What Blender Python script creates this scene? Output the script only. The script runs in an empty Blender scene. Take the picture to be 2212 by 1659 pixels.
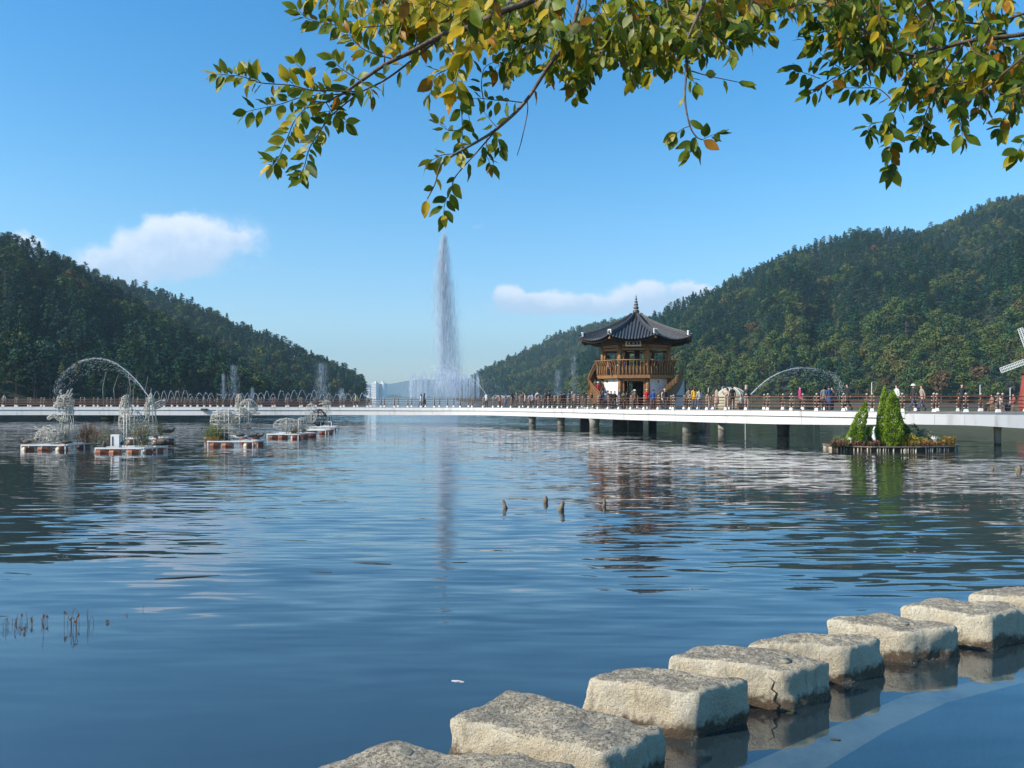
import bpy, bmesh, math, random
import numpy as np
from mathutils import Vector, Matrix, noise as mnoise

# ------------------------------------------------------------------ camera, sky, sun
scene = bpy.context.scene
col = scene.collection
random.seed(7)
rnd = random.random
def uni(a, b): return a + (b - a) * rnd()
R = math.radians

F, CU, CV, EYE = 1661.0, 1106.0, 857.5, 3.0       # focal length and horizon measured from the photograph (2212 px wide)
cam_d = bpy.data.cameras.new('camera')
cam_d.sensor_width = 36.0
cam_d.lens = 36.0 * F / 2212.0
cam_d.shift_y = (CV - 829.5) / 2212.0
cam_d.clip_start = 0.1
cam_d.clip_end = 20000
cam = bpy.data.objects.new('camera', cam_d)
cam.location = (0, 0, EYE)
cam.rotation_euler = (R(90), 0, 0)
col.objects.link(cam)
scene.camera = cam

SUN_EL = R(33)
SUN_H = Vector((-0.93, -0.37)).normalized()
sun_dir = Vector((SUN_H.x * math.cos(SUN_EL), SUN_H.y * math.cos(SUN_EL), math.sin(SUN_EL)))
sd = bpy.data.lights.new('sun', 'SUN')
sd.energy = 5.0
sd.angle = R(0.55)
sd.color = (1.0, 0.91, 0.77)
so = bpy.data.objects.new('sun', sd)
so.rotation_euler = (-sun_dir).to_track_quat('-Z', 'Y').to_euler()
so.location = (-30, -20, 40)
col.objects.link(so)

SKY_STRENGTH = 0.15
world = bpy.data.worlds.new("World")
scene.world = world
world.use_nodes = True
wn = world.node_tree
wn.nodes.clear()
class NT:
    """small helper for wiring shader nodes"""
    def __init__(s, nt): s.nt = nt
    def n(s, t, **kw):
        nd = s.nt.nodes.new(t)
        for k, v in kw.items(): setattr(nd, k, v)
        return nd
    def link(s, a, b): s.nt.links.new(a, b)
    def put(s, sock, v):
        if isinstance(v, bpy.types.NodeSocket): s.link(v, sock)
        elif v is not None: sock.default_value = v
    def math(s, op, a, b=None, c=None, clamp=False):
        nd = s.n('ShaderNodeMath', operation=op, use_clamp=clamp)
        s.put(nd.inputs[0], a)
        if b is not None: s.put(nd.inputs[1], b)
        if c is not None: s.put(nd.inputs[2], c)
        return nd.outputs[0]
    def vmath(s, op, a, b=None):
        nd = s.n('ShaderNodeVectorMath', operation=op)
        s.put(nd.inputs[0], a)
        if b is not None: s.put(nd.inputs[1], b)
        return nd.outputs[0]
    def noise(s, vec, scale, detail=2.0, rough=0.5, dist=0.0):
        nd = s.n('ShaderNodeTexNoise')
        if vec is not None: s.link(vec, nd.inputs['Vector'])
        nd.inputs['Scale'].default_value = scale
        nd.inputs['Detail'].default_value = detail
        nd.inputs['Roughness'].default_value = rough
        nd.inputs['Distortion'].default_value = dist
        return nd
    def maprange(s, v, a, b, c=0.0, d=1.0, smooth=False):
        nd = s.n('ShaderNodeMapRange')
        if smooth: nd.interpolation_type = 'SMOOTHSTEP'
        s.put(nd.inputs[0], v)
        for i, x in zip((1, 2, 3, 4), (a, b, c, d)): s.put(nd.inputs[i], x)
        return nd.outputs[0]
    def mix(s, f, a, b, mode='MIX'):
        nd = s.n('ShaderNodeMix', data_type='RGBA', blend_type=mode)
        s.put(nd.inputs[0], f); s.put(nd.inputs[6], a); s.put(nd.inputs[7], b)
        return nd.outputs[2]

W = NT(wn)
wout = W.n('ShaderNodeOutputWorld')
bg = W.n('ShaderNodeBackground')
sky = W.n('ShaderNodeTexSky')
sky.sky_type = 'NISHITA'
sky.sun_disc = False
sky.sun_elevation = SUN_EL
sky.sun_rotation = math.atan2(SUN_H.x, SUN_H.y) % (2 * math.pi)
sky.altitude = 60
sky.air_density = 1.25
sky.dust_density = 0.25
sky.ozone_density = 3.0
tc = W.n('ShaderNodeTexCoord')
sep = W.n('ShaderNodeSeparateXYZ')
W.link(tc.outputs['Generated'], sep.inputs[0])
yy = W.math('MAXIMUM', sep.outputs[1], 0.02)
px = W.math('DIVIDE', sep.outputs[0], yy)
pz = W.math('DIVIDE', sep.outputs[2], yy)
front = W.math('GREATER_THAN', sep.outputs[1], 0.05)
cvec = W.n('ShaderNodeCombineXYZ')
W.link(px, cvec.inputs[0]); W.link(pz, cvec.inputs[1])
n1 = W.noise(cvec.outputs[0], 7.0, 7.0, 0.62)
n2 = W.noise(cvec.outputs[0], 26.0, 5.0, 0.6)
nn = W.math('ADD', W.math('MULTIPLY', n1.outputs[0], 0.72), W.math('MULTIPLY', n2.outputs[0], 0.28))
# cumulus banks low over the valley: centre and half-size in sky-direction units, weight
CL = [(380, 498, 80, 32, 1.25), (330, 530, 110, 40, 1.1), (430, 530, 100, 50, 1.0), (270, 565, 130, 44, 1.1), (410, 572, 120, 34, .95),
      (500, 512, 34, 20, .9), (70, 528, 44, 24, 1.0), (195, 600, 100, 34, .85), (1100, 645, 38, 20, 1.3), (1160, 648, 44, 19, 1.2), (1240, 652, 90, 20, 1.2), (1200, 665, 150, 13, 1.0), (1330, 650, 90, 16, 1.0),
      (1395, 640, 66, 24, 1.3), (1500, 630, 60, 17, 1.3), (1450, 655, 130, 28, 1.0), (1030, 486, 22, 7, .45), (540, 545, 40, 12, .45), (250, 490, 60, 10, .3)]
wz = W.noise(cvec.outputs[0], 16.0, 4.0, 0.6)
ws = W.n('ShaderNodeSeparateXYZ'); W.link(wz.outputs['Color'], ws.inputs[0])
wx_ = W.math('ADD', px, W.math('MULTIPLY', W.math('SUBTRACT', ws.outputs[0], 0.5), 0.050))
wz_ = W.math('ADD', pz, W.math('MULTIPLY', W.math('SUBTRACT', ws.outputs[1], 0.5), 0.034))
acc = None; num = None; den = None
for (u, v, ru, rv, w) in CL:
    dx = W.math('DIVIDE', W.math('SUBTRACT', wx_, (u - CU) / F), ru / F * 1.2)
    dz = W.math('DIVIDE', W.math('SUBTRACT', wz_, (CV - v) / F), rv / F * 1.15)
    d2 = W.math('ADD', W.math('MULTIPLY', dx, dx), W.math('MULTIPLY', dz, dz))
    g = W.math('MULTIPLY', W.math('EXPONENT', W.math('MULTIPLY', d2, -1.0)), w)
    acc = g if acc is None else W.math('MAXIMUM', acc, g)
    gz = W.math('MULTIPLY', g, dz)
    num = gz if num is None else W.math('ADD', num, gz)
    den = g if den is None else W.math('ADD', den, g)
cm = W.math('ADD', acc, W.math('MULTIPLY', W.math('SUBTRACT', nn, 0.5), 2.6))
cm = W.maprange(cm, 0.20, 0.78, 0.0, 1.0, True)
cm = W.math('MULTIPLY', cm, W.maprange(acc, 0.06, 0.36, 0, 1, True))
cm = W.math('MULTIPLY', W.math('MULTIPLY', cm, front), 0.76)
relh = W.math('DIVIDE', num, W.math('MAXIMUM', den, 0.01))
shade = W.maprange(W.math('ADD', relh, W.math('MULTIPLY', W.math('SUBTRACT', n2.outputs[0], 0.5), 1.6)), -0.45, 0.75, 0.0, 1.0, True)
ccol = W.mix(shade, (3.3, 3.95, 5.1, 1), (5.7, 5.7, 6.2, 1))
hs = W.n('ShaderNodeHueSaturation')
hs.inputs['Saturation'].default_value = 1.45
hs.inputs['Value'].default_value = 1.0
W.link(sky.outputs[0], hs.inputs['Color'])
horizon_air = W.maprange(pz, 0.0, 0.30, 1.0, 0.0, True)
skyc = W.mix(W.math('MULTIPLY', horizon_air, front), hs.outputs[0], (0.70, 0.80, 1.02, 1), 'MULTIPLY')
W.link(W.mix(cm, skyc, ccol), bg.inputs[0])
bg.inputs[1].default_value = SKY_STRENGTH
W.link(bg.outputs[0], wout.inputs[0])

vs = scene.view_settings
scene.display_settings.display_device = 'sRGB'
vs.view_transform = 'Standard'
vs.look = 'None'
vs.exposure = 0.42
vs.gamma = 1.0
vs.use_curve_mapping = False
scene.render.engine = 'CYCLES'
cy = scene.cycles
cy.use_denoising = True
cy.max_bounces = 7
cy.diffuse_bounces = 3
cy.glossy_bounces = 3
cy.transmission_bounces = 4
cy.transparent_max_bounces = 12
cy.volume_bounces = 0
cy.caustics_reflective = False
cy.caustics_refractive = False
cy.sample_clamp_indirect = 6.0

# ------------------------------------------------------------------ helpers
def P(u, v, D):
    return Vector(((u - CU) / F * D, D, EYE - (v - CV) / F * D))
def X(u, D): return (u - CU) / F * D
def Z(v, D): return EYE - (v - CV) / F * D
def G(u, v, z=0.0):
    D = (EYE - z) * F / (v - CV)
    return Vector(((u - CU) / F * D, D, z))

def tag(o, label=None, cat=None, group=None, kind=None):
    if label: o['label'] = label
    if cat: o['category'] = cat
    if group: o['group'] = group
    if kind: o['kind'] = kind
    return o
def empty(name, loc=(0, 0, 0), rz=0.0, parent=None):
    o = bpy.data.objects.new(name, None)
    o.empty_display_size = 0.2
    o.location = loc
    o.rotation_euler = (0, 0, rz)
    col.objects.link(o)
    if parent: o.parent = parent
    return o
def link_mesh(name, me, parent=None, loc=None, rot=None, scale=None):
    o = bpy.data.objects.new(name, me)
    col.objects.link(o)
    if parent is not None: o.parent = parent
    if loc is not None: o.location = loc
    if rot is not None: o.rotation_euler = rot
    if scale is not None: o.scale = scale
    return o

class MB:
    """collects simple shapes into one mesh"""
    def __init__(s): s.v = []; s.f = []; s.m = []; s.sm = []
    def add(s, vs, fs, mi=0, smooth=False):
        b = len(s.v)
        s.v.extend([tuple(p) for p in vs])
        for f in fs:
            s.f.append(tuple(b + i for i in f)); s.m.append(mi); s.sm.append(smooth)
    def box(s, c, size, rot=None, mi=0, taper=1.0):
        hx, hy, hz = size[0] / 2, size[1] / 2, size[2] / 2
        vs = []
        for z, t in ((-hz, 1.0), (hz, taper)):
            for x, y in ((-hx, -hy), (hx, -hy), (hx, hy), (-hx, hy)):
                vs.append(Vector((x * t, y * t, z)))
        M = rot if rot is not None else Matrix.Identity(3)
        if isinstance(M, (int, float)): M = Matrix.Rotation(M, 3, 'Z')
        c = Vector(c)
        s.add([M @ p + c for p in vs], [(3, 2, 1, 0), (4, 5, 6, 7), (0, 1, 5, 4), (1, 2, 6, 5), (2, 3, 7, 6), (3, 0, 4, 7)], mi)
    def bar(s, a, b, w, h, mi=0, up=Vector((0, 0, 1))):
        a = Vector(a); b = Vector(b); d = b - a; L = d.length
        if L < 1e-6: return
        d.normalize()
        side = d.cross(up)
        if side.length < 1e-4: side = d.cross(Vector((1, 0, 0)))
        side.normalize(); u2 = side.cross(d)
        M = Matrix((side, d, u2)).transposed()
        s.box((a + b) / 2, (w, L, h), M, mi)
    def tube(s, pts, rad, sides=6, mi=0, cap=True, smooth=True):
        pts = [Vector(p) for p in pts]
        n = len(pts)
        if n < 2: return
        if not hasattr(rad, '__len__'): rad = [rad] * n
        rings = []
        prev = None
        for i in range(n):
            t = (pts[min(i + 1, n - 1)] - pts[max(i - 1, 0)])
            if t.length < 1e-9: t = Vector((0, 0, 1))
            t.normalize()
            if prev is None:
                a = Vector((0, 0, 1)) if abs(t.z) < 0.9 else Vector((1, 0, 0))
                sx = t.cross(a).normalized()
            else:
                sx = prev - t * prev.dot(t)
                if sx.length < 1e-5: sx = t.orthogonal()
                sx.normalize()
            prev = sx
            sy = t.cross(sx)
            for k in range(sides):
                an = 2 * math.pi * k / sides
                rings.append(pts[i] + (sx * math.cos(an) + sy * math.sin(an)) * rad[i])
        fs = []
        for i in range(n - 1):
            for k in range(sides):
                k2 = (k + 1) % sides
                fs.append((i * sides + k, i * sides + k2, (i + 1) * sides + k2, (i + 1) * sides + k))
        if cap:
            fs.append(tuple(reversed(range(sides))))
            fs.append(tuple((n - 1) * sides + k for k in range(sides)))
        s.add(rings, fs, mi, smooth)
    def lathe(s, prof, c=(0, 0, 0), sides=20, mi=0, smooth=True, cap=True):
        c = Vector(c); vs = []; fs = []
        for (r, z) in prof:
            for k in range(sides):
                a = 2 * math.pi * k / sides
                vs.append(c + Vector((r * math.cos(a), r * math.sin(a), z)))
        for i in range(len(prof) - 1):
            for k in range(sides):
                k2 = (k + 1) % sides
                fs.append((i * sides + k, i * sides + k2, (i + 1) * sides + k2, (i + 1) * sides + k))
        if cap:
            fs.append(tuple(reversed(range(sides))))
            fs.append(tuple((len(prof) - 1) * sides + k for k in range(sides)))
        s.add(vs, fs, mi, smooth)
    def ellipsoid(s, c, r, seg=12, rings=8, mi=0, rot=None):
        c = Vector(c); vs = [Vector((0, 0, -r[2]))]; fs = []
        for i in range(1, rings):
            t = math.pi * i / rings - math.pi / 2
            for k in range(seg):
                a = 2 * math.pi * k / seg
                vs.append(Vector((r[0] * math.cos(t) * math.cos(a), r[1] * math.cos(t) * math.sin(a), r[2] * math.sin(t))))
        vs.append(Vector((0, 0, r[2])))
        for k in range(seg):
            k2 = (k + 1) % seg
            fs.append((0, 1 + k2, 1 + k))
            for i in range(rings - 2):
                a = 1 + i * seg
                fs.append((a + k, a + k2, a + seg + k2, a + seg + k))
            a = 1 + (rings - 2) * seg
            fs.append((a + k, a + k2, len(vs) - 1))
        if rot is not None: vs = [rot @ p for p in vs]
        s.add([p + c for p in vs], fs, mi, True)
    def prism(s, pts, z0, z1, mi=0, mi_top=None):
        n = len(pts)
        vs = [(p[0], p[1], z0) for p in pts] + [(p[0], p[1], z1) for p in pts]
        s.add(vs, [(k, (k + 1) % n, n + (k + 1) % n, n + k) for k in range(n)] + [tuple(reversed(range(n)))], mi)
        s.add([(p[0], p[1], z1) for p in pts], [tuple(range(n))], mi if mi_top is None else mi_top)
    def mesh(s, name, mats):
        me = bpy.data.meshes.new(name)
        me.from_pydata(s.v, [], s.f)
        if not isinstance(mats, (list, tuple)): mats = [mats]
        for m in mats: me.materials.append(m)
        me.polygons.foreach_set('material_index', s.m)
        me.polygons.foreach_set('use_smooth', s.sm)
        me.update()
        return me
    def build(s, name, mats, parent=None, **kw):
        return link_mesh(name, s.mesh(name, mats), parent, **kw)

def catmull(pts, n=8):
    pts = [Vector(p) for p in pts]
    if len(pts) < 3: return pts
    q = [pts[0] * 2 - pts[1]] + pts + [pts[-1] * 2 - pts[-2]]
    out = []
    for i in range(1, len(q) - 2):
        for k in range(n):
            t = k / n
            p0, p1, p2, p3 = q[i - 1], q[i], q[i + 1], q[i + 2]
            out.append(0.5 * ((2 * p1) + (-p0 + p2) * t + (2 * p0 - 5 * p1 + 4 * p2 - p3) * t * t + (-p0 + 3 * p1 - 3 * p2 + p3) * t ** 3))
    out.append(pts[-1])
    return out

# ------------------------------------------------------------------ materials
def C4(c): return (c[0], c[1], c[2], 1.0)
def mat(name, c, rough=0.6, c2=None, nscale=8.0, detail=4.0, lo=0.35, hi=0.65, bump=0.0, bscale=40.0, metal=0.0, spec=0.5, trans=0.0,
        stretch=None, rand=None, subsurf=0.0, bdist=0.02):
    m = bpy.data.materials.new(name)
    m.use_nodes = True
    nt = m.node_tree
    T = NT(nt)
    b = nt.nodes['Principled BSDF']
    out = nt.nodes['Material Output']
    b.inputs['Roughness'].default_value = rough
    b.inputs['Metallic'].default_value = metal
    b.inputs['Specular IOR Level'].default_value = spec
    tcn = T.n('ShaderNodeTexCoord')
    vec = tcn.outputs['Object']
    if stretch:
        mp = T.n('ShaderNodeMapping'); mp.inputs['Scale'].default_value = stretch
        T.link(vec, mp.inputs[0]); vec = mp.outputs[0]
    colsock = C4(c)
    if c2 is not None:
        nz = T.noise(vec, nscale, detail, 0.6)
        colsock = T.mix(T.maprange(nz.outputs[0], lo, hi, 0, 1, True), C4(c), C4(c2))
    if rand is not None:
        oi = T.n('ShaderNodeObjectInfo')
        cr = T.n('ShaderNodeValToRGB')
        els = cr.color_ramp.elements
        while len(els) < len(rand): els.new(0.5)
        for i, (p, cc) in enumerate(rand):
            els[i].position = p; els[i].color = C4(cc)
        T.link(oi.outputs['Random'], cr.inputs[0])
        base = cr.outputs[0]
        if c2 is not None:
            nz = T.noise(vec, nscale, detail, 0.6)
            base = T.mix(T.maprange(nz.outputs[0], lo, hi, 0, 0.55, True), base, C4(c2))
        colsock = base
    if isinstance(colsock, bpy.types.NodeSocket): T.link(colsock, b.inputs['Base Color'])
    else: b.inputs['Base Color'].default_value = colsock
    if bump > 0:
        bz = T.noise(vec, bscale, 5.0, 0.6)
        bp = T.n('ShaderNodeBump')
        bp.inputs['Strength'].default_value = bump
        bp.inputs['Distance'].default_value = bdist
        T.link(bz.outputs[0], bp.inputs['Height'])
        T.link(bp.outputs[0], b.inputs['Normal'])
    if trans > 0:
        tr = T.n('ShaderNodeBsdfTranslucent')
        if isinstance(colsock, bpy.types.NodeSocket): T.link(colsock, tr.inputs[0])
        else: tr.inputs[0].default_value = colsock
        ms = T.n('ShaderNodeMixShader')
        ms.inputs[0].default_value = trans
        T.link(b.outputs[0], ms.inputs[1]); T.link(tr.outputs[0], ms.inputs[2])
        T.link(ms.outputs[0], out.inputs[0])
    return m

M = {}
M['white_paint'] = mat('white_paint', (0.60, 0.60, 0.61), 0.5, (0.40, 0.39, 0.36), 1.0, 6, 0.50, 0.80, stretch=(2.2, 2.2, .35))
M['white_base'] = mat('white_base', (0.62, 0.62, 0.62), 0.7)
M['bridge_under'] = mat('bridge_under', (0.25, 0.26, 0.27), 0.8)
M['deck'] = mat('deck', (0.30, 0.26, 0.22), 0.8, (0.22, 0.19, 0.16), 2.0)
M['concrete'] = mat('concrete', (0.34, 0.33, 0.30), 0.85, (0.16, 0.15, 0.12), 1.6, 5, 0.4, 0.7, bump=0.3, bscale=14)
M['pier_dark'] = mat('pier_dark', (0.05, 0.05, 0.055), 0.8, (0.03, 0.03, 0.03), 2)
M['algae'] = mat('algae', (0.10, 0.09, 0.05), 0.7, (0.05, 0.05, 0.03), 5)
M['rail_wood'] = mat('rail_wood', (0.13, 0.050, 0.028), 0.55, (0.09, 0.035, 0.02), 12)
M['rail_sleeve'] = mat('rail_sleeve', (0.42, 0.34, 0.26), 0.5)
M['wood'] = mat('wood', (0.27, 0.130, 0.042), 0.6, (0.15, 0.07, 0.025), 3.0, 5, 0.35, 0.7, stretch=(6, 6, 0.8), bump=0.2, bscale=10)
M['wood_mid'] = mat('wood_mid', (0.17, 0.080, 0.028), 0.65, (0.10, 0.05, 0.02), 3.0)
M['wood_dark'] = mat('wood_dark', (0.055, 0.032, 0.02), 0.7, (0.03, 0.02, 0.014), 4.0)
M['roof_tile'] = mat('roof_tile', (0.065, 0.070, 0.078), 0.5, (0.035, 0.037, 0.04), 5.0, 5, 0.35, 0.7, bump=0.3, bscale=20)
M['plaster'] = mat('plaster', (0.72, 0.73, 0.75), 0.8, (0.6, 0.6, 0.6), 1.5)
M['plaster_grey'] = mat('plaster_grey', (0.5, 0.51, 0.53), 0.8)
M['black'] = mat('black', (0.015, 0.015, 0.017), 0.6)
M['wire'] = mat('wire', (0.60, 0.59, 0.54), 0.5, (0.38, 0.36, 0.30), 9, 3)
M['frame_white'] = mat('frame_white', (0.80, 0.80, 0.78), 0.45, (0.5, 0.42, 0.34), 5, 5, 0.55, 0.75)
M['drum'] = mat('drum', (0.34, 0.085, 0.025), 0.55, (0.12, 0.05, 0.03), 5, 5, 0.35, 0.7)
M['drum_end'] = mat('drum_end', (0.55, 0.50, 0.40), 0.6, (0.30, 0.16, 0.08), 7, 4, 0.45, 0.7)
M['spray'] = mat('spray', (0.80, 0.84, 0.88), 0.6)
M['spray_dim'] = mat('spray_dim', (0.52, 0.62, 0.74), 0.7)  # grey-blue colour stands in for the shade on backlit spray
M['skin'] = mat('skin', (0.50, 0.28, 0.19), 0.6)
M['hair'] = mat('hair', (0.012, 0.010, 0.010), 0.5)
M['bird_dark'] = mat('bird_dark', (0.03, 0.026, 0.02), 0.7, (0.12, 0.09, 0.06), 30)
M['bird_brown'] = mat('bird_brown', (0.16, 0.11, 0.07), 0.7, (0.05, 0.04, 0.03), 30)
M['bird_head'] = mat('bird_head', (0.30, 0.22, 0.13), 0.7)
M['red_wall'] = mat('red_wall', (0.30, 0.055, 0.035), 0.7, (0.22, 0.04, 0.03), 3)
M['dark_glass'] = mat('dark_glass', (0.02, 0.025, 0.03), 0.15)
M['tower_white'] = mat('tower_white', (0.85, 0.85, 0.84), 0.7)
M['bark'] = mat('bark', (0.16, 0.12, 0.09), 0.8, (0.07, 0.05, 0.04), 30, bump=0.5, bscale=60)
M['twig'] = mat('twig', (0.10, 0.055, 0.035), 0.7)
M['pole'] = mat('pole', (0.55, 0.56, 0.58), 0.5)
# ------------------------------------------------------------------ water
def make_water_material():
    m = bpy.data.materials.new('lake_water')
    m.use_nodes = True
    nt = m.node_tree; nt.nodes.clear(); T = NT(nt)
    out = T.n('ShaderNodeOutputMaterial')
    geo = T.n('ShaderNodeNewGeometry')
    sp = T.n('ShaderNodeSeparateXYZ'); T.link(geo.outputs['Position'], sp.inputs[0])
    def scaled(sx, sy, off=0.0):
        mp = T.n('ShaderNodeMapping')
        mp.inputs['Scale'].default_value = (sx, sy, 1)
        mp.inputs['Location'].default_value = (off, off * 1.7, off)
        mp.inputs['Rotation'].default_value = (0, 0, R(4))
        T.link(geo.outputs['Position'], mp.inputs[0])
        return mp.outputs[0]
    # wave slopes taken straight from stretched noise: long crests across the view
    big = T.noise(scaled(0.13, 0.75), 1.0, 1.0, 0.5, 0.3)
    mid = T.noise(scaled(0.80, 4.6, 3.0), 1.0, 1.0, 0.5, 0.4)
    fine = T.noise(scaled(1.1, 6.0, 9.0), 1.0, 2.0, 0.55, 0.4)
    patch = T.noise(scaled(0.035, 0.055, 5.0), 1.0, 3.0, 0.55)
    rough = T.maprange(patch.outputs[0], 0.38, 0.62, 0.55, 1.25, True)
    far = T.maprange(sp.outputs[1], 6.0, 14.0, 0.0, 1.0, True)          # the lee of the stones is calm, open water is rippled
    vfar = T.maprange(sp.outputs[1], 30.0, 75.0, 0.0, 1.0, True)
    ab = T.math('ADD', 0.070, T.math('MULTIPLY', far, 0.010))
    am = T.math('ADD', 0.085, T.math('MULTIPLY', far, 0.115))
    af = T.math('MULTIPLY', T.maprange(sp.outputs[1], 14.0, 40.0, 0.15, 1.0, True), T.math('ADD', 0.08, T.math('MULTIPLY', vfar, 0.13)))
    am = T.math('MULTIPLY', am, rough); af = T.math('MULTIPLY', af, rough)
    def centred(nz): return T.vmath('SUBTRACT', nz.outputs['Color'], (0.5, 0.5, 0.5))
    def sc(v, f):
        nd = T.n('ShaderNodeVectorMath', operation='SCALE'); T.link(v, nd.inputs[0]); T.link(f, nd.inputs['Scale']); return nd.outputs[0]
    sl = T.vmath('ADD', T.vmath('ADD', sc(centred(big), ab), sc(centred(mid), am)), sc(centred(fine), af))
    ss = T.n('ShaderNodeSeparateXYZ'); T.link(sl, ss.inputs[0])
    cb = T.n('ShaderNodeCombineXYZ')
    T.link(T.math('MULTIPLY', ss.outputs[0], 0.35), cb.inputs[0]); T.link(ss.outputs[1], cb.inputs[1]); cb.inputs[2].default_value = 1.0
    nrm = T.vmath('NORMALIZE', cb.outputs[0])
    gl = T.n('ShaderNodeBsdfGlossy'); gl.inputs['Roughness'].default_value = 0.02
    gl.inputs['Color'].default_value = (0.97, 0.98, 1.0, 1)
    T.link(nrm, gl.inputs['Normal'])
    # Schlick's reflectance, the same from above and below the surface
    dt = T.n('ShaderNodeVectorMath', operation='DOT_PRODUCT'); T.link(nrm, dt.inputs[0]); T.link(geo.outputs['Incoming'], dt.inputs[1])
    one_c = T.math('SUBTRACT', 1.0, T.math('MINIMUM', T.math('ABSOLUTE', dt.outputs['Value']), 1.0))
    fres = T.math('ADD', 0.16, T.math('MULTIPLY', T.math('POWER', one_c, 5.0), 0.84))
    df = T.n('ShaderNodeBsdfDiffuse'); df.inputs['Color'].default_value = (0.040, 0.068, 0.082, 1)
    tp = T.n('ShaderNodeBsdfTransparent'); tp.inputs['Color'].default_value = (0.85, 0.90, 0.80, 1)
    body = T.n('ShaderNodeMixShader'); body.inputs[0].default_value = 0.62
    T.link(df.outputs[0], body.inputs[1]); T.link(tp.outputs[0], body.inputs[2])
    ms = T.n('ShaderNodeMixShader')
    T.link(fres, ms.inputs[0]); T.link(body.outputs[0], ms.inputs[1]); T.link(gl.outputs[0], ms.inputs[2])
    T.link(ms.outputs[0], out.inputs[0])
    return m
wm = MB()
wm.add([(-3200, -30, 0), (3200, -30, 0), (3200, 7000, 0), (-3200, 7000, 0)], [(0, 1, 2, 3)])
tag(wm.build('water', make_water_material()), 'wide blue lake rippled in the open and calm by the stones', 'water', kind='structure')
M['bed'] = mat('bed', (0.030, 0.032, 0.022), 0.9, (0.018, 0.02, 0.014), 0.8, bump=0.2, bscale=6)
gm = MB()
gm.add([(-3400, -40, -0.95), (3400, -40, -0.95), (3400, 7200, -0.95), (-3400, 7200, -0.95)], [(0, 1, 2, 3)])
tag(gm.build('ground', M['bed']), 'dark silty bottom of the lake seen through shallow water', 'ground', kind='structure')
M['bank'] = mat('bank', (0.10, 0.09, 0.05), 0.95, (0.06, 0.08, 0.03), 1.5, 6, bump=0.5, bscale=12)
bk = MB(); nb_ = 60; vv = []
for i in range(nb_ + 1):
    x = -60 + 120 * i / nb_
    for (y, z) in ((2.3, -1.0), (1.6, .0), (1.1, .55), (.4, 1.1), (-2.0, 1.35), (-40, 1.6)):
        vv.append((x, y + .35 * mnoise.noise(Vector((x * .4, y, 1))), z + .10 * mnoise.noise(Vector((x * .7, y, 5)))))
bk.add(vv, [(i * 6 + j, i * 6 + j + 1, (i + 1) * 6 + j + 1, (i + 1) * 6 + j) for i in range(nb_) for j in range(5)], 0, True)
tag(bk.build('bank', M['bank']), 'grassy earth bank where the photographer stands', 'bank', kind='structure')
# pale concrete apron under water beside the stones
M['apron'] = mat('apron', (0.25, 0.26, 0.23), 0.9, (0.10, 0.11, 0.09), 2.2, 6, bump=0.4, bscale=8)
ap = MB()
pa = [G(u, v, -.16) for u, v in ((1480, 1720), (1620, 1650), (1775, 1580), (1955, 1502), (2212, 1450), (2600, 1395), (2600, 1412), (2212, 1474), (2043, 1518), (1916, 1578), (1788, 1656), (1660, 1740))]
ap.prism([(p.x, p.y) for p in reversed(pa)], -0.9, -0.16)
tag(ap.build('apron', M['apron']), 'pale concrete apron lying just under the water beside the stones', 'apron', kind='structure')

# ------------------------------------------------------------------ hills
HILLS = {
 'left_near': dict(
   sky=[(-700, 330), (-300, 400), (0, 514), (71, 536), (114, 553), (160, 580), (199, 607), (249, 632), (302, 657), (320, 674), (373, 706), (427, 735), (462, 756), (498, 781), (534, 802), (555, 831), (572, 857)],
   B=[(-700, 110), (0, 150), (300, 165), (560, 215), (600, 230)], Rr=[(-700, 300), (0, 330), (300, 310), (480, 290), (560, 260), (600, 255)], u0=-700, u1=590, step=4.1, th=5.5),
 'left_back': dict(
   sky=[(100, 555), (135, 564), (199, 589), (249, 607), (313, 625), (356, 639), (409, 658), (462, 681), (498, 699), (534, 715), (583, 728), (622, 749), (658, 765), (694, 778), (729, 799), (765, 813), (783, 829), (792, 857)],
   B=[(100, 330), (560, 330), (790, 450)], Rr=[(100, 560), (560, 560), (790, 560)], u0=100, u1=800, step=5.2, th=6.5),
 'right_near': dict(
   sky=[(1225, 857), (1236, 830), (1250, 780), (1290, 747), (1350, 715), (1405, 692), (1452, 663), (1496, 645), (1551, 627), (1587, 605), (1624, 587), (1660, 570), (1715, 547), (1752, 536), (1788, 521), (1843, 508), (1890, 499), (1934, 503), (1989, 505), (2025, 492), (2062, 477), (2098, 457), (2135, 444), (2171, 432), (2212, 428), (2500, 370), (3000, 330)],
   B=[(1225, 420), (1400, 330), (1700, 270), (2212, 235), (3000, 180)], Rr=[(1225, 600), (1400, 640), (1800, 680), (2212, 720), (3000, 640)], u0=1215, u1=2900, step=5.2, th=6.3),
 'right_back': dict(
   sky=[(985, 857), (1005, 842), (1035, 812), (1054, 802), (1073, 793), (1101, 779), (1120, 772), (1145, 760), (1208, 724), (1249, 714), (1296, 704), (1350, 695), (1450, 690), (1600, 730)],
   B=[(985, 800), (1300, 700), (1600, 700)], Rr=[(985, 1050), (1300, 1150), (1600, 1150)], u0=985, u1=1500, step=7.0, th=7.0),
}
def ipl(tab, u): return float(np.interp(u, [a for a, b in tab], [b for a, b in tab]))
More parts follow.
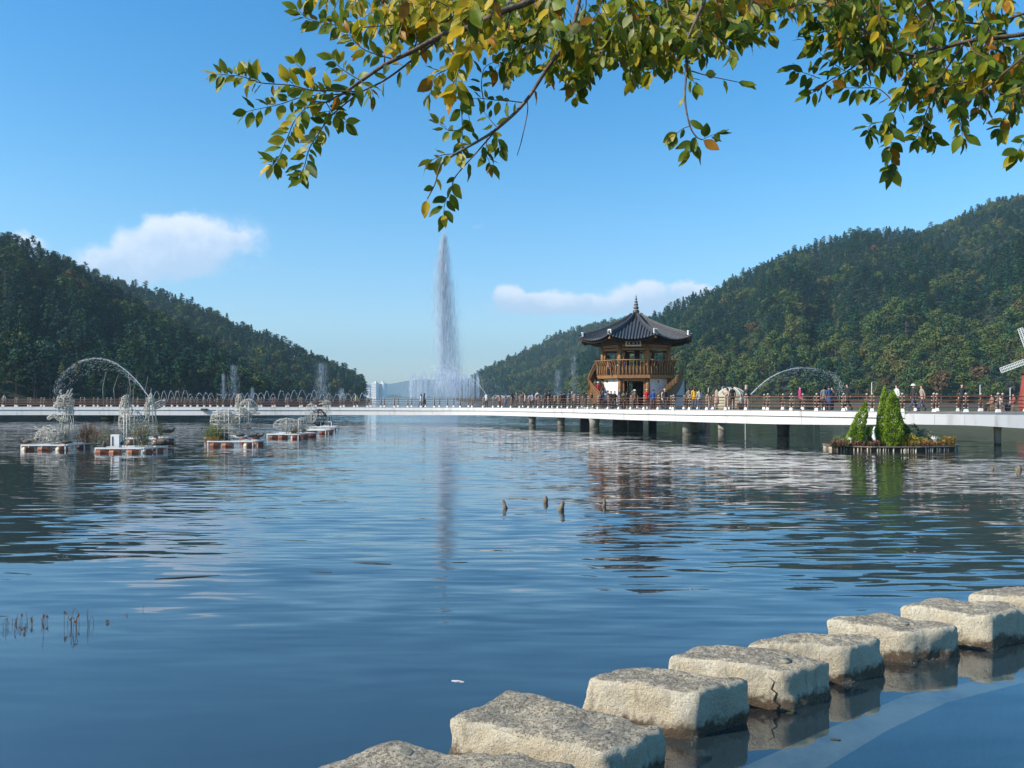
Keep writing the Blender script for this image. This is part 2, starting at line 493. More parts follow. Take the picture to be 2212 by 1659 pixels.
def hill_z(h, u, y):
    B = ipl(h['B'], u); Rg = ipl(h['Rr'], u)
    t = (y - B) / (Rg - B)
    Hr = max(0.0, (CV - ipl(h['sky'], u)) / F * Rg + EYE - h['th'])
    if t < 0: return -3.0 + max(-1, t) * 2, t, Hr
    p = t ** 1.08 if t <= 1 else 1 - (t - 1) * 0.8
    x = X(u, y)
    mid = math.sin(math.pi * min(1, max(0, t)))
    spur = mnoise.noise(Vector((u * 0.012, t * 0.7, 3.3))) * 0.20 + mnoise.noise(Vector((x * 0.02, y * 0.014, 1.0))) * 0.07
    z = Hr * (p + spur * mid) + min(2.4, t * 40.0) - 1.0
    return z, t, Hr
M['forest_floor'] = mat('forest_floor', (0.018, 0.030, 0.014), 0.95, (0.030, 0.036, 0.018), 0.12, 6)
hill_objs = {}
for hn, h in HILLS.items():
    nu = int((h['u1'] - h['u0']) / 14) + 1; ntt = 56
    vsx = []; fs = []
    for i in range(nu + 1):
        u = h['u0'] + (h['u1'] - h['u0']) * i / nu
        B = ipl(h['B'], u); Rg = ipl(h['Rr'], u)
        for j in range(ntt):
            t = -0.04 + 1.9 * j / (ntt - 1)
            y = B + (Rg - B) * t
            z = hill_z(h, u, y)[0]
            vsx.append((X(u, y), y, z))
    for i in range(nu):
        for j in range(ntt - 1):
            a = i * ntt + j
            fs.append((a, a + ntt, a + ntt + 1, a + 1))
    mb = MB(); mb.add(vsx, fs, 0, True)
    o = mb.build('hill', M['forest_floor'])
    o['kind'] = 'structure'
    hill_objs[hn] = o
hill_objs['left_near']['label'] = 'near wooded hillside sloping down at the left'
hill_objs['left_back']['label'] = 'second wooded ridge behind the near left hill'
hill_objs['right_near']['label'] = 'large wooded mountainside filling the right'
hill_objs['right_back']['label'] = 'lower wooded ridge behind the pavilion'
# far, hazy ridges closing the valley
M['far_forest'] = mat('far_forest', (0.04, 0.06, 0.03), 0.95)
def far_ridge(sky, D, depth, seed, label):
    mb = MB(); n = 90
    us = np.linspace(sky[0][0], sky[-1][0], n)
    rows = 7; vv = []
    for j in range(rows):
        s = j / (rows - 1)
        for u in us:
            z = max(0, Z(ipl(sky, u), D)) * math.sin(math.pi * s) ** 0.8 * (1 + 0.05 * mnoise.noise(Vector((u * .05, s * 3, seed))))
            y = D - depth * (0.5 - s)
            vv.append((X(u, D), y, z - 1.5))
    mb.add(vv, [(j * n + i, j * n + i + 1, (j + 1) * n + i + 1, (j + 1) * n + i) for j in range(rows - 1) for i in range(n - 1)], 0, True)
    o = mb.build('hill', M['far_forest']); tag(o, label, kind='structure')
far_ridge([(-400, 800), (300, 806), (700, 826), (800, 832), (833, 829), (880, 822), (930, 818), (980, 821), (1030, 812), (1100, 800), (1500, 770), (2600, 760)], 6300, 1000, 1.0, 'pale distant mountain ridge behind the fountain')
far_ridge([(760, 857), (800, 852), (831, 853), (850, 851), (869, 856), (900, 857), (940, 855), (1000, 854), (1100, 857)], 2900, 300, 4.0, 'low distant green rise beside the white apartment towers')

# ------------------------------------------------------------------ forest
def leaf_tri(mb, c, n, s, mi=0):
    n = n.normalized(); a = n.orthogonal().normalized(); a.rotate(Matrix.Rotation(uni(0, 6.28), 3, n)) if False else None
    b = n.cross(a); an = uni(0, 6.28)
    d = a * math.cos(an) + b * math.sin(an); e = n.cross(d)
    mb.add([c - d * s * .5 - e * s * .3, c + d * s * .55, c - d * s * .2 + e * s * .5, ], [(0, 1, 2)], mi)
def crown_pine(seed, h=1.0):
    random.seed(seed); mb = MB()
    for i in range(20):
        t = (i + .5) / 20
        zz = 2.6 + 6.2 * t
        rr = 2.5 * (1 - t) ** .6 * uni(.35, 1.0) + .15
        a = uni(0, 6.28)
        c = Vector((rr * math.cos(a), rr * math.sin(a), zz))
        pr = uni(.8, 1.45) * (1.2 - .6 * t)
        for k in range(26):
            q = Vector((random.gauss(0, .5), random.gauss(0, .5), random.gauss(0, .17))) * pr
            nrm = Vector((q.x * .35, q.y * .35, 1)) + Vector((uni(-.6, .6), uni(-.6, .6), uni(-.3, .3)))
            leaf_tri(mb, c + q, nrm, uni(.35, .75))
    return mb
def crown_broad(seed):
    random.seed(seed); mb = MB()
    for i in range(17):
        d = Vector((random.gauss(0, 1), random.gauss(0, 1), random.gauss(0, 1))).normalized()
        c = Vector((0, 0, 5.0)) + Vector((d.x * 2.1, d.y * 2.1, d.z * 2.4)) * uni(.5, 1)
        pr = uni(.9, 1.5)
        for k in range(32):
            q = Vector((random.gauss(0, 1), random.gauss(0, 1), random.gauss(0, 1))).normalized()
            leaf_tri(mb, c + q * pr * uni(.7, 1.05), q + Vector((uni(-.5, .5), uni(-.5, .5), uni(-.2, .8))), uni(.35, .75))
    return mb
def crown_narrow(seed):
    random.seed(seed); mb = MB()
    for i in range(420):
        t = rnd() ** .8
        zz = 1.6 + 6.6 * t
        rr = 1.9 * (1 - t) ** .8 * (.55 + .45 * rnd()) * (1 + .25 * math.sin(zz * 5 + seed)) + .08
        a = uni(0, 6.28)
        c = Vector((rr * math.cos(a), rr * math.sin(a), zz))
        leaf_tri(mb, c, Vector((math.cos(a) * .5, math.sin(a) * .5, .8)) + Vector((uni(-.4, .4), uni(-.4, .4), 0)), uni(.4, .75))
    return mb
PINE = [(0.0, (0.014, 0.066, 0.040)), (0.35, (0.010, 0.048, 0.036)), (0.7, (0.022, 0.084, 0.038)), (1.0, (0.050, 0.108, 0.034))]
BROAD = [(0.0, (0.058, 0.100, 0.024)), (0.35, (0.086, 0.115, 0.024)), (0.62, (0.046, 0.088, 0.026)), (0.95, (0.105, 0.105, 0.028)), (1.0, (0.110, 0.068, 0.030))]
NARR = [(0.0, (0.012, 0.060, 0.042)), (0.6, (0.020, 0.076, 0.046)), (0.92, (0.080, 0.110, 0.040)), (1.0, (0.120, 0.100, 0.032))]
M['pine_leaf'] = mat('pine_leaf', (.04, .07, .03), 0.7, rand=PINE, spec=0.25)
M['broad_leaf'] = mat('broad_leaf', (.05, .08, .03), 0.7, rand=BROAD, spec=0.25)
M['narrow_leaf'] = mat('narrow_leaf', (.04, .07, .03), 0.7, rand=NARR, spec=0.25)
CROWNS = [('pine_tree', crown_pine(11).mesh('pine_crown', M['pine_leaf'])), ('pine_tree', crown_pine(12).mesh('pine_crown', M['pine_leaf'])),
          ('broadleaf_tree', crown_broad(21).mesh('broad_crown', M['broad_leaf'])), ('broadleaf_tree', crown_broad(22).mesh('broad_crown', M['broad_leaf'])),
          ('conifer_tree', crown_narrow(31).mesh('narrow_crown', M['narrow_leaf'])), ('conifer_tree', crown_narrow(32).mesh('narrow_crown', M['narrow_leaf']))]
tk = MB(); tk.tube([(0, 0, -1.5), (.1, 0, 2), (.0, .1, 5), (.05, 0, 7.5)], [.2, .16, .1, .04], 6)
for a in (0.3, 2.0, 4.1): tk.tube([(0.05, 0, 3.2), (math.cos(a) * 1.2, math.sin(a) * 1.2, 4.8)], [.07, .03], 4)
TRUNK = tk.mesh('tree_trunk', M['bark'])
random.seed(5)
trees = []     # hill, kind, x, y, z, scale, rot, size on screen
for hn, h in HILLS.items():
    st = h['step']
    ymin = min(b for a, b in h['B']); ymax = max(b for a, b in h['Rr']) * 1.06
    y = ymin
    while y < ymax:
        x0 = X(h['u0'], y); x1 = X(h['u1'], y)
        x = x0
        while x < x1:
            xx = x + uni(-.45, .45) * st; yy_ = y + uni(-.45, .45) * st
            x += st
            u = CU + F * xx / yy_
            if u < h['u0'] or u > h['u1']: continue
            z, t, Hr = hill_z(h, u, yy_)
            if t < 0.004 or t > 1.10 or Hr < 0.5: continue
            if z < -0.3: continue
            nz = mnoise.noise(Vector((xx * .02, yy_ * .02, 7.7)))
            q = rnd() + nz * .9
            if hn == 'left_near':
                broad = 0.10 + (0.55 if (t < .25 and u < 160) else 0)
                k = 2 if q > 1 - broad else (0 if rnd() < .8 else 4)
            elif hn == 'right_near':
                broad = max(0.06, 0.85 - t * 2.5)
                if q > 1 - broad: k = 2
                else: k = 4 if (rnd() < (.2 + .5 * max(0, t - .35))) else 0
            else:
                k = 2 if q > 0.72 else (4 if rnd() < .5 else 0)
            k += rnd() < .5
            s = st / 5.0 * uni(.68, 1.3) * (1.12 if k in (2, 3) else 1)
            if u < -650 or u > 2850: continue
            trees.append((hn, k, xx, yy_, z, s, uni(0, 6.28), s / yy_ * (1 if -20 < u < 2232 else 0.001) * (1.0 if t < 0.5 else .6), u, t))
        y += st
trees.sort(key=lambda a: -a[7])
LBL = {'pine_tree': 'dark green pine with layered boughs', 'broadleaf_tree': 'rounded olive green broadleaf tree', 'conifer_tree': 'slender dark pointed conifer'}
WHERE = {'left_near': ('low on the near left hillside behind the bridge', 'trees on the near left hillside'),
         'left_back': ('on the second ridge at the left', 'trees on the second left ridge'),
         'right_near': ('at the foot of the large right mountainside', 'trees at the foot of the right mountainside'),
         'right_back': ('on the ridge behind the pavilion', 'trees on the ridge behind the pavilion')}
NIND = 290
ZL = [(120, 'above the left end of the railing'), (250, 'behind the dragon sculpture'), (400, 'behind the hen sculpture'), (560, 'behind the elephant sculpture'), (9999, 'near its right end')]
ZR = [(1500, 'behind the pavilion'), (1650, 'behind the dome tent'), (1850, 'behind the right water arc'), (2000, 'behind the flower island'), (2130, 'behind the bald person'), (9999, 'beside the windmill')]
firsts = {}
crown_ref = {}
for (hn, k, x, y, z, s, rz, key, u, t) in trees[:NIND]:
    nm, cme = CROWNS[k]
    e = empty(nm, (x, y, z), rz); e.scale = (s, s, s * (0.9 + .2 * (k % 2)))
    w, g = WHERE[hn]
    w2 = next(b for a, b in (ZL if hn.startswith('left') else ZR) if u < a)
    tag(e, LBL[nm] + ', ' + {'left_near': 'near left hillside ', 'left_back': 'second left ridge ', 'right_near': 'foot of the right mountainside ', 'right_back': 'ridge '}[hn] + w2, 'tree', {'pine_tree': 'pines', 'broadleaf_tree': 'broadleaf trees', 'conifer_tree': 'slender conifers'}[nm] + g[5:])
    c = link_mesh('crown', cme, e); link_mesh('trunk', TRUNK, e)
    crown_ref.setdefault(k, c)
for k in range(6):
    if k not in crown_ref:
        crown_ref[k] = crown_ref[(k // 2) * 2] if (k // 2) * 2 in crown_ref else (crown_ref.get((k // 2) * 2 + 1) or crown_ref[0])

def forest_nodes():
    ng = bpy.data.node_groups.new('forest', 'GeometryNodeTree')
    ng.interface.new_socket('Geometry', in_out='INPUT', socket_type='NodeSocketGeometry')
    ng.interface.new_socket('Geometry', in_out='OUTPUT', socket_type='NodeSocketGeometry')
    gi = ng.nodes.new('NodeGroupInput'); go = ng.nodes.new('NodeGroupOutput')
    jn = ng.nodes.new('GeometryNodeJoinGeometry')
    ak = ng.nodes.new('GeometryNodeInputNamedAttribute'); ak.data_type = 'INT'; ak.inputs['Name'].default_value = 'tree_kind'
    asv = ng.nodes.new('GeometryNodeInputNamedAttribute'); asv.data_type = 'FLOAT_VECTOR'; asv.inputs['Name'].default_value = 'tree_scale'
    ar = ng.nodes.new('GeometryNodeInputNamedAttribute'); ar.data_type = 'FLOAT_VECTOR'; ar.inputs['Name'].default_value = 'tree_rot'
    for k in range(6):
        oi = ng.nodes.new('GeometryNodeObjectInfo'); oi.transform_space = 'ORIGINAL'
        oi.inputs['Object'].default_value = crown_ref[k]; oi.inputs['As Instance'].default_value = True
        cp = ng.nodes.new('FunctionNodeCompare'); cp.data_type = 'INT'; cp.operation = 'EQUAL'
        ng.links.new(ak.outputs['Attribute'], cp.inputs[2]); cp.inputs[3].default_value = k
        ip = ng.nodes.new('GeometryNodeInstanceOnPoints')
        ng.links.new(gi.outputs[0], ip.inputs['Points'])
        ng.links.new(cp.outputs[0], ip.inputs['Selection'])
        ng.links.new(oi.outputs['Geometry'], ip.inputs['Instance'])
        ng.links.new(asv.outputs['Attribute'], ip.inputs['Scale'])
        ng.links.new(ar.outputs['Attribute'], ip.inputs['Rotation'])
        ng.links.new(ip.outputs[0], jn.inputs[0])
    ng.links.new(jn.outputs[0], go.inputs[0])
    return ng
FN = forest_nodes()
FL = {'left_near': 'dense dark pine forest covering the near left hill', 'left_back': 'mixed forest covering the second left ridge',
      'right_near': 'dense mixed autumn forest covering the large right mountainside', 'right_back': 'bluish forest covering the ridge behind the pavilion'}
for hn in HILLS:
    tl = [t for t in trees[NIND:] if t[0] == hn]
    me = bpy.data.meshes.new('forest')
    me.from_pydata([(t[2], t[3], t[4]) for t in tl], [], [])
    a = me.attributes.new('tree_kind', 'INT', 'POINT'); a.data.foreach_set('value', [int(t[1]) for t in tl])
    a = me.attributes.new('tree_scale', 'FLOAT_VECTOR', 'POINT')
    a.data.foreach_set('vector', [c for t in tl for c in (t[5], t[5], t[5] * (.9 + .2 * (int(t[1]) % 2)))])
    a = me.attributes.new('tree_rot', 'FLOAT_VECTOR', 'POINT'); a.data.foreach_set('vector', [c for t in tl for c in (0, 0, t[6])])
    o = link_mesh('forest', me)
    md = o.modifiers.new('trees', 'NODES'); md.node_group = FN
    tag(o, FL[hn], 'forest', kind='stuff')
print('trees', len(trees))

# ------------------------------------------------------------------ haze
hz = MB(); hz.box((0, 3450, 215), (6300, 7010, 432))
hm = bpy.data.materials.new('haze_air'); hm.use_nodes = True
hnt = hm.node_tree; hnt.nodes.clear()
pv = hnt.nodes.new('ShaderNodeVolumePrincipled'); ho = hnt.nodes.new('ShaderNodeOutputMaterial')
pv.inputs['Color'].default_value = (0.55, 0.82, 1.0, 1)
pv.inputs['Density'].default_value = 0.00018
pv.inputs['Anisotropy'].default_value = 0.1
hnt.links.new(pv.outputs[0], ho.inputs['Volume'])
HAZE = hz.build('haze', hm); tag(HAZE, 'thin blue autumn haze filling the valley', 'haze', kind='stuff')
# ------------------------------------------------------------------ bridge
NEAR = [(-420, 99), (-100, 98), (200, 97.4), (470, 96), (700, 95), (915, 92), (1040, 88), (1150, 80), (1250, 73), (1350, 66), (1485, 59.5), (1650, 54), (1830, 50), (2000, 47.5), (2212, 46), (2450, 46)]
DECK = [(-400, 1.72), (915, 1.72), (1150, 1.82), (1461, 1.97), (1640, 2.05), (2600, 2.05)]
GIRD = [(-400, .69), (400, .70), (915, .82), (1150, .96), (1461, 1.08), (1640, 1.10), (1830, 1.18), (1949, 1.30), (2100, 1.28), (2212, 1.12), (2500, 1.0)]
def deck_z(u): return ipl(DECK, u)
def near_D(u): return ipl(NEAR, u)
pp = catmull([(X(u, D), D, 0) for u, D in NEAR], 24)
# even resampling
path = [pp[0]]; acc_l = 0
dense = []
for a, b in zip(pp[:-1], pp[1:]):
    L = (b - a).length; k = max(1, int(L / 0.1))
    for i in range(k): dense.append(a.lerp(b, i / k))
dense.append(pp[-1])
cum = [0.0]
for a, b in zip(dense[:-1], dense[1:]): cum.append(cum[-1] + (b - a).length)
TOT = cum[-1]
def at_s(s):
    i = int(np.searchsorted(cum, s)); i = min(max(i, 1), len(dense) - 1)
    a, b = dense[i - 1], dense[i]
    t = (s - cum[i - 1]) / max(1e-6, cum[i] - cum[i - 1])
    p = a.lerp(b, t)
    j0, j1 = max(0, i - 20), min(len(dense) - 1, i + 20)
    d = (dense[j1] - dense[j0]).normalized()
    n = Vector((-d.y, d.x, 0))        # away from the camera
    u = CU + F * p.x / p.y
    return p, d, n, u
BW = 4.2
bridge = empty('footbridge', (at_s(TOT * .5)[0].x, at_s(TOT * .5)[0].y, 0))
tag(bridge, 'long curving white footbridge with a brown railing crossing the lake', 'bridge')
inv = Matrix.Translation(-Vector(bridge.location))
def bbuild(mb, name, mats, parent=None):
    me = mb.mesh(name, mats)
    me.transform(inv)
    return link_mesh(name, me, parent or bridge)
def loft(section, s0, s1, step, mats, name, mi=0, parent=None, seams=None):
    n = max(2, int((s1 - s0) / step)); mb = MB(); vs = []
    m = None
    for i in range(n + 1):
        p, d, nn_, u = at_s(s0 + (s1 - s0) * i / n)
        sec = section(u)
        m = len(sec)
        for (o, z) in sec: vs.append(p + nn_ * o + Vector((0, 0, z)))
    fs = []
    for i in range(n):
        for k in range(m):
            k2 = (k + 1) % m
            fs.append((i * m + k, i * m + k2, (i + 1) * m + k2, (i + 1) * m + k))
    fs.append(tuple(range(m))); fs.append(tuple(n * m + k for k in reversed(range(m))))
    mb.add(vs, fs, mi)
    return bbuild(mb, name, mats, parent)
S_SPLIT = None
for i in range(len(dense)):
    if CU + F * dense[i].x / dense[i].y > 1949: S_SPLIT = cum[i]; break
# main spans: upper fascia tier, shadow gap, lower girder; segment joints every 11 m
segs = []
s = 0.0
while s < S_SPLIT:
    segs.append((s, min(s + 11.0, S_SPLIT))); s += 11.0
for (a, b) in segs:
    loft(lambda u: [(0, deck_z(u) - .36), (0, deck_z(u) - .02), (BW, deck_z(u) - .02), (BW, deck_z(u) - .36)], a + .012, b - .012, 1.0, M['white_paint'], 'fascia')
    loft(lambda u: [(.10, ipl(GIRD, u)), (.10, deck_z(u) - .42), (.28, deck_z(u) - .42), (.28, deck_z(u) - .362), (BW - .28, deck_z(u) - .362), (BW - .28, deck_z(u) - .42), (BW - .10, deck_z(u) - .42), (BW - .10, ipl(GIRD, u))],
         a + .012, b - .012, 1.0, M['white_paint'], 'girder')
loft(lambda u: [(.05, deck_z(u) - .016), (.05, deck_z(u) + .02), (BW - .05, deck_z(u) + .02), (BW - .05, deck_z(u) - .016)], 0, TOT, 1.0, M['deck'], 'walkway')
# right end: smooth white fascia made of tall panels
s = S_SPLIT; n_p = 0
while s < TOT - 1.6:
    L = 1.62
    loft(lambda u: [(-.03, ipl(GIRD, u)), (-.03, deck_z(u) - .13), (.12, deck_z(u) - .13), (.12, ipl(GIRD, u))], s + .006, s + L - .006, .8, M['white_paint'], 'fascia_panel')
    s += L
loft(lambda u: [(.15, ipl(GIRD, u) + .03), (.15, deck_z(u) - .02), (BW - .1, deck_z(u) - .02), (BW - .1, ipl(GIRD, u) + .03)], S_SPLIT, TOT, .8, M['white_paint'], 'girder')
# railings: one on each side, four rails each, a post every 1.75 m on a white block
def make_post_mesh():
    mb = MB()
    mb.box((0, 0, .10), (.26, .26, .20), None, 1, .72)
    mb.tube([(0, 0, .20), (0, 0, 1.08)], .062, 8, 0)
    mb.lathe([(.0, 0), (.085, .0), (.085, .05), (.05, .10), (.0, .12)], (0, 0, 1.08), 8, 2)
    return mb.mesh('railing_post', [M['rail_wood'], M['white_base'], M['rail_sleeve']])
POST = make_post_mesh()
def make_railing(off, s0, s1, label):
    rails = MB(); s = s0
    hts = (.30, .52, .74, .98)
    ss = []
    while s < s1: ss.append(s); s += 1.75
    for a, b in zip(ss[:-1], ss[1:]):
        pa, da, na, ua = at_s(a); pb, db, nb, ub = at_s(b)
        A = pa + na * off; B = pb + nb * off
        for j, hh in enumerate(hts):
            a3 = A + Vector((0, 0, deck_z(ua) + hh)); b3 = B + Vector((0, 0, deck_z(ub) + hh))
            r_ = .034 if j == 3 else .026
            rails.tube([a3, b3], r_, 6, 0, cap=False)
            d3 = (b3 - a3).normalized()
            for q0, q1 in ((a3 + d3 * .05, a3 + d3 * .15), (b3 - d3 * .15, b3 - d3 * .05)):
                rails.tube([q0, q1], r_ + .007, 6, 1)
    ro = bbuild(rails, 'railing', [M['rail_wood'], M['rail_sleeve']])
    for s in ss:
        p, d, n_, u = at_s(s)
        q = p + n_ * off + Vector((0, 0, deck_z(u) + .02))
        o = link_mesh('post', POST, ro); o.location = q - Vector(bridge.location); o.rotation_euler = (0, 0, math.atan2(d.y, d.x))
    return ro
make_railing(.16, 0, TOT, '')
make_railing(BW - .16, .6, TOT, '')
# piers
def pier(u, D, r, z1, mats, two=True):
    mb = MB(); c = Vector((X(u, D), D, 0))
    mb.lathe([(r * 1.0, -1), (r, .12)], c, 18, 1)
    mb.lathe([(r * .985, .122), (r * .985, .62), (r * 1.02, .64), (r * 1.02, z1 - .25), (r * 1.22, z1 - .06), (r * 1.22, z1)], c, 18, 0)
    return bbuild(mb, 'pier', mats)
for (u, D, r) in [(232, 99.5, .78), (-150, 100, .78), (1150, 81.5, .36), (1212, 77.5, .36), (1284, 71.8, .46), (1485, 61.2, .40), (1500, 63.5, .4), (1692, 55.5, .42), (1515, 66, .3), (2155, 47.8, .20)]:
    pier(u, D, r, ipl(GIRD, u) + .02, [M['concrete'] if u not in (1692,) else M['pier_dark'], M['algae']])
# lamp boxes / drains under the fascia
mb = MB()
for u in (441,):
    p, d, n_, uu = at_s(cum[min(range(len(dense)), key=lambda i: abs(CU + F * dense[i].x / dense[i].y - u))])
    mb.box(p - n_ * .12 + Vector((0, 0, deck_z(u) - .30)), (.75, .25, .28), math.atan2(d.y, d.x))
bbuild(mb, 'junction_box', M['black'])

# platform that carries the pavilion
PC = Vector((X(1374, 76), 76, 0)); DZ = 2.0
plat = empty('platform', (PC.x, PC.y, 0))
tag(plat, 'round concrete platform on thick dark piers under the pavilion', 'platform')
mb = MB(); mb.lathe([(5.9, DZ - .60), (6.0, DZ - .55), (6.0, DZ - .012)], (0, 0, 0), 40, 0, smooth=False)
mb.build('slab', M['concrete'], plat)
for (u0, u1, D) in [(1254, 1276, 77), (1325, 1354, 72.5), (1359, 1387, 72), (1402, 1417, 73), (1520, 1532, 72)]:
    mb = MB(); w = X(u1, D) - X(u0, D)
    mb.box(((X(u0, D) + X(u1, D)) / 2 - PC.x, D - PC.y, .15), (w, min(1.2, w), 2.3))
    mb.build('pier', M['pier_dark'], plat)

# ------------------------------------------------------------------ pavilion (octagonal, two storeys)
pav = empty('pavilion', (PC.x, PC.y, DZ))
tag(pav, 'two storey octagonal timber pavilion with dark tiled roof and spire on the bridge platform', 'pavilion')
A0 = R(-80.5)
def oc(k, r, z): a = A0 + k * math.pi / 4; return Vector((r * math.cos(a), r * math.sin(a), z))
RC = 3.41; ZF2 = 3.08; ZCOL = 6.0
def part(mb, name, mats, parent=None): return mb.build(name, mats, parent or pav)
for k in range(8):
    mb = MB(); c = oc(k, RC, 0)
    mb.lathe([(.27, 0), (.27, .18)], c, 14, 1); mb.lathe([(.20, .182), (.215, 2.0), (.205, ZF2 - .3)], c, 14, 0)
    mb.lathe([(.19, ZF2 + .002), (.195, ZF2 + 1.6), (.175, ZCOL)], c, 14, 0)
    part(mb, 'column', [M['wood'], M['concrete']])
mb = MB(); mb.prism([oc(k, 4.02, 0).to_tuple()[:2] for k in range(8)], ZF2 - .30, ZF2, 0, 0); part(mb, 'balcony_floor', M['wood'])
# beams and curved brackets between the upper columns
for k in range(8):
    a, b = oc(k, RC, 0), oc(k + 1, RC, 0); d = (b - a).normalized()
    ang = math.atan2(d.y, d.x)
    mb = MB(); mid = (a + b) / 2; L = (b - a).length
    mb.box(mid + Vector((0, 0, ZCOL - .45)), (L - .42, .14, .20), ang)
    mb.box(mid + Vector((0, 0, ZCOL - .14)), (L - .38, .20, .26), ang)
    part(mb, 'beam', M['wood'])
    mb = MB()
    for e, sgn in ((a, 1), (b, -1)):
        for j in range(7):
            w = .26 * (1 - j / 7) ** 1.3 * (1.15 if j in (1, 3) else 1)
            mb.box(e + d * sgn * (.22 + w / 2) + Vector((0, 0, ZCOL - .86 - j * .17)), (w, .06, .165), ang)
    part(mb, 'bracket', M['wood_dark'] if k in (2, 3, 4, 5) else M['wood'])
    # ground floor walls; the face towards the bridge with the doorway is left open
    if k in (0, 6, 2, 4):
        mb = MB(); mb.box(mid + Vector((0, 0, 1.95)), (L - .42, .10, 1.62), ang)
        part(mb, 'wall_panel', M['plaster'])
        mb = MB(); mb.box(mid + Vector((0, 0, .62)), (L - .42, .10, .72), ang); part(mb, 'wall_panel', M['plaster'])
        mb = MB(); mb.box(mid + Vector((0, 0, 1.06)), (L - .40, .15, .13), ang); mb.box(mid + Vector((0, 0, .19)), (L - .40, .15, .12), ang); part(mb, 'sill', M['wood_dark'])
        nrm = Vector((mid.x, mid.y, 0)).normalized()
        if k == 0:
            mb = MB(); mb.box(mid + nrm * .062 + Vector((0, 0, 2.45)), (.16, .03, .24), ang); mb.box(mid + nrm * .085 + Vector((0, 0, 2.43)), (.08, .02, .12), ang, 1)
            part(mb, 'notice', [M['black'], M['plaster']])
        if k == 6:
            mb = MB(); mb.box(mid + nrm * .062 + Vector((.15, -.06, 2.35)), (.75, .03, .6), ang); part(mb, 'notice', M['plaster_grey'])
            mb = MB(); mb.box(mid + nrm * .07 - d * .55 + Vector((0, 0, 2.5)), (.14, .03, .22), ang); part(mb, 'notice', M['black'])
    else:
        mb = MB()
        for e, sgn in ((a, 1), (b, -1)): mb.box(e + d * sgn * .33 + Vector((0, 0, 1.39)), (.14, .14, 2.76), ang)
        mb.box(mid + Vector((0, 0, 2.62)), (L - .82, .14, .24), ang)
        part(mb, 'door_frame', M['wood'])
    if k in (3, 5):
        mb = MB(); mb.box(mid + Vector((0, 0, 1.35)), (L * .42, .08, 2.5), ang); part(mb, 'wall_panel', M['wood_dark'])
# central newel, seen dark through both storeys
mb = MB(); mb.lathe([(.34, 0), (.34, ZF2 - .31)], (0.1, 0, 0), 12); mb.lathe([(.26, ZF2 + .01), (.26, ZCOL)], (0.1, 0, 0), 12); part(mb, 'column', M['wood_dark'])
# hanging dark board panels at the far side of the upper room
for k in (2, 3, 4):
    a = oc(k, RC - .25, 0); d = (oc(k + 1, RC, 0) - oc(k, RC, 0)).normalized()
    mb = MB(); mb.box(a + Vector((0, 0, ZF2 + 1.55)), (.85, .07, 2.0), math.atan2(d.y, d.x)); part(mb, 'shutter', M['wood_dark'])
# balcony balustrade: flared carved balusters, board with openings, handrail; side k=7 is where the right stair lands
for k in range(8):
    if k == 0 - 8: continue
    a, b = oc(k, 3.92, ZF2), oc(k + 1, 3.92, ZF2)
    at_, bt = oc(k, 4.22, ZF2 + 1.42), oc(k + 1, 4.22, ZF2 + 1.42)
    d = (b - a).normalized(); ang = math.atan2(d.y, d.x); L = (b - a).length
    nrm = ((a + b) / 2).normalized(); nrm.z = 0; nrm.normalize()
    n_b = 9
    lo = 0.0; hi = 1.0
    if k == 1: lo, hi = 0.0, .18
    if k == 5: lo, hi = .45, 1.0
    if hi <= lo: continue
    for i in range(n_b):
        t = (i + .5) / n_b
        if t < lo or t > hi: continue
        p0 = a.lerp(b, t)
        mb = MB()
        prof = [(0.02, .02), (.10, .22), (.11, .45), (.06, .68), (.08, .92), (.20, 1.18), (.29, 1.38)]
        for (o0, z0), (o1, z1) in zip(prof[:-1], prof[1:]):
            mb.bar(p0 + nrm * o0 + Vector((0, 0, z0)), p0 + nrm * o1 + Vector((0, 0, z1)), .085, .07)
        part(mb, 'baluster', M['wood'])
    # board behind the balusters, in strips leaving rows of oblong openings
    mb = MB(); A_ = a.lerp(b, lo); B_ = a.lerp(b, hi); Lb = (B_ - A_).length; mc = (A_ + B_) / 2
    mb.box(mc + Vector((0, 0, .22)) - nrm * .02, (Lb, .035, .40), ang)
    mb.box(mc + Vector((0, 0, .57)) - nrm * .02, (Lb, .035, .06), ang)
    mb.box(mc + Vector((0, 0, .84)) - nrm * .02, (Lb, .035, .10), ang)
    for i in range(n_b):
        if lo <= i / n_b <= hi:
            p0 = a.lerp(b, i / n_b)
            mb.box(p0 + Vector((0, 0, .48)) - nrm * .02, (.16, .033, .118), ang)
            mb.box(p0 + Vector((0, 0, .695)) - nrm * .02, (.16, .033, .188), ang)
    part(mb, 'balustrade_board', M['wood_mid'])
    mb = MB(); mb.tube([at_.lerp(bt, lo) + d * .02, at_.lerp(bt, hi) - d * .02], .055, 8); part(mb, 'handrail', M['wood'])
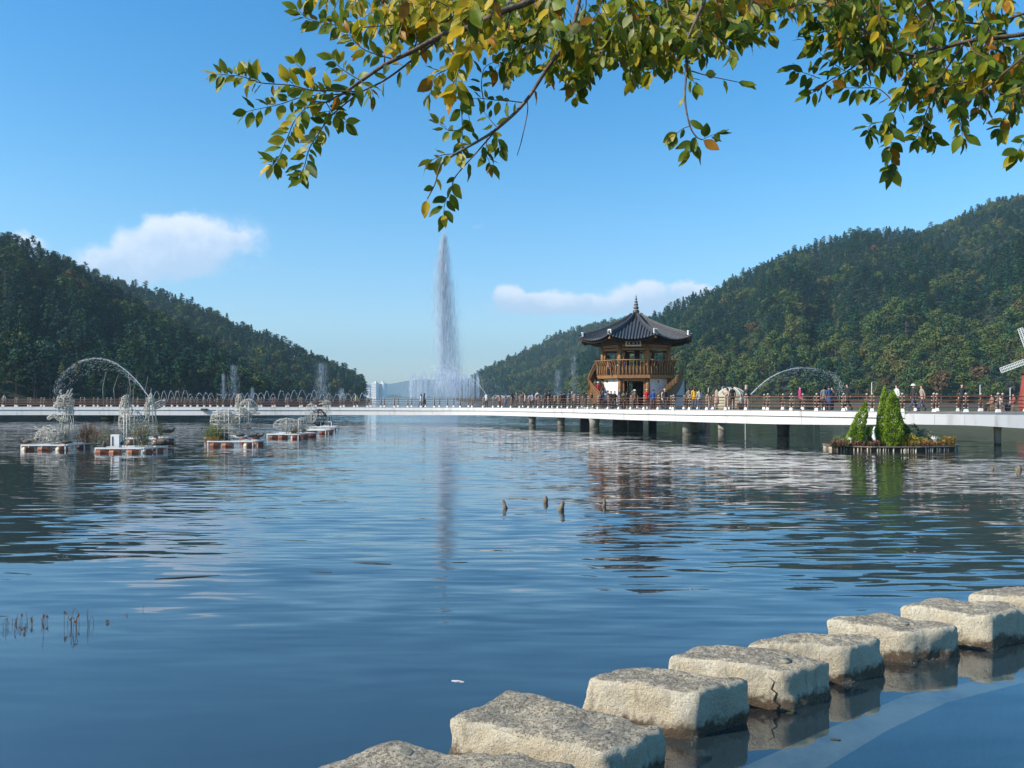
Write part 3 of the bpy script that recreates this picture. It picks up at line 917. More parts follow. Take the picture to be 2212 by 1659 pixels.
# roof
R_E = 5.62; APX = 8.92
def roof_pt(k, t, s):
    """point on face k; t along the eave 0..1, s 0 apex .. 1 eave"""
    a, b = oc(k, 1, 0), oc(k + 1, 1, 0)
    q = a.lerp(b, t)
    corner = abs(2 * t - 1)
    rad = .42 + (R_E - .42) * s
    lift = corner ** 2.2 * s ** 3 * .42
    ext = 1 + .012 * corner ** 2 * s
    z = APX - (APX - 6.55) * (1 - (1 - s) ** 1.25) + lift
    z = APX - (APX - 6.36) * (s ** .86) + lift
    return Vector((q.x * rad * ext, q.y * rad * ext, z))
for k in range(8):
    mb = MB(); nt_, ns = 26, 12; vs = []
    for i in range(ns + 1):
        for j in range(nt_ + 1): vs.append(roof_pt(k, j / nt_, i / ns))
    top = len(vs)
    fs = [(i * (nt_ + 1) + j, (i + 1) * (nt_ + 1) + j, (i + 1) * (nt_ + 1) + j + 1, i * (nt_ + 1) + j + 1) for i in range(ns) for j in range(nt_)]
    mb.add(vs, fs, 0, True)
    # tile rows run straight down the slope, parallel to the middle of the face, and end on the hips
    a, b = oc(k, 1, 0), oc(k + 1, 1, 0); mid = (a + b) / 2; ed = (b - a)
    NR = 15
    for i in range(NR):
        off = ((i + .5) / NR - .5)          # share of the eave length
        pts = []
        s0 = max(.02, abs(off) * 2 * 1.0)
        for q in range(9):
            s = s0 + (1 - s0) * q / 8
            t = .5 + off / s * 1.0
            if t < 0 or t > 1: continue
            p = roof_pt(k, t, s); p.z += .035
            if q == 8: p = p + Vector((mid.x, mid.y, 0)).normalized() * .06
            pts.append(p)
        if len(pts) > 1: mb.tube(pts, .085, 7, 0)
        if len(pts) > 1: mb.ellipsoid(pts[-1], (.10, .10, .10), 7, 5, 0)
    # soffit
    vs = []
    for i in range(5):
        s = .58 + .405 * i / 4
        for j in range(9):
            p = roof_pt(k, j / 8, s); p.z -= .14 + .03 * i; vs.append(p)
    part(mb, 'roof_slope', M['roof_tile'])
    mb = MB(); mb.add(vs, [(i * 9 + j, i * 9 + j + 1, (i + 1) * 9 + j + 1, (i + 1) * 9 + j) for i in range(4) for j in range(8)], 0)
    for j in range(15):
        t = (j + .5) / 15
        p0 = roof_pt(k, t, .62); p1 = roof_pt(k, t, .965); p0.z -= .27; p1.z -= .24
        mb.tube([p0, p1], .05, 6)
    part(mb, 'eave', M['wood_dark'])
    # hip ridge with white end tile
    hp = [roof_pt(k, 0, s) + Vector((0, 0, .15)) for s in (.0, .15, .3, .45, .6, .75, .88, .955)]
    mb = MB()
    for p0, p1 in zip(hp[:-1], hp[1:]): mb.bar(p0, p1 + (p1 - p0).normalized() * .02, .22, .26)
    mb.tube([p + Vector((0, 0, .15)) for p in hp], .11, 7)
    dd = Vector((hp[-1].x, hp[-1].y, 0)).normalized()
    mb.bar(hp[-1], hp[-1] + dd * .42 + Vector((0, 0, .02)), .16, .12)
    rg = part(mb, 'hip_ridge', M['roof_tile'])
    mb = MB(); e = hp[-1] + dd * .02; ang = math.atan2(dd.y, dd.x)
    mb.box(e + Vector((0, 0, .12)), (.14, .34, .44), ang, 0); mb.box(e + dd * .075 + Vector((0, 0, .14)), (.02, .20, .22), ang, 1)
    mb.build('ridge_end', [M['plaster'], M['roof_tile']], rg)
    mb = MB(); c0 = oc(k, RC + .2, ZCOL + .2); c1 = roof_pt(k, 0, .97); c1.z -= .28
    mb.bar(c0, c1, .16, .20); part(mb, 'corner_rafter', M['wood_dark'])
    mb = MB(); mb.bar(c1 - (c1 - c0).normalized() * .25, c1 + (c1 - c0).normalized() * .04, .17, .22); mb.build('rafter_end', M['wood'], rg)
mb = MB(); mb.prism([oc(k, RC + .25, 0).to_tuple()[:2] for k in range(8)], ZCOL + .05, ZCOL + .52); part(mb, 'bracket_ring', M['wood_dark'])
# spire of stacked pots with pale bands
mb = MB(); mb.lathe([(.55, APX - .10), (.60, APX + .02), (.48, APX + .14), (.30, APX + .22), (.30, APX + .30)], (0, 0, 0), 16); part(mb, 'roof_cap', M['roof_tile'])
sp_ = empty('spire', (0, 0, APX + .30), parent=pav)
z = 0.0
mb = MB(); wb = MB()
for (r, hh) in ((.34, .42), (.26, .34), (.215, .28), (.16, .26), (.10, .26)):
    mb.lathe([(r * .72, z), (r * .98, z + hh * .25), (r, z + hh * .5), (r * .9, z + hh * .8), (r * .6, z + hh - .03)], (0, 0, 0), 14, 0)
    wb.lathe([(r * .74, z + hh - .034), (r * .76, z + hh - .02), (r * .74, z + hh)], (0, 0, 0), 14, 0)
    z += hh + .004
mb.lathe([(.05, z), (.06, z + .08), (.004, z + .30)], (0, 0, 0), 10, 0)
mb.build('pot', M['roof_tile'], sp_); wb.build('band', M['plaster'], sp_)
mb = MB()
for k in range(8):
    a = oc(k, .42, APX + .22); b_ = oc(k, .70, APX + .34); mb.tube([a, (a + b_) / 2 + Vector((0, 0, .0)), b_], [.06, .05, .02], 5)
part(mb, 'cap_horns', M['roof_tile'])
# name board under the eave
nb = (oc(7, RC + .75, ZCOL + .02) + oc(8, RC + .75, ZCOL + .02)) / 2
nd = (oc(8, 1, 0) - oc(7, 1, 0)).normalized(); ang = math.atan2(nd.y, nd.x); nn_ = Vector((nd.y, -nd.x, 0))
mb = MB(); mb.box(nb, (1.45, .07, .50), ang, 0); sb_ = part(mb, 'name_board', M['plaster'])
mb = MB(); mb.box(nb + nn_ * .045 + Vector((0, 0, .03)), (1.18, .02, .30), ang, 0); mb.build('board_face', M['black'], sb_)
mb = MB()
for i, st in enumerate([[(0, .09, .16, .03), (0, 0, .03, .2), (-.06, -.06, .03, .1), (.06, -.06, .03, .1), (0, -.02, .14, .025)],
                        [(-.05, 0, .03, .22), (.05, .04, .12, .03), (.05, -.05, .12, .03), (.08, 0, .03, .16)],
                        [(0, .08, .18, .03), (0, 0, .14, .025), (0, -.08, .18, .03), (0, 0, .03, .18)]]):
    for (x_, z_, w_, h_) in st:
        mb.box(nb + nd * ((i - 1) * .37 + x_) + nn_ * .062 + Vector((0, 0, .03 + z_)), (w_, .012, h_), ang)
mb.build('characters', M['plaster'], sb_)
# right stair: curved flight from the front right up and round to the balcony
def stair(name, pts, width_in, n, side_panel=True):
    """pts outer edge (x, y, z) relative to the pavilion"""
    pc = catmull(pts, 12); st = empty(name, (0, 0, 0), parent=pav)
    N = len(pc)
    def inner(p):
        r = Vector((p.x, p.y, 0)).normalized(); return p - r * width_in
    for i in range(n):
        p = pc[int((i + .5) * (N - 1) / n)]; q = inner(p)
        mb = MB(); mb.bar(p, q, .30, .05); mb.build('tread', M['wood'], st)
    mb = MB(); vs = []
    for p in pc: vs += [p + Vector((0, 0, -.22)), p + Vector((0, 0, .75))]
    th = [inner(p) for p in pc]
    fs = [(2 * i, 2 * i + 2, 2 * i + 3, 2 * i + 1) for i in range(N - 1)]
    for p0, p1 in zip(pc[:-1], pc[1:]):
        mb.bar(p0 + Vector((0, 0, -.12)), p1 + Vector((0, 0, -.12)), .08, .34)
        mb.bar(inner(p0) + Vector((0, 0, -.12)), inner(p1) + Vector((0, 0, -.12)), .08, .30)
    mb.build('stringer', M['wood'], st)
    mb = MB()
    for p0, p1 in zip(pc[:-1], pc[1:]):
        r = Vector((p0.x, p0.y, 0)).normalized() * .05
        h_ = min(.85, max(.1, p0.z - .05))
        mb.bar(p0 + r + Vector((0, 0, .35 - h_ / 2)), p1 + r + Vector((0, 0, .35 - h_ / 2)), .04, h_ + .25)
    mb.build('side_board', M['wood_mid'], st)
    mb = MB()
    for p0, p1 in zip(pc[:-1], pc[1:]):
        r = Vector((p0.x, p0.y, 0)).normalized() * .10
        mb.bar(p0 + r * 1.6 + Vector((0, 0, 1.02)), p1 + r * 1.6 + Vector((0, 0, 1.02)), .08, .07)
    mb.build('handrail', M['wood'], st)
    mb = MB()
    for p0, p1 in zip(pc[:-1], pc[1:]):
        r = Vector((p0.x, p0.y, 0)).normalized() * .10
        mb.bar(p0 + r * .7 + Vector((0, 0, .66)), p1 + r * .7 + Vector((0, 0, .66)), .035, .07)
    mb.build('mid_rail', M['wood'], st)
    nb_ = int(n * 1.6)
    for i in range(nb_):
        p = pc[int((i + .5) * (N - 1) / nb_)]; r = Vector((p.x, p.y, 0)).normalized()
        mb = MB()
        for (o0, z0), (o1, z1) in (((.03, 0), (.10, .45)), ((.10, .45), (.06, .7)), ((.06, .7), (.17, 1.02))):
            mb.bar(p + r * o0 + Vector((0, 0, z0)), p + r * o1 + Vector((0, 0, z1)), .07, .07)
        mb.build('baluster', M['wood'], st)
    return st
def rel(u, v, D): p = P(u, v, D); return p - Vector(pav.location)
stair('right_stair', [rel(1416, 877, 70.0), rel(1434, 862, 70.3), rel(1450, 847, 71.2), rel(1463, 832, 73.0), rel(1472, 815, 75.2), rel(1475, 802, 77.5)], 1.25, 15)
stair('left_stair', [rel(1299, 872, 71.5), rel(1286, 858, 72.5), rel(1275, 843, 74)], 1.15, 7)
stair('left_stair', [rel(1273, 843, 74), rel(1279, 826, 75.2), rel(1290, 806, 76.5)], 1.15, 8)
mb = MB(); q = rel(1272, 842, 74); mb.box((q.x, q.y, q.z / 2 - .05), (.22, .22, q.z)); part(mb, 'stair_post', M['wood'])
# landing wall behind the right stair (white panel with dark frame)
mb = MB(); q = rel(1474, 850, 77); mb.box((q.x - .2, q.y, 1.4), (.95, .08, 2.5), .2); part(mb, 'wall_panel', M['plaster'])
mb = MB(); mb.box((q.x - .2, q.y - .06, 1.1), (1.0, .06, .1), .2); mb.box((q.x + .28, q.y + .04, 1.4), (.1, .12, 2.7), .2); part(mb, 'sill', M['wood_dark'])
# ------------------------------------------------------------------ stepping stones
def stone_material():
    m = bpy.data.materials.new('granite'); m.use_nodes = True
    nt = m.node_tree; T = NT(nt); b = nt.nodes['Principled BSDF']
    tcn = T.n('ShaderNodeTexCoord'); geo = T.n('ShaderNodeNewGeometry')
    pos = geo.outputs['Position']
    sp = T.n('ShaderNodeSeparateXYZ'); T.link(pos, sp.inputs[0])
    ns = T.n('ShaderNodeSeparateXYZ'); T.link(geo.outputs['True Normal'], ns.inputs[0])
    speck = T.noise(pos, 95.0, 3, .7); big = T.noise(pos, 3.0, 5, .6); med = T.noise(pos, 16.0, 4, .65); fine = T.noise(pos, 240.0, 2, .6)
    c = T.mix(T.maprange(big.outputs[0], .35, .7), (0.76, 0.64, 0.44, 1), (0.86, 0.79, 0.62, 1))
    c = T.mix(T.maprange(speck.outputs[0], .56, .66, 0, .75, True), c, (0.16, 0.12, 0.08, 1))
    c = T.mix(T.maprange(fine.outputs[0], .58, .75, 0, .5, True), c, (0.78, 0.75, 0.68, 1))
    # dirt and lichen lying on the tops
    up = T.maprange(ns.outputs[2], .6, .95, 0, 1, True)
    dirt = T.math('MULTIPLY', up, T.maprange(T.math('ADD', med.outputs[0], T.math('MULTIPLY', big.outputs[0], .8)), .66, 1.08, 0, .75, True))
    c = T.mix(dirt, c, (0.17, 0.135, 0.090, 1))
    c = T.mix(T.math('MULTIPLY', up, T.maprange(T.noise(pos, 42.0, 4, .7).outputs[0], .50, .58, 0, .80, True)), c, (0.10, 0.085, 0.06, 1))
    # brown tide mark just above the water
    wob = T.math('ADD', sp.outputs[2], T.math('ADD', T.math('MULTIPLY', T.math('SUBTRACT', med.outputs[0], .5), -.22), T.math('MULTIPLY', T.math('SUBTRACT', big.outputs[0], .5), -.30)))
    streak = T.noise(T.vmath('MULTIPLY', pos, (1.0, 1.0, .22)), 13.0, 4, .6)
    c = T.mix(T.maprange(streak.outputs[0], .54, .70, 0, .40, True), c, (0.26, 0.20, 0.12, 1))
    c = T.mix(T.maprange(wob, .06, .17, .94, 0, True), c, (0.095, 0.058, 0.026, 1))
    T.link(c, b.inputs['Base Color'])
    T.link(T.maprange(wob, .02, .07, .25, .85, True), b.inputs['Roughness'])
    bp = T.n('ShaderNodeBump'); bp.inputs['Strength'].default_value = 1.0; bp.inputs['Distance'].default_value = .035
    hsum = T.math('ADD', T.math('MULTIPLY', T.noise(pos, 26.0, 7, .75).outputs[0], 1.6), T.math('MULTIPLY', speck.outputs[0], .6))
    T.link(hsum, bp.inputs['Height']); T.link(bp.outputs[0], b.inputs['Normal'])
    return m
M['granite'] = stone_material()
M['plug'] = mat('plug', (0.24, 0.23, 0.17), 0.85, (0.14, 0.13, 0.10), 30, bump=.3, bscale=80)
def stone(near, right, left, top, seed, label, plugs, hvar=0.0):
    """near/right/left: waterline corners (x, y); the far corner closes the block"""
    near, right, left = Vector(near), Vector(right), Vector(left)
    e1 = (near - left); e2 = (right - near)
    L1, L2 = e1.length, e2.length
    c = left + e1 * .5 + e2 * .5
    root = empty('stepping_stone', (c.x, c.y, 0))
    tag(root, label, 'stepping stone', 'granite stepping stones')
    H0 = -.62
    bm = bmesh.new()
    n1, n2, nz = 44, 30, 22
    # superellipsoid-like rounded block built from a cube grid
    def addface(fn, na, nb):
        g = [[bm.verts.new(fn(i / na * 2 - 1, j / nb * 2 - 1)) for j in range(nb + 1)] for i in range(na + 1)]
        for i in range(na):
            for j in range(nb): bm.faces.new((g[i][j], g[i + 1][j], g[i + 1][j + 1], g[i][j + 1]))
    addface(lambda a, b_: (a, b_, 1), n1, n2)
    addface(lambda a, b_: (a, -1, b_), n1, nz); addface(lambda a, b_: (-a, 1, b_), n1, nz)
    addface(lambda a, b_: (1, a, b_), n2, nz); addface(lambda a, b_: (-1, -a, b_), n2, nz)
    bmesh.ops.remove_doubles(bm, verts=bm.verts, dist=1e-5)
    rr = .10
    d1 = e1.normalized(); d2 = e2.normalized()
    for v in bm.verts:
        a, b_, z = v.co
        x = a * L1 / 2; y = b_ * L2 / 2
        hz_ = (top - H0) / 2
        zc = z * hz_
        # round the edges by clamping to an inner box and pushing out by a radius
        ix = max(-(L1 / 2 - rr), min(L1 / 2 - rr, x)); iy = max(-(L2 / 2 - rr), min(L2 / 2 - rr, y)); iz = max(-(hz_ - rr * .62), min(hz_ - rr * .62, zc))
        d = Vector((x - ix, y - iy, (zc - iz) * 1.6))
        if d.length > 1e-6:
            d.normalize(); p = Vector((ix + d.x * rr, iy + d.y * rr, iz + d.z * rr * .62))
        else: p = Vector((x, y, zc))
        # sides lean in slightly towards the top
        t = (p.z + hz_) / (2 * hz_)
        f = 1.03 - .05 * t
        p.x *= f; p.y *= f
        w = Vector((p.x + seed * 7.1, p.y - seed * 3.3, p.z))
        nrm = Vector((p.x / L1, p.y / L2, p.z * .4)).normalized()
        disp = mnoise.noise(w * 2.1) * .062 + mnoise.noise(w * 5.5) * .034 + mnoise.noise(w * 15) * .014 + mnoise.noise(w * 36) * .004
        p += nrm * disp
        if t > .8: p.z += mnoise.noise(Vector((w.x * 2.4, w.y * 2.4, seed))) * .035 + hvar * (-p.x / L1)
        q = d1 * p.x + d2 * p.y
        v.co = (q.x, q.y, p.z + (top + H0) / 2)
    bmesh.ops.recalc_face_normals(bm, faces=bm.faces)
    me = bpy.data.meshes.new('stone_block'); bm.to_mesh(me); bm.free()
    me.polygons.foreach_set('use_smooth', [True] * len(me.polygons)); me.materials.append(M['granite'])
    o = link_mesh('block', me, root)
    from mathutils.bvhtree import BVHTree
    bv = BVHTree.FromPolygons([v.co.copy() for v in me.vertices], [tuple(p.vertices) for p in me.polygons])
    for (a, b_) in plugs:
        q = d1 * (a * L1 / 2) + d2 * (b_ * L2 / 2)
        hit = bv.ray_cast(Vector((q.x, q.y, 3)), Vector((0, 0, -1)))
        if hit[0] is None: continue
        mb = MB(); mb.lathe([(.052, -.02), (.052, .001), (.046, .003), (.0, .003)], (0, 0, 0), 16, 0)
        pl = mb.build('plug', M['plug'], root); pl.location = hit[0]
        pl.rotation_euler = hit[1].to_track_quat('Z', 'Y').to_euler()
    if 'crack' in label:
        pts = []; d3 = Vector((d1.x, d1.y, 0)); outw = Vector((-d1.y, d1.x, 0)); outw = outw if outw.y < 0 else -outw
        for i in range(9):
            q = d3 * (L1 * (.24 + .02 * math.sin(i * 2.1) - .006 * i)) + outw * 2 + Vector((0, 0, .02 + i * .036))
            hit = bv.ray_cast(q, -outw)
            if hit[0] is not None: pts.append(hit[0] + outw * .001)
        if len(pts) > 2:
            mb = MB(); mb.tube(pts, [.012 - .0011 * i for i in range(len(pts))], 5); mb.build('crack', M['bed'], root)
    return root
def g2(u, v): p = G(u, v); return (p.x, p.y)
STONES = [
 ((.0, 5.0), (.52, 5.46), (-1.45, 5.40), .42, 'nearest stepping stone, cut off by the bottom of the picture', [(-.55, .35)]),
 ((.70, 5.68), (1.28, 6.22), (-.58, 6.36), .375, 'second nearest stepping stone with a dark mossy top and two round plugs', [(-.62, .45), (.62, -.1)]),
 (g2(1494, 1601), g2(1622, 1561), (.61, 7.12), .42, 'third stepping stone, pale with a rounded left end', [(-.55, .55), (.62, .1)]),
 (g2(1699, 1539), g2(1801, 1506), (1.50, 7.70), .42, 'fourth stepping stone with a crack down its front face', [(.66, -.15)]),
 (g2(1826, 1479), g2(1919, 1455), (2.43, 8.16), .41, 'fifth stepping stone with a brown stained uneven top', [(-.5, .2), (.55, -.3)]),
 (g2(1963, 1435), g2(2082, 1417), (3.62, 9.02), .39, 'sixth stepping stone, lower and smoother than its neighbours', [(.35, -.1)]),
 (g2(2139, 1406), (6.42, 9.50), (4.78, 9.58), .42, 'seventh stepping stone reaching the right edge of the picture', [(-.5, .5), (.6, -.1)]),
 ((7.0, 9.72), (7.75, 10.1), (5.96, 10.15), .41, 'farthest stepping stone, mostly behind the seventh at the right edge', []),
]
for i, (a, b_, c, top, lab, pl) in enumerate(STONES):
    stone(a, b_, c, top, i + 1.3, lab, pl, .03 if i % 2 else -.02)
# crack of the fourth stone
nr = Vector((*g2(1699, 1539), 0)); lf = Vector((1.50, 7.70, 0)); dr = (lf - nr).normalized(); outw = Vector((-dr.y, dr.x, 0))
if outw.y > 0: outw = -outw
mb = MB(); cr = [nr + dr * (.30 + .02 * math.sin(i * 1.9)) + outw * (-.012) + Vector((0, 0, .02 + i * .035)) for i in range(8)]
cr[0] += outw * .01


# ------------------------------------------------------------------ small things in the water
M['stump'] = mat('stump', (0.20, 0.16, 0.11), 0.85, (0.07, 0.06, 0.045), 9, bump=.6, bscale=30)
def stump(u, v, wpx, hpx, seed, label, lean=.2):
    p = G(u, v); k = p.y / F; mb = MB(); h = hpx * k * .8; w = wpx * k * .38
    random.seed(seed)
    pts = [(0, 0, -.3), (0, 0, 0), (lean * w, 0, h * .4), (lean * 1.6 * w, .02, h * .75), (lean * 2 * w, 0, h)]
    mb.tube(pts, [w * 1.25, w * 1.15, w * uni(.8, 1.05), w * uni(.55, .8), w * uni(.2, .45)], 7)
    for i in range(len(mb.v)):
        x, y, z = mb.v[i]; d = mnoise.noise(Vector((x * 9, y * 9, z * 9 + seed))) * w * .5
        mb.v[i] = (x + d, y + d * .5, z)
    o = mb.build('post_stump', M['stump'], loc=p); tag(o, label, 'stump', 'old post stumps standing out of the water')
stump(1092, 1098, 13, 22, 1, 'leaning dark post stump, leftmost of the small stumps in open water', -.5)
stump(1178, 1086, 13, 19, 2, 'short pale-topped stump second from the left in open water', .1)
stump(1211, 1103, 17, 26, 3, 'thick dark pointed stump, largest of the stumps in open water', .4)
stump(1305, 1093, 11, 22, 4, 'square brown stump in the dark reflection of the pavilion', .1)
stump(2144, 1014, 7, 8, 5, 'tiny dark stump poking up near the right edge', .1)
stump(2200, 1016, 16, 15, 6, 'low brown stump at the far right by the slim pier', .1)
M['weed'] = mat('weed', (0.10, 0.075, 0.035), 0.7, (0.16, 0.05, 0.02), 6)
def weed(u, v, n, wpx, hpx, seed, label):
    random.seed(seed); c = G(u, v); k = c.y / F; mb = MB()
    for i in range(n):
        bx = uni(-.5, .5) * wpx * k; by = uni(-.5, .5) * .5
        h = uni(.25, .62) * hpx * k; lx = uni(-.22, .22) * h
        pts = [Vector((bx, by, -.25)), Vector((bx, by, 0)), Vector((bx + lx * .3, by, h * .6)), Vector((bx + lx * .8, by, h * .9)), Vector((bx + lx * 1.3, by, h * uni(.85, 1.0)))]
        mb.tube(catmull(pts, 3), .003, 4)
        if rnd() < .5:
            q = pts[3]; mb.add([q, q + Vector((.02, 0, .012)), q + Vector((.06 * uni(-1, 1), 0, -.04)), q + Vector((-.01, 0, -.02))], [(0, 1, 2, 3)])
    o = mb.build('water_weed', M['weed'], loc=c); tag(o, label, 'water plant', 'withered weeds standing in the shallow water')
weed(55, 1352, 26, 70, 36, 1, 'matted clump of withered brown weed at the lower left edge')
weed(150, 1358, 16, 70, 66, 2, 'taller clump of withered stalks right of the matted weed')
weed(20, 1350, 4, 30, 40, 3, 'few thin stalks at the very left edge of the water')
weed(255, 1336, 2, 30, 16, 4, 'two short dark twigs right of the withered stalks')
weed(299, 1322, 1, 6, 22, 5, 'single bent twig standing farthest right of the weeds')
M['drift'] = mat('drift', (0.06, 0.06, 0.05), 0.8)
M['litter'] = mat('litter', (0.65, 0.60, 0.60), 0.5)
M['yleaf'] = mat('yleaf', (0.55, 0.33, 0.05), 0.6)
def floater(name, u, v, L, Wd, m, label, cat, curl=.01, seed=0):
    p = G(u, v); random.seed(seed); mb = MB(); n = 7; vs = []
    for i in range(n):
        t = i / (n - 1); w = Wd * math.sin(math.pi * (.12 + .8 * t)) * .5 * uni(.7, 1.2)
        zz = .006 + curl * .12 * math.sin(math.pi * t)
        for s in (-1, 1):
            for dz in (0, -.014): vs.append(((t - .5) * L, s * w + uni(-.1, .1) * Wd, zz + dz))
    fs = []
    for i in range(n - 1):
        a = i * 4; b_ = a + 4
        fs += [(a, b_, b_ + 2, a + 2), (a + 1, a + 3, b_ + 3, b_ + 1), (a, a + 1, b_ + 1, b_), (a + 2, b_ + 2, b_ + 3, a + 3)]
    mb.add(vs, fs); o = mb.build(name, m, loc=p, rot=(0, 0, uni(-.3, .3))); tag(o, label, cat)
floater('litter', 989, 1472, .14, .03, M['litter'], 'small pale scrap of litter floating in the calm foreground', 'litter', .01, 1)
floater('drift_twig', 805, 1217, .70, .06, M['drift'], 'short dark strip of drift weed in mid water, left of the jet reflection', 'debris', .05, 2)
floater('drift_twig', 405, 1247, 1.0, .07, M['drift'], 'long dark strip of drift weed in the cloud reflection', 'debris', .06, 3)
floater('drift_twig', 693, 1236, .4, .04, M['drift'], 'thin dark drift twig between two larger strips', 'debris', .01, 4)
floater('drift_twig', 993, 1215, .28, .03, M['drift'], 'tiny dark drift twig right of the jet reflection', 'debris', .01, 5)
floater('fallen_leaf', 1706, 1541, .07, .03, M['yleaf'], 'orange fallen leaf floating at the corner of the fourth stone', 'leaf', .01, 6)
floater('fallen_leaf', 1805, 1598, .09, .03, M['drift'], 'brown fallen leaf floating above the submerged apron', 'leaf', .01, 7)
# ------------------------------------------------------------------ floating rafts with white wire sculptures
def raft(label, corners, ztop, drums, legs, rz=0, extra=None):
    """corners: outline of the frame on the water, given as (u, D)"""
    pts = [Vector((X(u, D), D, 0)) for u, D in corners]
    c = sum(pts, Vector()) / len(pts)
    root = empty('raft', (c.x, c.y, 0)); tag(root, label, 'raft', 'floating rafts carrying the wire sculptures')
    q = [p - c for p in pts]
    for i in range(len(q)):
        a, b = q[i], q[(i + 1) % len(q)]
        mb = MB(); d_ = (b - a).normalized(); mb.bar(a + d_ * .04 + Vector((0, 0, ztop)), b - d_ * .04 + Vector((0, 0, ztop)), .10, .07); mb.build('rail', M['frame_white'], root)
    # cross members and thin deck strips
    for t in (.25, .5, .75):
        a = q[0].lerp(q[3 % len(q)], t) if len(q) > 3 else q[0].lerp(q[2], t); b = q[1].lerp(q[2], t)
        mb = MB(); mb.bar(a + Vector((0, 0, ztop - .02)), b + Vector((0, 0, ztop - .02)), .07, .05); mb.build('cross_bar', M['frame_white'], root)
    for (i, t) in legs:
        p = q[i].lerp(q[(i + 1) % len(q)], t)
        mb = MB(); mb.box(p + Vector((0, 0, ztop / 2 - .33)), (.055, .055, ztop + .58)); mb.build('leg', M['frame_white'], root)
    for (i, t, L, ang) in drums:
        p = q[i].lerp(q[(i + 1) % len(q)], t) * .90
        mb = MB(); r = .20; zc = ztop - .26
        dv = Vector((math.cos(ang), math.sin(ang), 0))
        a = p - dv * L / 2 + Vector((0, 0, zc)); b = p + dv * L / 2 + Vector((0, 0, zc))
        mb.tube([a, a + dv * .03, a + dv * (L * .33), a + dv * (L * .36), a + dv * (L * .39), b - dv * .03, b], [r * .93, r, r, r * 1.06, r, r, r * .93], 14, 0)
        for e, s_ in ((a, -1), (b, 1)):
            mb.tube([e + dv * s_ * .002, e + dv * s_ * .02], r * .80, 12, 1)
        mb.build('drum', [M['drum'], M['drum_end']], root)
    return root, c
def cage(mb, c, r, nlat=7, nlon=10, rad=.014, jit=.03, sc=0, rot=None):
    """wire basket in the shape of a blob, with random scribbles of wire over it"""
    c = Vector(c)
    def pt(th, ph):
        d = Vector((math.cos(th) * math.cos(ph) * r[0], math.sin(th) * math.cos(ph) * r[1], math.sin(ph) * r[2]))
        d *= 1 + jit * math.sin(th * 3 + ph * 5)
        if rot is not None: d = rot @ d
        return c + d
    for i in range(nlat):
        ph = -math.pi / 2 + math.pi * (i + 1) / (nlat + 1)
        mb.tube([pt(2 * math.pi * k / 16, ph) for k in range(17)], rad, 3, cap=False)
    for j in range(nlon):
        th = 2 * math.pi * j / nlon
        mb.tube([pt(th, -math.pi / 2 + math.pi * k / 12) for k in range(13)], rad, 3, cap=False)
    for s_ in range(int(sc * .55)):
        th, ph = uni(0, 6.28), uni(-1.2, 1.2); pts = []
        for k in range(9):
            pts.append(pt(th, ph)); th += uni(-.5, .5); ph = max(-1.4, min(1.4, ph + uni(-.4, .4)))
        mb.tube(catmull(pts, 2), rad * .9, 3, cap=False)
def wtube_cage(mb, pts, rs, nlon=7, rad=.014, sc=0):
    """wire cage around a bent body"""
    pc = catmull(pts, 5); n = len(pc); rr = [float(np.interp(i / (n - 1), np.linspace(0, 1, len(rs)), rs)) for i in range(n)]
    lines = [[] for _ in range(nlon)]
    for i in range(n):
        t = (pc[min(n - 1, i + 1)] - pc[max(0, i - 1)]).normalized()
        sx = t.cross(Vector((0, 1, 0.2))).normalized(); sy = t.cross(sx)
        ring = []
        for k in range(nlon):
            a = 2 * math.pi * k / nlon; p = pc[i] + (sx * math.cos(a) + sy * math.sin(a)) * rr[i]
            lines[k].append(p); ring.append(p)
        if i % 2 == 0: mb.tube(ring + [ring[0]], rad, 3, cap=False)
    for l in lines: mb.tube(l, rad, 3, cap=False)
    for s_ in range(int(sc * .55)):
        i = random.randrange(n); a = uni(0, 6.28); pts2 = []
        for k in range(7):
            i = max(0, min(n - 1, i + random.choice((-1, 0, 1)))); a += uni(-.7, .7)
            p = pc[i] + Vector((math.cos(a), math.sin(a) * .6, math.sin(a * 1.3))) * rr[i] * uni(.7, 1.15); pts2.append(p)
        mb.tube(catmull(pts2, 2), rad, 3, cap=False)
def sculpt(name, mb, c, label, m=None):
    me = mb.mesh(name, m or M['wire']); me.transform(Matrix.Translation(-Vector(c)))
    o = link_mesh(name, me); o.location = c; tag(o, label, 'sculpture', 'white wire light sculptures on the rafts'); return o
random.seed(3)
# --- raft and dragon, far left
D1 = 43.5; zt = .29
raft('floating raft under the dragon, farthest left', [(45, 43.2), (142, 43.2), (203, 45.3), (110, 45.3)], zt,
     [(0, .08, .5, 1.2), (0, .5, .6, .2), (0, .92, .5, 1.2), (1, .8, .6, .2), (2, .2, .5, .3)], [(0, .01), (0, .17), (0, .47), (0, .83), (0, .99), (1, .3), (1, .65), (1, .9)])
def Q(u, v, D=44.2): return P(u, v, D)
mb = MB()
wtube_cage(mb, [Q(84, 950), Q(92, 935, 44.6), Q(108, 930, 44.4), Q(118, 942, 44), Q(128, 948), Q(137, 930, 44.2), Q(141, 905), Q(146, 888), Q(142, 874)], [.22, .26, .30, .36, .34, .28, .24, .22, .2], 8, .016, 60)
cage(mb, Q(141, 868), (.50, .32, .40), 6, 9, .015, .1, 34)
cage(mb, Q(128, 876), (.30, .2, .16), 4, 6, .015, .1, 12)
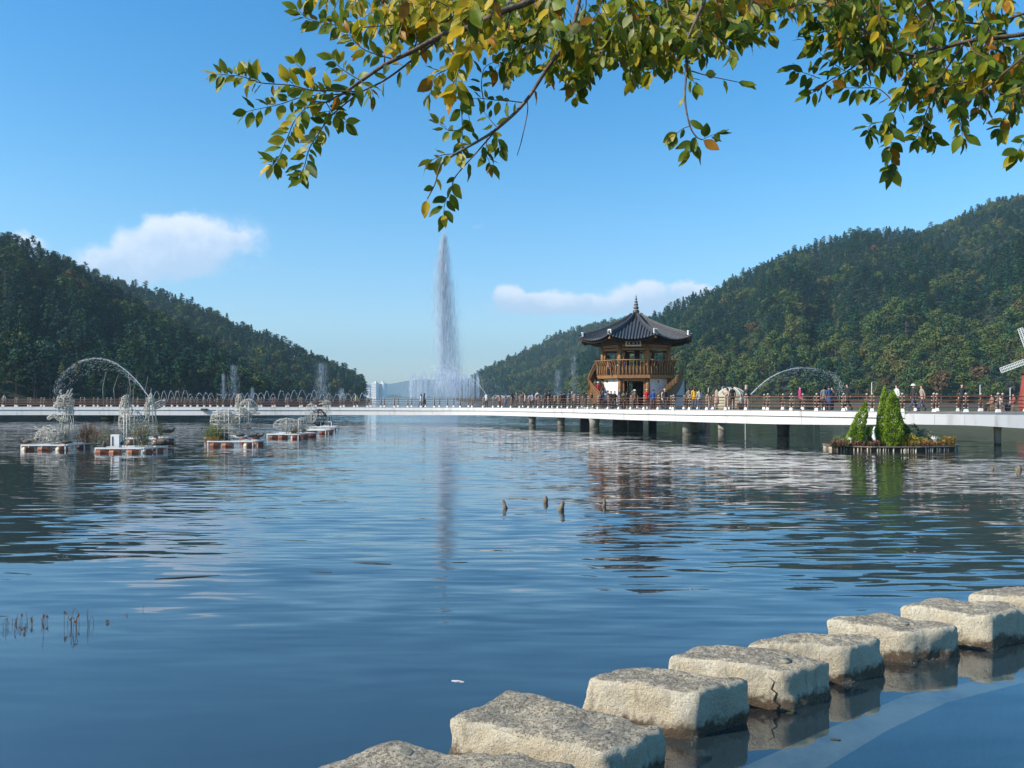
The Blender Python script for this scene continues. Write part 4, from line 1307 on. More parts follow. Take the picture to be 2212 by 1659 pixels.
for a in ((Q(134, 863), Q(131, 852), Q(129, 846), Q(132, 842)), (Q(138, 861), Q(143, 852), Q(147, 843)), (Q(143, 861), Q(150, 850), Q(155, 840)), (Q(146, 860), Q(153, 855), Q(155, 850)),
          (Q(126, 868), Q(121, 869), Q(116, 871)), (Q(126, 878), Q(120, 878), Q(116, 880)), (Q(128, 882), Q(125, 888), Q(130, 890))):
    mb.tube(catmull(a, 3), .028, 4)
    mb.tube([p + Vector((.05, 0, .02)) for p in catmull(a, 3)], .02, 4)
for i in range(14):
    mb.tube(catmull([Q(150 + uni(-3, 3), 865 + i * 2), Q(158 + uni(-3, 2), 868 + i * 2.2), Q(159 + uni(-3, 4), 878 + i * 2.6)], 3), .013, 3)
wtube_cage(mb, [Q(138, 905), Q(130, 906), Q(120, 899), Q(112, 899), Q(104, 905)], [.14, .13, .1, .12, .09], 6, .016, 8)
for (a, b) in ((Q(141, 955), Q(143, 883)), (Q(133, 950), Q(144, 908)), (Q(101, 958), Q(102, 938)), (Q(146, 955), Q(145, 910)), (Q(139, 958), Q(150, 880))): mb.tube([a, b], .028, 5)
for i in range(50):
    p = Q(uni(84, 132), uni(938, 957), uni(43.6, 45)); mb.tube(catmull([p, p + Vector((uni(-.4, .4), uni(-.1, .1), uni(.05, .35))), p + Vector((uni(-.7, .7), uni(-.2, .2), uni(.2, .6)))], 3), .013, 3)
for i in range(26):
    p = Q(uni(138, 165), uni(945, 957)); mb.tube([p, p + Vector((uni(-.3, .2), uni(-.3, .3), uni(.5, 1.4)))], .010, 3)
sculpt('dragon_sculpture', mb, (X(120, 44.2), 44.2, zt), 'white wire dragon with raised head and horns on the leftmost raft')
mb = MB(); mb.box((0, 0, .33), (.46, .34, .66)); o = mb.build('control_box', M['frame_white'], loc=(X(138, 44.4), 44.4, zt)); tag(o, 'pale upright box at the foot of the dragon', 'box', 'electric boxes on the rafts')
# --- second group: near raft and raised raft behind
raft('floating raft in front, second from the left', [(205, 41.0), (308, 41.0), (362, 42.4), (262, 42.8)], .26,
     [(0, .10, .7, .3), (0, .40, .55, .2), (0, .82, .5, .3), (1, .75, .5, .3), (1, .25, .45, 1.2), (3, .4, .5, .2)], [(0, .01), (0, .99), (1, .55), (1, .97)])
raft('raised raft behind the second one, under the slim wire tower', [(272, 46.0), (342, 45.6), (373, 47.2), (300, 47.6)], .52,
     [(0, .1, .5, 1.4), (0, .98, .5, 1.4), (1, .9, .6, .2)], [(0, .05), (0, .25), (0, .5), (0, .8), (0, .99), (1, .9)])
mb = MB(); c2 = P(284, 912, 43.5)
cage(mb, c2, (.72, .55, .68), 8, 14, .0145, .06, 60)
cage(mb, P(272, 885, 43.5), (.34, .3, .62), 6, 9, .0145, .08, 22)
cage(mb, P(271, 868, 43.5), (.22, .2, .36), 5, 7, .0145, .1, 12)
for a in ((P(268, 868, 43.5), P(272, 856, 43.5), P(274, 851, 43.5)), (P(272, 868, 43.5), P(278, 858, 43.5), P(277, 853, 43.5)), (P(300, 905, 43.5), P(306, 890, 43.5), P(312, 880, 43.5))): mb.tube(catmull(a, 3), .016, 4)
for u in (268, 274): mb.tube([P(u, 968, 42.3), P(u, 893, 42.8)], .032, 5)
mb.tube([P(288, 962, 42.8), P(291, 884, 43.2)], .02, 4)
cage(mb, P(316, 960, 42), (.42, .3, .26), 5, 8, .0145, .1, 24)
sculpt('hen_sculpture', mb, (c2.x, c2.y, .26), 'white wire hen with a rounded body on two poles, second raft')
mb = MB(); cu = 326; Dt = 46.6
for k in range(4):
    sx, sy = ((-1, -1), (1, -1), (1, 1), (-1, 1))[k]
    mb.tube([Vector((X(cu, Dt) + sx * .42, Dt + sy * .42, .5)), Vector((X(cu, Dt) + sx * .17, Dt + sy * .17, 2.0)), Vector((X(cu, Dt) + sx * .15, Dt + sy * .15, 2.9)), Vector((X(cu, Dt), Dt, 3.25))], .03, 4)
for i in range(20):
    z_ = .55 + i * .13; w_ = float(np.interp(z_, [.5, 2.0, 2.9, 3.2], [.42, .20, .18, .05])); x_ = X(cu, Dt)
    mb.tube([(x_ - w_, Dt - w_, z_), (x_ + w_, Dt - w_, z_), (x_ + w_, Dt + w_, z_), (x_ - w_, Dt + w_, z_), (x_ - w_, Dt - w_, z_)], .012, 3, cap=False)
    if i % 2: mb.tube([(x_ - w_, Dt - w_, z_), (x_ + w_ * .9, Dt - w_ * .9, z_ + .2)], .012, 3)
mb.lathe([(.16, 2.55), (.2, 2.75), (.16, 2.95), (.04, 3.05)], (X(cu, Dt), Dt, 0), 10); mb.tube([(X(cu, Dt), Dt, 3.0), (X(cu + .5, Dt), Dt, 3.55)], [.03, .008], 5)
cage(mb, P(317, 885, Dt), (.14, .2, .42), 6, 7, .0145, .1, 10)
sculpt('tower_sculpture', mb, (X(cu, Dt), Dt, .52), 'slim white wire tower with a spire on four splayed legs')
mb = MB(); cage(mb, P(343, 874, 47), (.48, .16, .20), 4, 8, .015, .1, 8, Matrix.Rotation(R(-28), 3, 'Y')); mb.tube([P(336, 935, 46.9), P(337, 880, 47)], .02, 4)
sculpt('fish_sculpture', mb, (X(337, 47), 47, .52), 'small white wire fish on a pole right of the wire tower')
mb = MB(); mb.box((0, 0, .35), (.46, .3, .70)); mb.box((-.12, -.16, .35), (.04, .03, .5), None, 1); o = mb.build('control_box', [M['frame_white'], M['black']], loc=(X(251, 41.8), 41.8, .26)); tag(o, 'pale upright box on the second raft beside the ducks', 'box', 'electric boxes on the rafts')
# --- third: elephant
raft('floating raft under the elephant, third from the left', [(448, 46.6), (548, 46.6), (575, 48.4), (470, 48.6)], .30,
     [(0, .12, .55, .2), (0, .42, .6, .1), (0, .93, .55, 1.0), (1, .6, .55, .2), (2, .3, .6, .2)], [(0, .01), (0, .98), (1, .3), (1, .6)])
raft('small raft just behind the elephant', [(443, 50.5), (520, 50.8), (563, 53.0), (470, 53.0)], .34, [(0, .1, .5, .2), (1, .9, .5, .2), (1, .2, .5, .2)], [(0, .0), (0, .4), (1, .9)])
mb = MB(); De = 48.0
cage(mb, P(482, 908, De), (.80, .6, .66), 9, 16, .0145, .03, 60)
cage(mb, P(522, 904, De), (.62, .45, .62), 8, 12, .0145, .05, 50)
cage(mb, P(537, 880, De), (.56, .5, .52), 7, 12, .0145, .05, 50)
cage(mb, P(517, 868, De), (.22, .2, .48), 6, 8, .0145, .05, 20)
wtube_cage(mb, [P(545, 890, De - .4), P(556, 893, De - .5), P(561, 892, De - .5)], [.1, .07, .05], 5, .012, 2)
wtube_cage(mb, [P(520, 935, De), P(535, 938, De), P(548, 928, De)], [.16, .2, .1], 6, .012, 16)
for u, v0, v1 in ((470, 961, 884), (485, 960, 884), (494, 958, 884), (518, 940, 880), (537, 925, 868)): mb.tube([P(u, v0, De - .5), P(u, v1, De - .5)], .034, 5)
for k in range(6): mb.tube([P(462, 890 + k * 9, De - .55), P(540, 890 + k * 9, De - .55)], .012, 3)
sculpt('elephant_sculpture', mb, (X(505, De), De, .30), 'large white wire elephant standing over the third raft')
# --- fourth: hedgehog dome and globe; fifth raft behind
raft('low raft under the wire pumpkin, fourth from the left', [(577, 55.5), (644, 55.3), (681, 58.0), (600, 58.2)], .31,
     [(0, .15, .6, .2), (0, .5, .6, .2), (0, .95, .6, .6), (1, .45, .5, .2), (1, .95, .6, .2)], [(0, .0), (0, 1.0), (1, .55), (1, .98)])
mb = MB(); Dp = 56.5
cage(mb, P(621, 918, Dp), (1.05, .6, .48), 6, 16, .014, .03, 26); mb.tube([P(619, 941, Dp), P(619, 905, Dp)], [.05, .05], 6); mb.tube([P(619, 941, Dp - .1), P(625, 932, Dp)], .035, 5); mb.tube([P(619, 908, Dp), P(619, 902, Dp)], [.07, .05], 6)
sculpt('pumpkin_sculpture', mb, (X(620, Dp), Dp, .31), 'white wire pumpkin dome on a post, fourth raft')
mb = MB(); cage(mb, P(653, 915, Dp), (.42, .4, .44), 6, 12, .015, .03, 12); mb.tube([P(645, 940, Dp - .6), P(645, 905, Dp - .5)], .03, 5)
for i in range(30): p = P(uni(632, 650), uni(925, 938), Dp); mb.tube([p, p + Vector((uni(-.3, .3), uni(-.1, .1), uni(0, .5)))], .010, 3)
sculpt('globe_sculpture', mb, (X(653, Dp), Dp, .31), 'small white wire globe right of the pumpkin')
raft('far raft, fifth from the left, with tall wire figures', [(648, 62.0), (704, 61.8), (722, 64.0), (668, 64.2)], .33, [(0, .3, .6, .2), (0, .92, .6, .2), (1, .5, .6, .2)], [(0, .99), (1, .3)])
raft('farthest raft, with a white bench frame at its right end', [(670, 68.0), (722, 67.8), (732, 70.0), (690, 70.2)], .35, [(0, .1, .5, .2), (0, .95, .6, .2)], [(0, .0), (0, 1.0), (1, .9)])
mb = MB(); Df = 63
cage(mb, P(672, 893, Df), (.50, .4, .80), 7, 10, .015, .04, 18); mb.tube([P(672, 925, Df), P(672, 868, Df)], .035, 5)
sculpt('leaf_sculpture', mb, (X(672, Df), Df, .33), 'tall oval white wire figure on the fifth raft')
mb = MB(); cage(mb, P(689, 902, 68.6), (.62, .5, .72), 6, 9, .03, .1, 34)
sculpt('snail_sculpture', mb, (X(689, 68.6), 68.6, .35), 'dark grey coiled wire figure between two taller white ones', M['pier_dark'])
mb = MB(); cage(mb, P(703, 895, 69), (.50, .4, .75), 6, 8, .015, .06, 14); cage(mb, P(706, 872, 69), (.42, .25, .3), 5, 7, .015, .08, 16)
mb.tube(catmull([P(700, 870, 69), P(694, 872, 69), P(689, 874, 69)], 3), .04, 4); mb.tube([P(703, 866, 69), P(699, 860, 69)], [.05, .01], 4); mb.tube([P(703, 917, 69), P(703, 890, 69)], .04, 4)
mb.tube([P(690, 867, 69), P(696, 866, 69), P(706, 868, 69)], .025, 4)
sculpt('unicorn_sculpture', mb, (X(703, 69), 69, .35), 'white wire horse figure on the farthest raft')
mb = MB(); mb.bar(P(693, 911, 68.4), P(716, 911, 68.4), .06, .06); mb.bar(P(716, 911, 68.4), P(716, 924, 68.4), .06, .06); mb.bar(P(693, 911, 68.4), P(693, 924, 68.4), .06, .06)
for u in (712, 716.5): mb.bar(P(u, 900, 68.6), P(u + .8, 921, 68.6), .08, .05, 1)
me = mb.mesh('bench_frame', [M['frame_white'], M['black']]); o = link_mesh('raft_bench', me); tag(o, 'white frame with two dark uprights at the right end of the farthest raft', 'frame')
# plants on the rafts
def tuft(u, v, D, w, h, n, mats, label, seed, name='raft_plant', group=None):
    random.seed(seed); mb = MB(); c = P(u, v, D)
    for i in range(n):
        b = Vector((random.gauss(0, .28) * w, random.gauss(0, .25) * w, 0)); L = h * uni(.4, 1.05)
        d = Vector((uni(-.35, .35), uni(-.3, .3), 1)).normalized()
        mi = 0 if rnd() < .6 else 1
        mb.tube([b, b + d * L * .6, b + d * L + Vector((uni(-.1, .1), 0, 0))], [.008, .007, .003], 3, mi)
        for k in range(5):
            q = b + d * L * uni(.35, 1); e = Vector((uni(-1, 1), uni(-1, 1), uni(-.2, 1))).normalized() * uni(.04, .12)
            s_ = e.cross(Vector((0, 1, 0))).normalized() * .02
            mb.add([q, q + e * .5 + s_, q + e, q + e * .5 - s_], [(0, 1, 2, 3)], mi)
    o = mb.build(name, mats, loc=c); tag(o, label, 'plant', group)
M['dry_red'] = mat('dry_red', (0.16, 0.055, 0.03), .8); M['dry_brown'] = mat('dry_brown', (0.14, 0.10, 0.05), .8)
M['grass_y'] = mat('grass_y', (0.22, 0.24, 0.05), .7, trans=.2); M['grass_g'] = mat('grass_g', (0.10, 0.15, 0.05), .7, trans=.2); M['grass_o'] = mat('grass_o', (0.28, 0.13, 0.03), .7)
tuft(190, 957, 45, 1.1, 1.3, 110, [M['dry_red'], M['dry_brown']], 'reddish brown dry shrub at the right end of the dragon raft', 1, group='plants growing on the rafts')
tuft(232, 962, 43.8, 1.6, 1.1, 60, [M['dry_brown'], M['grass_g']], 'thin grey-brown twigs between the first two rafts', 2, group='plants growing on the rafts')
tuft(306, 962, 41.8, .9, 1.5, 90, [M['dry_brown'], M['grass_g']], 'dark weedy bush in the middle of the second raft', 3, group='plants growing on the rafts')
tuft(462, 952, 47.6, .85, 1.0, 200, [M['grass_y'], M['grass_g']], 'yellow-green grass clump at the left end of the elephant raft', 4, group='plants growing on the rafts')
tuft(458, 958, 47.2, .7, .45, 120, [M['grass_o'], M['grass_y']], 'rust coloured low grass below the yellow-green clump', 5, group='plants growing on the rafts')
tuft(485, 955, 48, .8, .8, 80, [M['grass_g'], M['dry_brown']], 'grey-green grass under the elephant belly', 6, group='plants growing on the rafts')
tuft(347, 940, 46.8, .6, 1.1, 40, [M['grass_g'], M['dry_brown']], 'sparse tall twigs right of the wire tower', 7, group='plants growing on the rafts')
tuft(635, 940, 56.5, .5, .8, 50, [M['grass_g'], M['dry_brown']], 'small dull green weed between pumpkin and globe', 8, group='plants growing on the rafts')
tuft(655, 935, 57, .4, .5, 30, [M['grass_g'], M['grass_y']], 'small olive weed below the wire globe', 9, group='plants growing on the rafts')

# ------------------------------------------------------------------ ducks
def duck_mesh(seed, head=0):
    mb = MB()
    prof = [(-.30, .0, .05, .012), (-.24, .0, .07, .04), (-.14, .0, .075, .09), (0, 0, .08, .115), (.12, 0, .09, .10), (.19, 0, .13, .065), (.205, 0, .20, .045), (.22, 0, .25, .05), (.25, 0, .26, .045), (.29, 0, .252, .016), (.34, 0, .245, .012)]
    mb.tube([(x, y, z + .03) for x, y, z, r in prof], [r for *_, r in prof], 10)
    return mb.mesh('duck_body', [M['bird_dark']])
def make_duck(loc, rz, s, body_m, head_m, label, crouch=1.0):
    e = empty('duck', loc, rz); s *= .68; e.scale = (s, s, s * crouch); tag(e, label, 'duck', 'ducks resting on the rafts')
    mb = MB(); mb.tube([(-.30, 0, .12), (-.24, 0, .12), (-.14, 0, .115), (0, 0, .12), (.12, 0, .125), (.19, 0, .16), (.205, 0, .21), (.222, 0, .255)], [.012, .04, .09, .115, .10, .062, .043, .04], 10)
    mb.build('body', body_m, e)
    mb = MB(); mb.ellipsoid((.24, 0, .275), (.052, .042, .045), 9, 6); mb.build('head', head_m, e)
    mb = MB(); mb.tube([(.28, 0, .272), (.315, 0, .266), (.345, 0, .262)], [.02, .018, .012], 6); mb.build('bill', M['drum'], e)
    mb = MB()
    for s_ in (-1, 1): mb.ellipsoid((-.05, s_ * .085, .14), (.15, .03, .06), 8, 5)
    mb.build('wings', M['bird_dark'], e)
    mb = MB(); mb.tube([(.02, .04, .0), (.02, .04, .06)], .012, 4); mb.build('leg', M['drum'], e)
    mb = MB(); mb.tube([(.02, -.04, .0), (.02, -.04, .06)], .012, 4); mb.build('leg', M['drum'], e)
    return e
make_duck(P(58, 959, 43.4), math.pi, 1.5, M['bird_dark'], M['bird_head'], 'dark duck at the left end of the dragon raft')
make_duck(P(77, 953, 45.0), math.pi, 1.3, M['bird_brown'], M['bird_head'], 'small pale-headed duck behind the dragon tail')
make_duck(P(143, 959, 43.6), math.pi + .3, 1.9, M['bird_dark'], M['bird_dark'], 'long dark duck lying at the foot of the dragon', .7)
make_duck(P(226, 966, 41.3), -1.2, 1.5, M['bird_dark'], M['bird_head'], 'dark duck on the left end of the second raft')
make_duck(P(261, 962, 41.9), -.4, 1.2, M['bird_dark'], M['bird_head'], 'small duck beside the pale box on the second raft')
make_duck(P(351, 962, 41.8), math.pi - .3, 2.6, M['bird_dark'], M['bird_brown'], 'large dark duck standing at the right tip of the second raft')
make_duck(P(282, 942, 46.0), 2.2, 1.5, M['bird_brown'], M['bird_brown'], 'brown duck on the left end of the raised raft', .9)
make_duck(P(364, 936, 47.0), .3, 2.0, M['bird_dark'], M['bird_brown'], 'hunched dark duck on the right end of the raised raft', .8)
make_duck(P(518, 944, 46.9), math.pi, 1.9, M['bird_dark'], M['bird_dark'], 'dark duck in the middle of the elephant raft', .85)
make_duck(P(545, 945, 47.3), .2, 1.8, M['bird_dark'], M['bird_dark'], 'black duck with its head tucked, right of the middle one', .75)
make_duck(P(560, 945, 47.6), .1, 1.6, M['bird_dark'], M['bird_dark'], 'black duck at the right end of the elephant raft', .8)
make_duck(P(536, 928, 51.5), 2.6, 1.7, M['bird_brown'], M['bird_dark'], 'reddish brown duck on the raft behind the elephant', .9)
# ------------------------------------------------------------------ planted island
DI = 44.6
IC = Vector((X(1923, DI), DI, 0))
isl = empty('planted_island', IC); tag(isl, 'floating flower island edged with upright birch logs, in front of the bridge', 'island')
def irel(u, D, z=0): return Vector((X(u, D) - IC.x, D - IC.y, z))
outline = [irel(1781, 45.4), irel(1800, 43.8), irel(1885, 42.8), irel(1985, 42.9), irel(2058, 43.4), irel(2066, 44.4), irel(2040, 46.6), irel(1930, 47.6), irel(1830, 47.2)]
M['soil'] = mat('soil', (0.06, 0.045, 0.03), .95)
M['log'] = mat('log', (0.50, 0.44, 0.35), .8, (0.16, 0.12, 0.08), 7, 5, .4, .65)
M['plank_wood'] = mat('plank_wood', (0.22, 0.18, 0.14), .8, (0.10, 0.08, 0.06), 5)
mb = MB(); mb.prism([(p.x * .985, p.y * .985) for p in outline], -.15, .20); mb.build('soil_bed', M['soil'], isl)
for i in range(len(outline)):
    a, b = outline[i], outline[(i + 1) % len(outline)]; L = (b - a).length; d = (b - a) / L
    mb = MB(); nrm = Vector((d.y, -d.x, 0)); mb.bar(a + nrm * .06 + Vector((0, 0, .22)), b + nrm * .06 + Vector((0, 0, .22)), .16, .06); mb.build('edge_board', M['plank_wood'], isl)
    s = .06
    while s < L - .05:
        if i < 6 and rnd() < .82:
            p = a + d * s + nrm * .07; mb = MB(); mb.tube([p + Vector((0, 0, -.35)), p + Vector((uni(-.01, .01), 0, uni(.12, .19)))], uni(.025, .045), 6); mb.build('log', M['log'] if rnd() < .7 else M['plank_wood'], isl)
        s += uni(.10, .20)
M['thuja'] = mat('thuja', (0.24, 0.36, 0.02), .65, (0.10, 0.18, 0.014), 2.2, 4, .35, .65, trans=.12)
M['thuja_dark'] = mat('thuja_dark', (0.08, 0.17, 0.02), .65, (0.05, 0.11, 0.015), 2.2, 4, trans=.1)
M['flower_red'] = mat('flower_red', (0.34, 0.02, 0.03), .6, (0.12, 0.02, 0.03), 9)
M['flower_orange'] = mat('flower_orange', (0.48, 0.14, 0.02), .6, (0.30, 0.05, 0.02), 9)
M['bush_yellow'] = mat('bush_yellow', (0.42, 0.33, 0.03), .6, (0.16, 0.17, 0.03), 9, 3, .4, .6, trans=.15)
M['grass_pale'] = mat('grass_pale', (0.20, 0.22, 0.09), .7, (0.10, 0.13, 0.05), 9)
M['bush_grey'] = mat('bush_grey', (0.22, 0.25, 0.18), .7, (0.10, 0.12, 0.07), 9)
def leafmass(mb, c, prof, n, ls, lean=(0, 0), seed=0, up=.6, mi=0):
    """foliage sprays over a turned profile [(r, z)], with depth"""
    random.seed(seed); zs = [z for r, z in prof]; rs = [r for r, z in prof]; H = zs[-1]
    for i in range(n):
        z = uni(zs[0], H); r = float(np.interp(z, zs, rs))
        if rnd() > (r + .12 * rs[0]) / (max(rs) + .12 * rs[0]): continue
        a = uni(0, 6.28)
        rr = r * (1 - .35 * rnd() ** 2) * (1 + .16 * mnoise.noise(Vector((math.cos(a) * 1.6, math.sin(a) * 1.6, z * 2.4 + seed))) * 2)
        p = Vector(c) + Vector((rr * math.cos(a) + lean[0] * z / H, rr * math.sin(a) + lean[1] * z / H, z))
        d = Vector((math.cos(a), math.sin(a), up)) + Vector((uni(-.5, .5), uni(-.5, .5), uni(-.3, .6))); d.normalize()
        w = d.cross(Vector((uni(-1, 1), uni(-1, 1), uni(-1, 1)))).normalized() * ls * uni(.25, .4); L = ls * uni(.6, 1.3)
        mb.add([p - d * L * .4, p + w, p + d * L * .6, p - w], [(0, 1, 2, 3)], mi)
def shrub(name, u, D, prof, n, ls, m, label, lean=(0, 0), seed=0, cat='shrub', trunk=True, z=.2, up=.6):
    e = empty(name, (X(u, D), D, z)); tag(e, label, cat)
    mb = MB(); leafmass(mb, (0, 0, 0), prof, n, ls, lean, seed, up); mb.build('foliage', m, e)
    if trunk:
        mb = MB(); mb.tube([(0, 0, -.05), (lean[0] * .4, lean[1] * .4, prof[-1][1] * .5)], [.05, .02], 6); mb.build('trunk', M['bark'], e)
shrub('thuja_tree', 1930, 44.0, [(.30, 0), (.50, .35), (.50, 1.2), (.42, 2.0), (.24, 2.7), (.04, 3.15)], 6500, .12, M['thuja'], 'broad bright green thuja column, widest on the island', (-.05, 0), 1, 'tree', up=1.2)
shrub('thuja_tree', 1903, 44.4, [(.25, 0), (.34, .5), (.30, 1.6), (.20, 2.5), (.12, 3.0), (.02, 3.45)], 4300, .11, M['thuja'], 'tallest thin thuja left of the broad column', (.22, 0), 2, 'tree', up=1.2)
shrub('thuja_tree', 1843, 44.2, [(.45, 0), (.50, .35), (.42, .9), (.32, 1.6), (.20, 2.1), (.03, 2.5)], 4300, .11, M['thuja'], 'leaning thuja at the left, curling over to the right', (.72, 0), 3, 'tree', up=1.0)
shrub('thuja_bush', 1850, 43.7, [(.3, 0), (.50, .3), (.42, .75), (.1, 1.1)], 2200, .11, M['thuja'], 'low rounded thuja at the foot of the leaning one', (0, 0), 4)
shrub('thuja_bush', 1880, 44.2, [(.08, 0), (.10, .4), (.26, .75), (.22, 1.0), (.05, 1.15)], 1100, .11, M['thuja'], 'small ball-headed bush between the thujas', (0, 0), 5)
shrub('thuja_bush', 1949, 44.8, [(.35, 0), (.48, .4), (.42, .8), (.2, 1.15), (.04, 1.3)], 2200, .12, M['thuja_dark'], 'dark green thuja right of the broad column', (0, 0), 6)
shrub('yellow_bush', 1964, 43.9, [(.55, 0), (.62, .2), (.4, .5), (.1, .7)], 1600, .09, M['bush_yellow'], 'yellow flowering bush right of the tall thujas', (0, 0), 7)
shrub('yellow_bush', 1990, 43.8, [(.5, 0), (.5, .15), (.3, .35), (.1, .5)], 900, .08, M['bush_yellow'], 'lower yellow-brown bush beside the grey one', (0, 0), 8)
shrub('grey_bush', 1998, 44.6, [(.6, 0), (.62, .3), (.4, .7), (.1, .95)], 1200, .10, M['bush_grey'], 'grey-green bush on the right half of the island', (0, 0), 9)
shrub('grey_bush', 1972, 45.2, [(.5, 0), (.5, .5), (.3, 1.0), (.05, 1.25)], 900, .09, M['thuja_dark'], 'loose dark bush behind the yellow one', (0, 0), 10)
def bed(label, u0, u1, D0, D1, h, n, mats, seed, name='flower_bed'):
    random.seed(seed); mb = MB()
    for i in range(n):
        u = uni(u0, u1); D = uni(D0, D1); b = Vector((X(u, D), D, .2)); L = h * uni(.4, 1.1)
        q = b + Vector((uni(-.06, .06), uni(-.05, .05), L)); mi = random.randrange(len(mats))
        mb.tube([b, q], .006, 3, len(mats) - 1)
        for k in range(3):
            e = Vector((uni(-1, 1), uni(-1, 1), uni(-.3, .8))).normalized() * .06; s_ = e.cross(Vector((uni(-1, 1), uni(-1, 1), 1))).normalized() * .035
            mb.add([q - e + s_ * 0, q + s_, q + e, q - s_], [(0, 1, 2, 3)], mi)
    o = mb.build(name, mats); tag(o, label, 'flowers', kind='stuff')
bed('band of dark red flowers along the left front edge of the island', 1792, 1900, 43.1, 43.9, .28, 900, [M['flower_red'], M['flower_red'], M['grass_pale']], 1)
bed('orange and red flowers at the right end of the island', 1965, 2062, 43.2, 44.0, .28, 520, [M['flower_orange'], M['flower_red'], M['bush_yellow'], M['grass_pale']], 2)
bed('tuft of yellow-orange flowers at the right tip of the island', 2036, 2062, 43.3, 44.0, .5, 160, [M['flower_orange'], M['bush_yellow']], 3)
bed('pale grasses over the back of the island', 1800, 2040, 44.0, 46.5, .45, 900, [M['grass_pale'], M['grass_pale'], M['grass_g']], 4, 'grass')
def ornament(u, v, D, s, label):
    mb = MB(); c = P(u, v, D)
    mb.tube([Vector((c.x, D, .2)), c], .01, 4)
    for sx in (-1, 1):
        mb.add([c, c + Vector((sx * .10, -.02, .12)) * s, c + Vector((sx * .16, .03, .04)) * s, c + Vector((sx * .06, .0, -.06)) * s], [(0, 1, 2, 3)])
        mb.add([c + Vector((0, .01, 0)), c + Vector((sx * .10, -.01, .12)) * s, c + Vector((sx * .16, .04, .04)) * s, c + Vector((sx * .06, .01, -.06)) * s], [(3, 2, 1, 0)])
    mb.tube([c + Vector((0, 0, -.08)) * s, c + Vector((0, 0, .08)) * s], .012 * s, 5)
    o = mb.build('ornament', M['frame_white']); tag(o, label, 'ornament')
ornament(2019, 947, 43.6, 1.3, 'white butterfly ornament on a stick at the right of the island')
ornament(1838, 948, 43.4, .9, 'tiny white figure among the red flowers at the left')
mb = MB(); mb.lathe([(.16, .0), (.20, .02), (.18, .04)], (0, 0, .32), 12); mb.tube([(0, 0, 0), (0, 0, .32)], .02, 5); o = mb.build('solar_lamp', M['frame_white'], loc=(X(1862, 43.5), 43.5, .2)); tag(o, 'small flat-topped lamp among the red flowers', 'lamp')
mb = MB(); mb.tube(catmull([(0, 0, 0), (.05, 0, .35), (.0, 0, .8), (.1, 0, 1.1)], 4), [.14, .14, .14, .13, .12, .12, .1, .1, .08, .07, .05, .05, .04][:13], 8); o = mb.build('white_statue', M['frame_white'], loc=(X(1886, 44.0), 44.0, .2)); tag(o, 'slim white sculpted form between the left and middle thujas', 'statue')

# ------------------------------------------------------------------ right shore: quay, dome, windmill, light poles
M['quay'] = mat('quay', (0.05, 0.06, 0.04), .9)
mb = MB(); mb.prism([(43.2, 64.3), (140, 60), (150, 120), (60, 150), (50, 100)], -.9, 1.75); o = mb.build('quay', M['quay']); tag(o, 'low dark quay behind the right end of the bridge', kind='structure')
dmp = MB(); dmp.lathe([(2.2, 1.4), (2.3, 1.98)], (0, 0, 0), 28, 0, smooth=False)
dmp.lathe([(.35, -1), (.35, 1.4)], (-.6, .8, 0), 12)
tag(dmp.build('dome_platform', M['concrete'], loc=(X(1580, 67), 67, 0)), 'round concrete landing under the dome tent behind the bridge', 'platform')
dm = empty('dome', (X(1580, 67), 67, 1.99)); dm.scale = (.84, .84, .84); tag(dm, 'beige translucent dome tent behind the bridge railing', 'tent')
M['dome_cloth'] = mat('dome_cloth', (0.46, 0.42, 0.31), .9, (0.33, 0.31, 0.23), 1.2, 4, spec=.1)
mb = MB(); prof = [(1.80 * math.cos(a), 1.80 * math.sin(a) * .98) for a in np.linspace(-.25, math.pi / 2 - .02, 14)]
mb.lathe(prof, (0, 0, .42), 28, 0); mb.build('shell', M['dome_cloth'], dm)
for k in range(8):
    a = 2 * math.pi * k / 8 + .35; mb = MB(); mb.tube([(1.82 * math.cos(t) * math.cos(a), 1.82 * math.cos(t) * math.sin(a), .42 + 1.8 * math.sin(t)) for t in np.linspace(-.1, 1.55, 12)], .03, 5); mb.build('rib', M['plaster'], dm)
DW = 66; WX = X(2234, DW)
wmi = empty('windmill', (WX, DW, 1.75)); tag(wmi, 'brick red windmill with white lattice sails at the right edge', 'windmill')
mb = MB(); mb.lathe([(1.34, 0), (1.22, .5), (1.0, 1.9), (.88, 3.2)], (0, 0, 0), 20); mb.build('tower', M['red_wall'], wmi)
mb = MB(); mb.lathe([(1.02, 3.202), (.98, 3.4), (.6, 3.95), (.05, 4.3)], (0, 0, 0), 20); mb.build('roof', M['wood_dark'], wmi)
for a in (-1.95,):
    mb = MB(); r = 1.06; c = Vector((r * math.cos(a), r * math.sin(a), 1.32)); mb.box(c, (.62, .10, .62), a + math.pi / 2); wf = mb.build('window', M['plaster'], wmi)
    for i in range(3):
        for j in range(3):
            mb = MB(); t = Vector((-math.sin(a), math.cos(a), 0)); n_ = Vector((math.cos(a), math.sin(a), 0))
            mb.box(c + t * (i - 1) * .18 + Vector((0, 0, (j - 1) * .18)) + n_ * .055, (.14, .02, .14), a + math.pi / 2); mb.build('pane', M['dark_glass'], wf)
HUB = P(2228, 776, DW - 1.35) - Vector(wmi.location)
mb = MB(); mb.tube([HUB + Vector((0, 1.3, 0)), HUB + Vector((0, -.12, 0))], .09, 10); mb.ellipsoid(HUB + Vector((0, -.12, 0)), (.18, .1, .18)); mb.build('hub', M['wood_dark'], wmi)
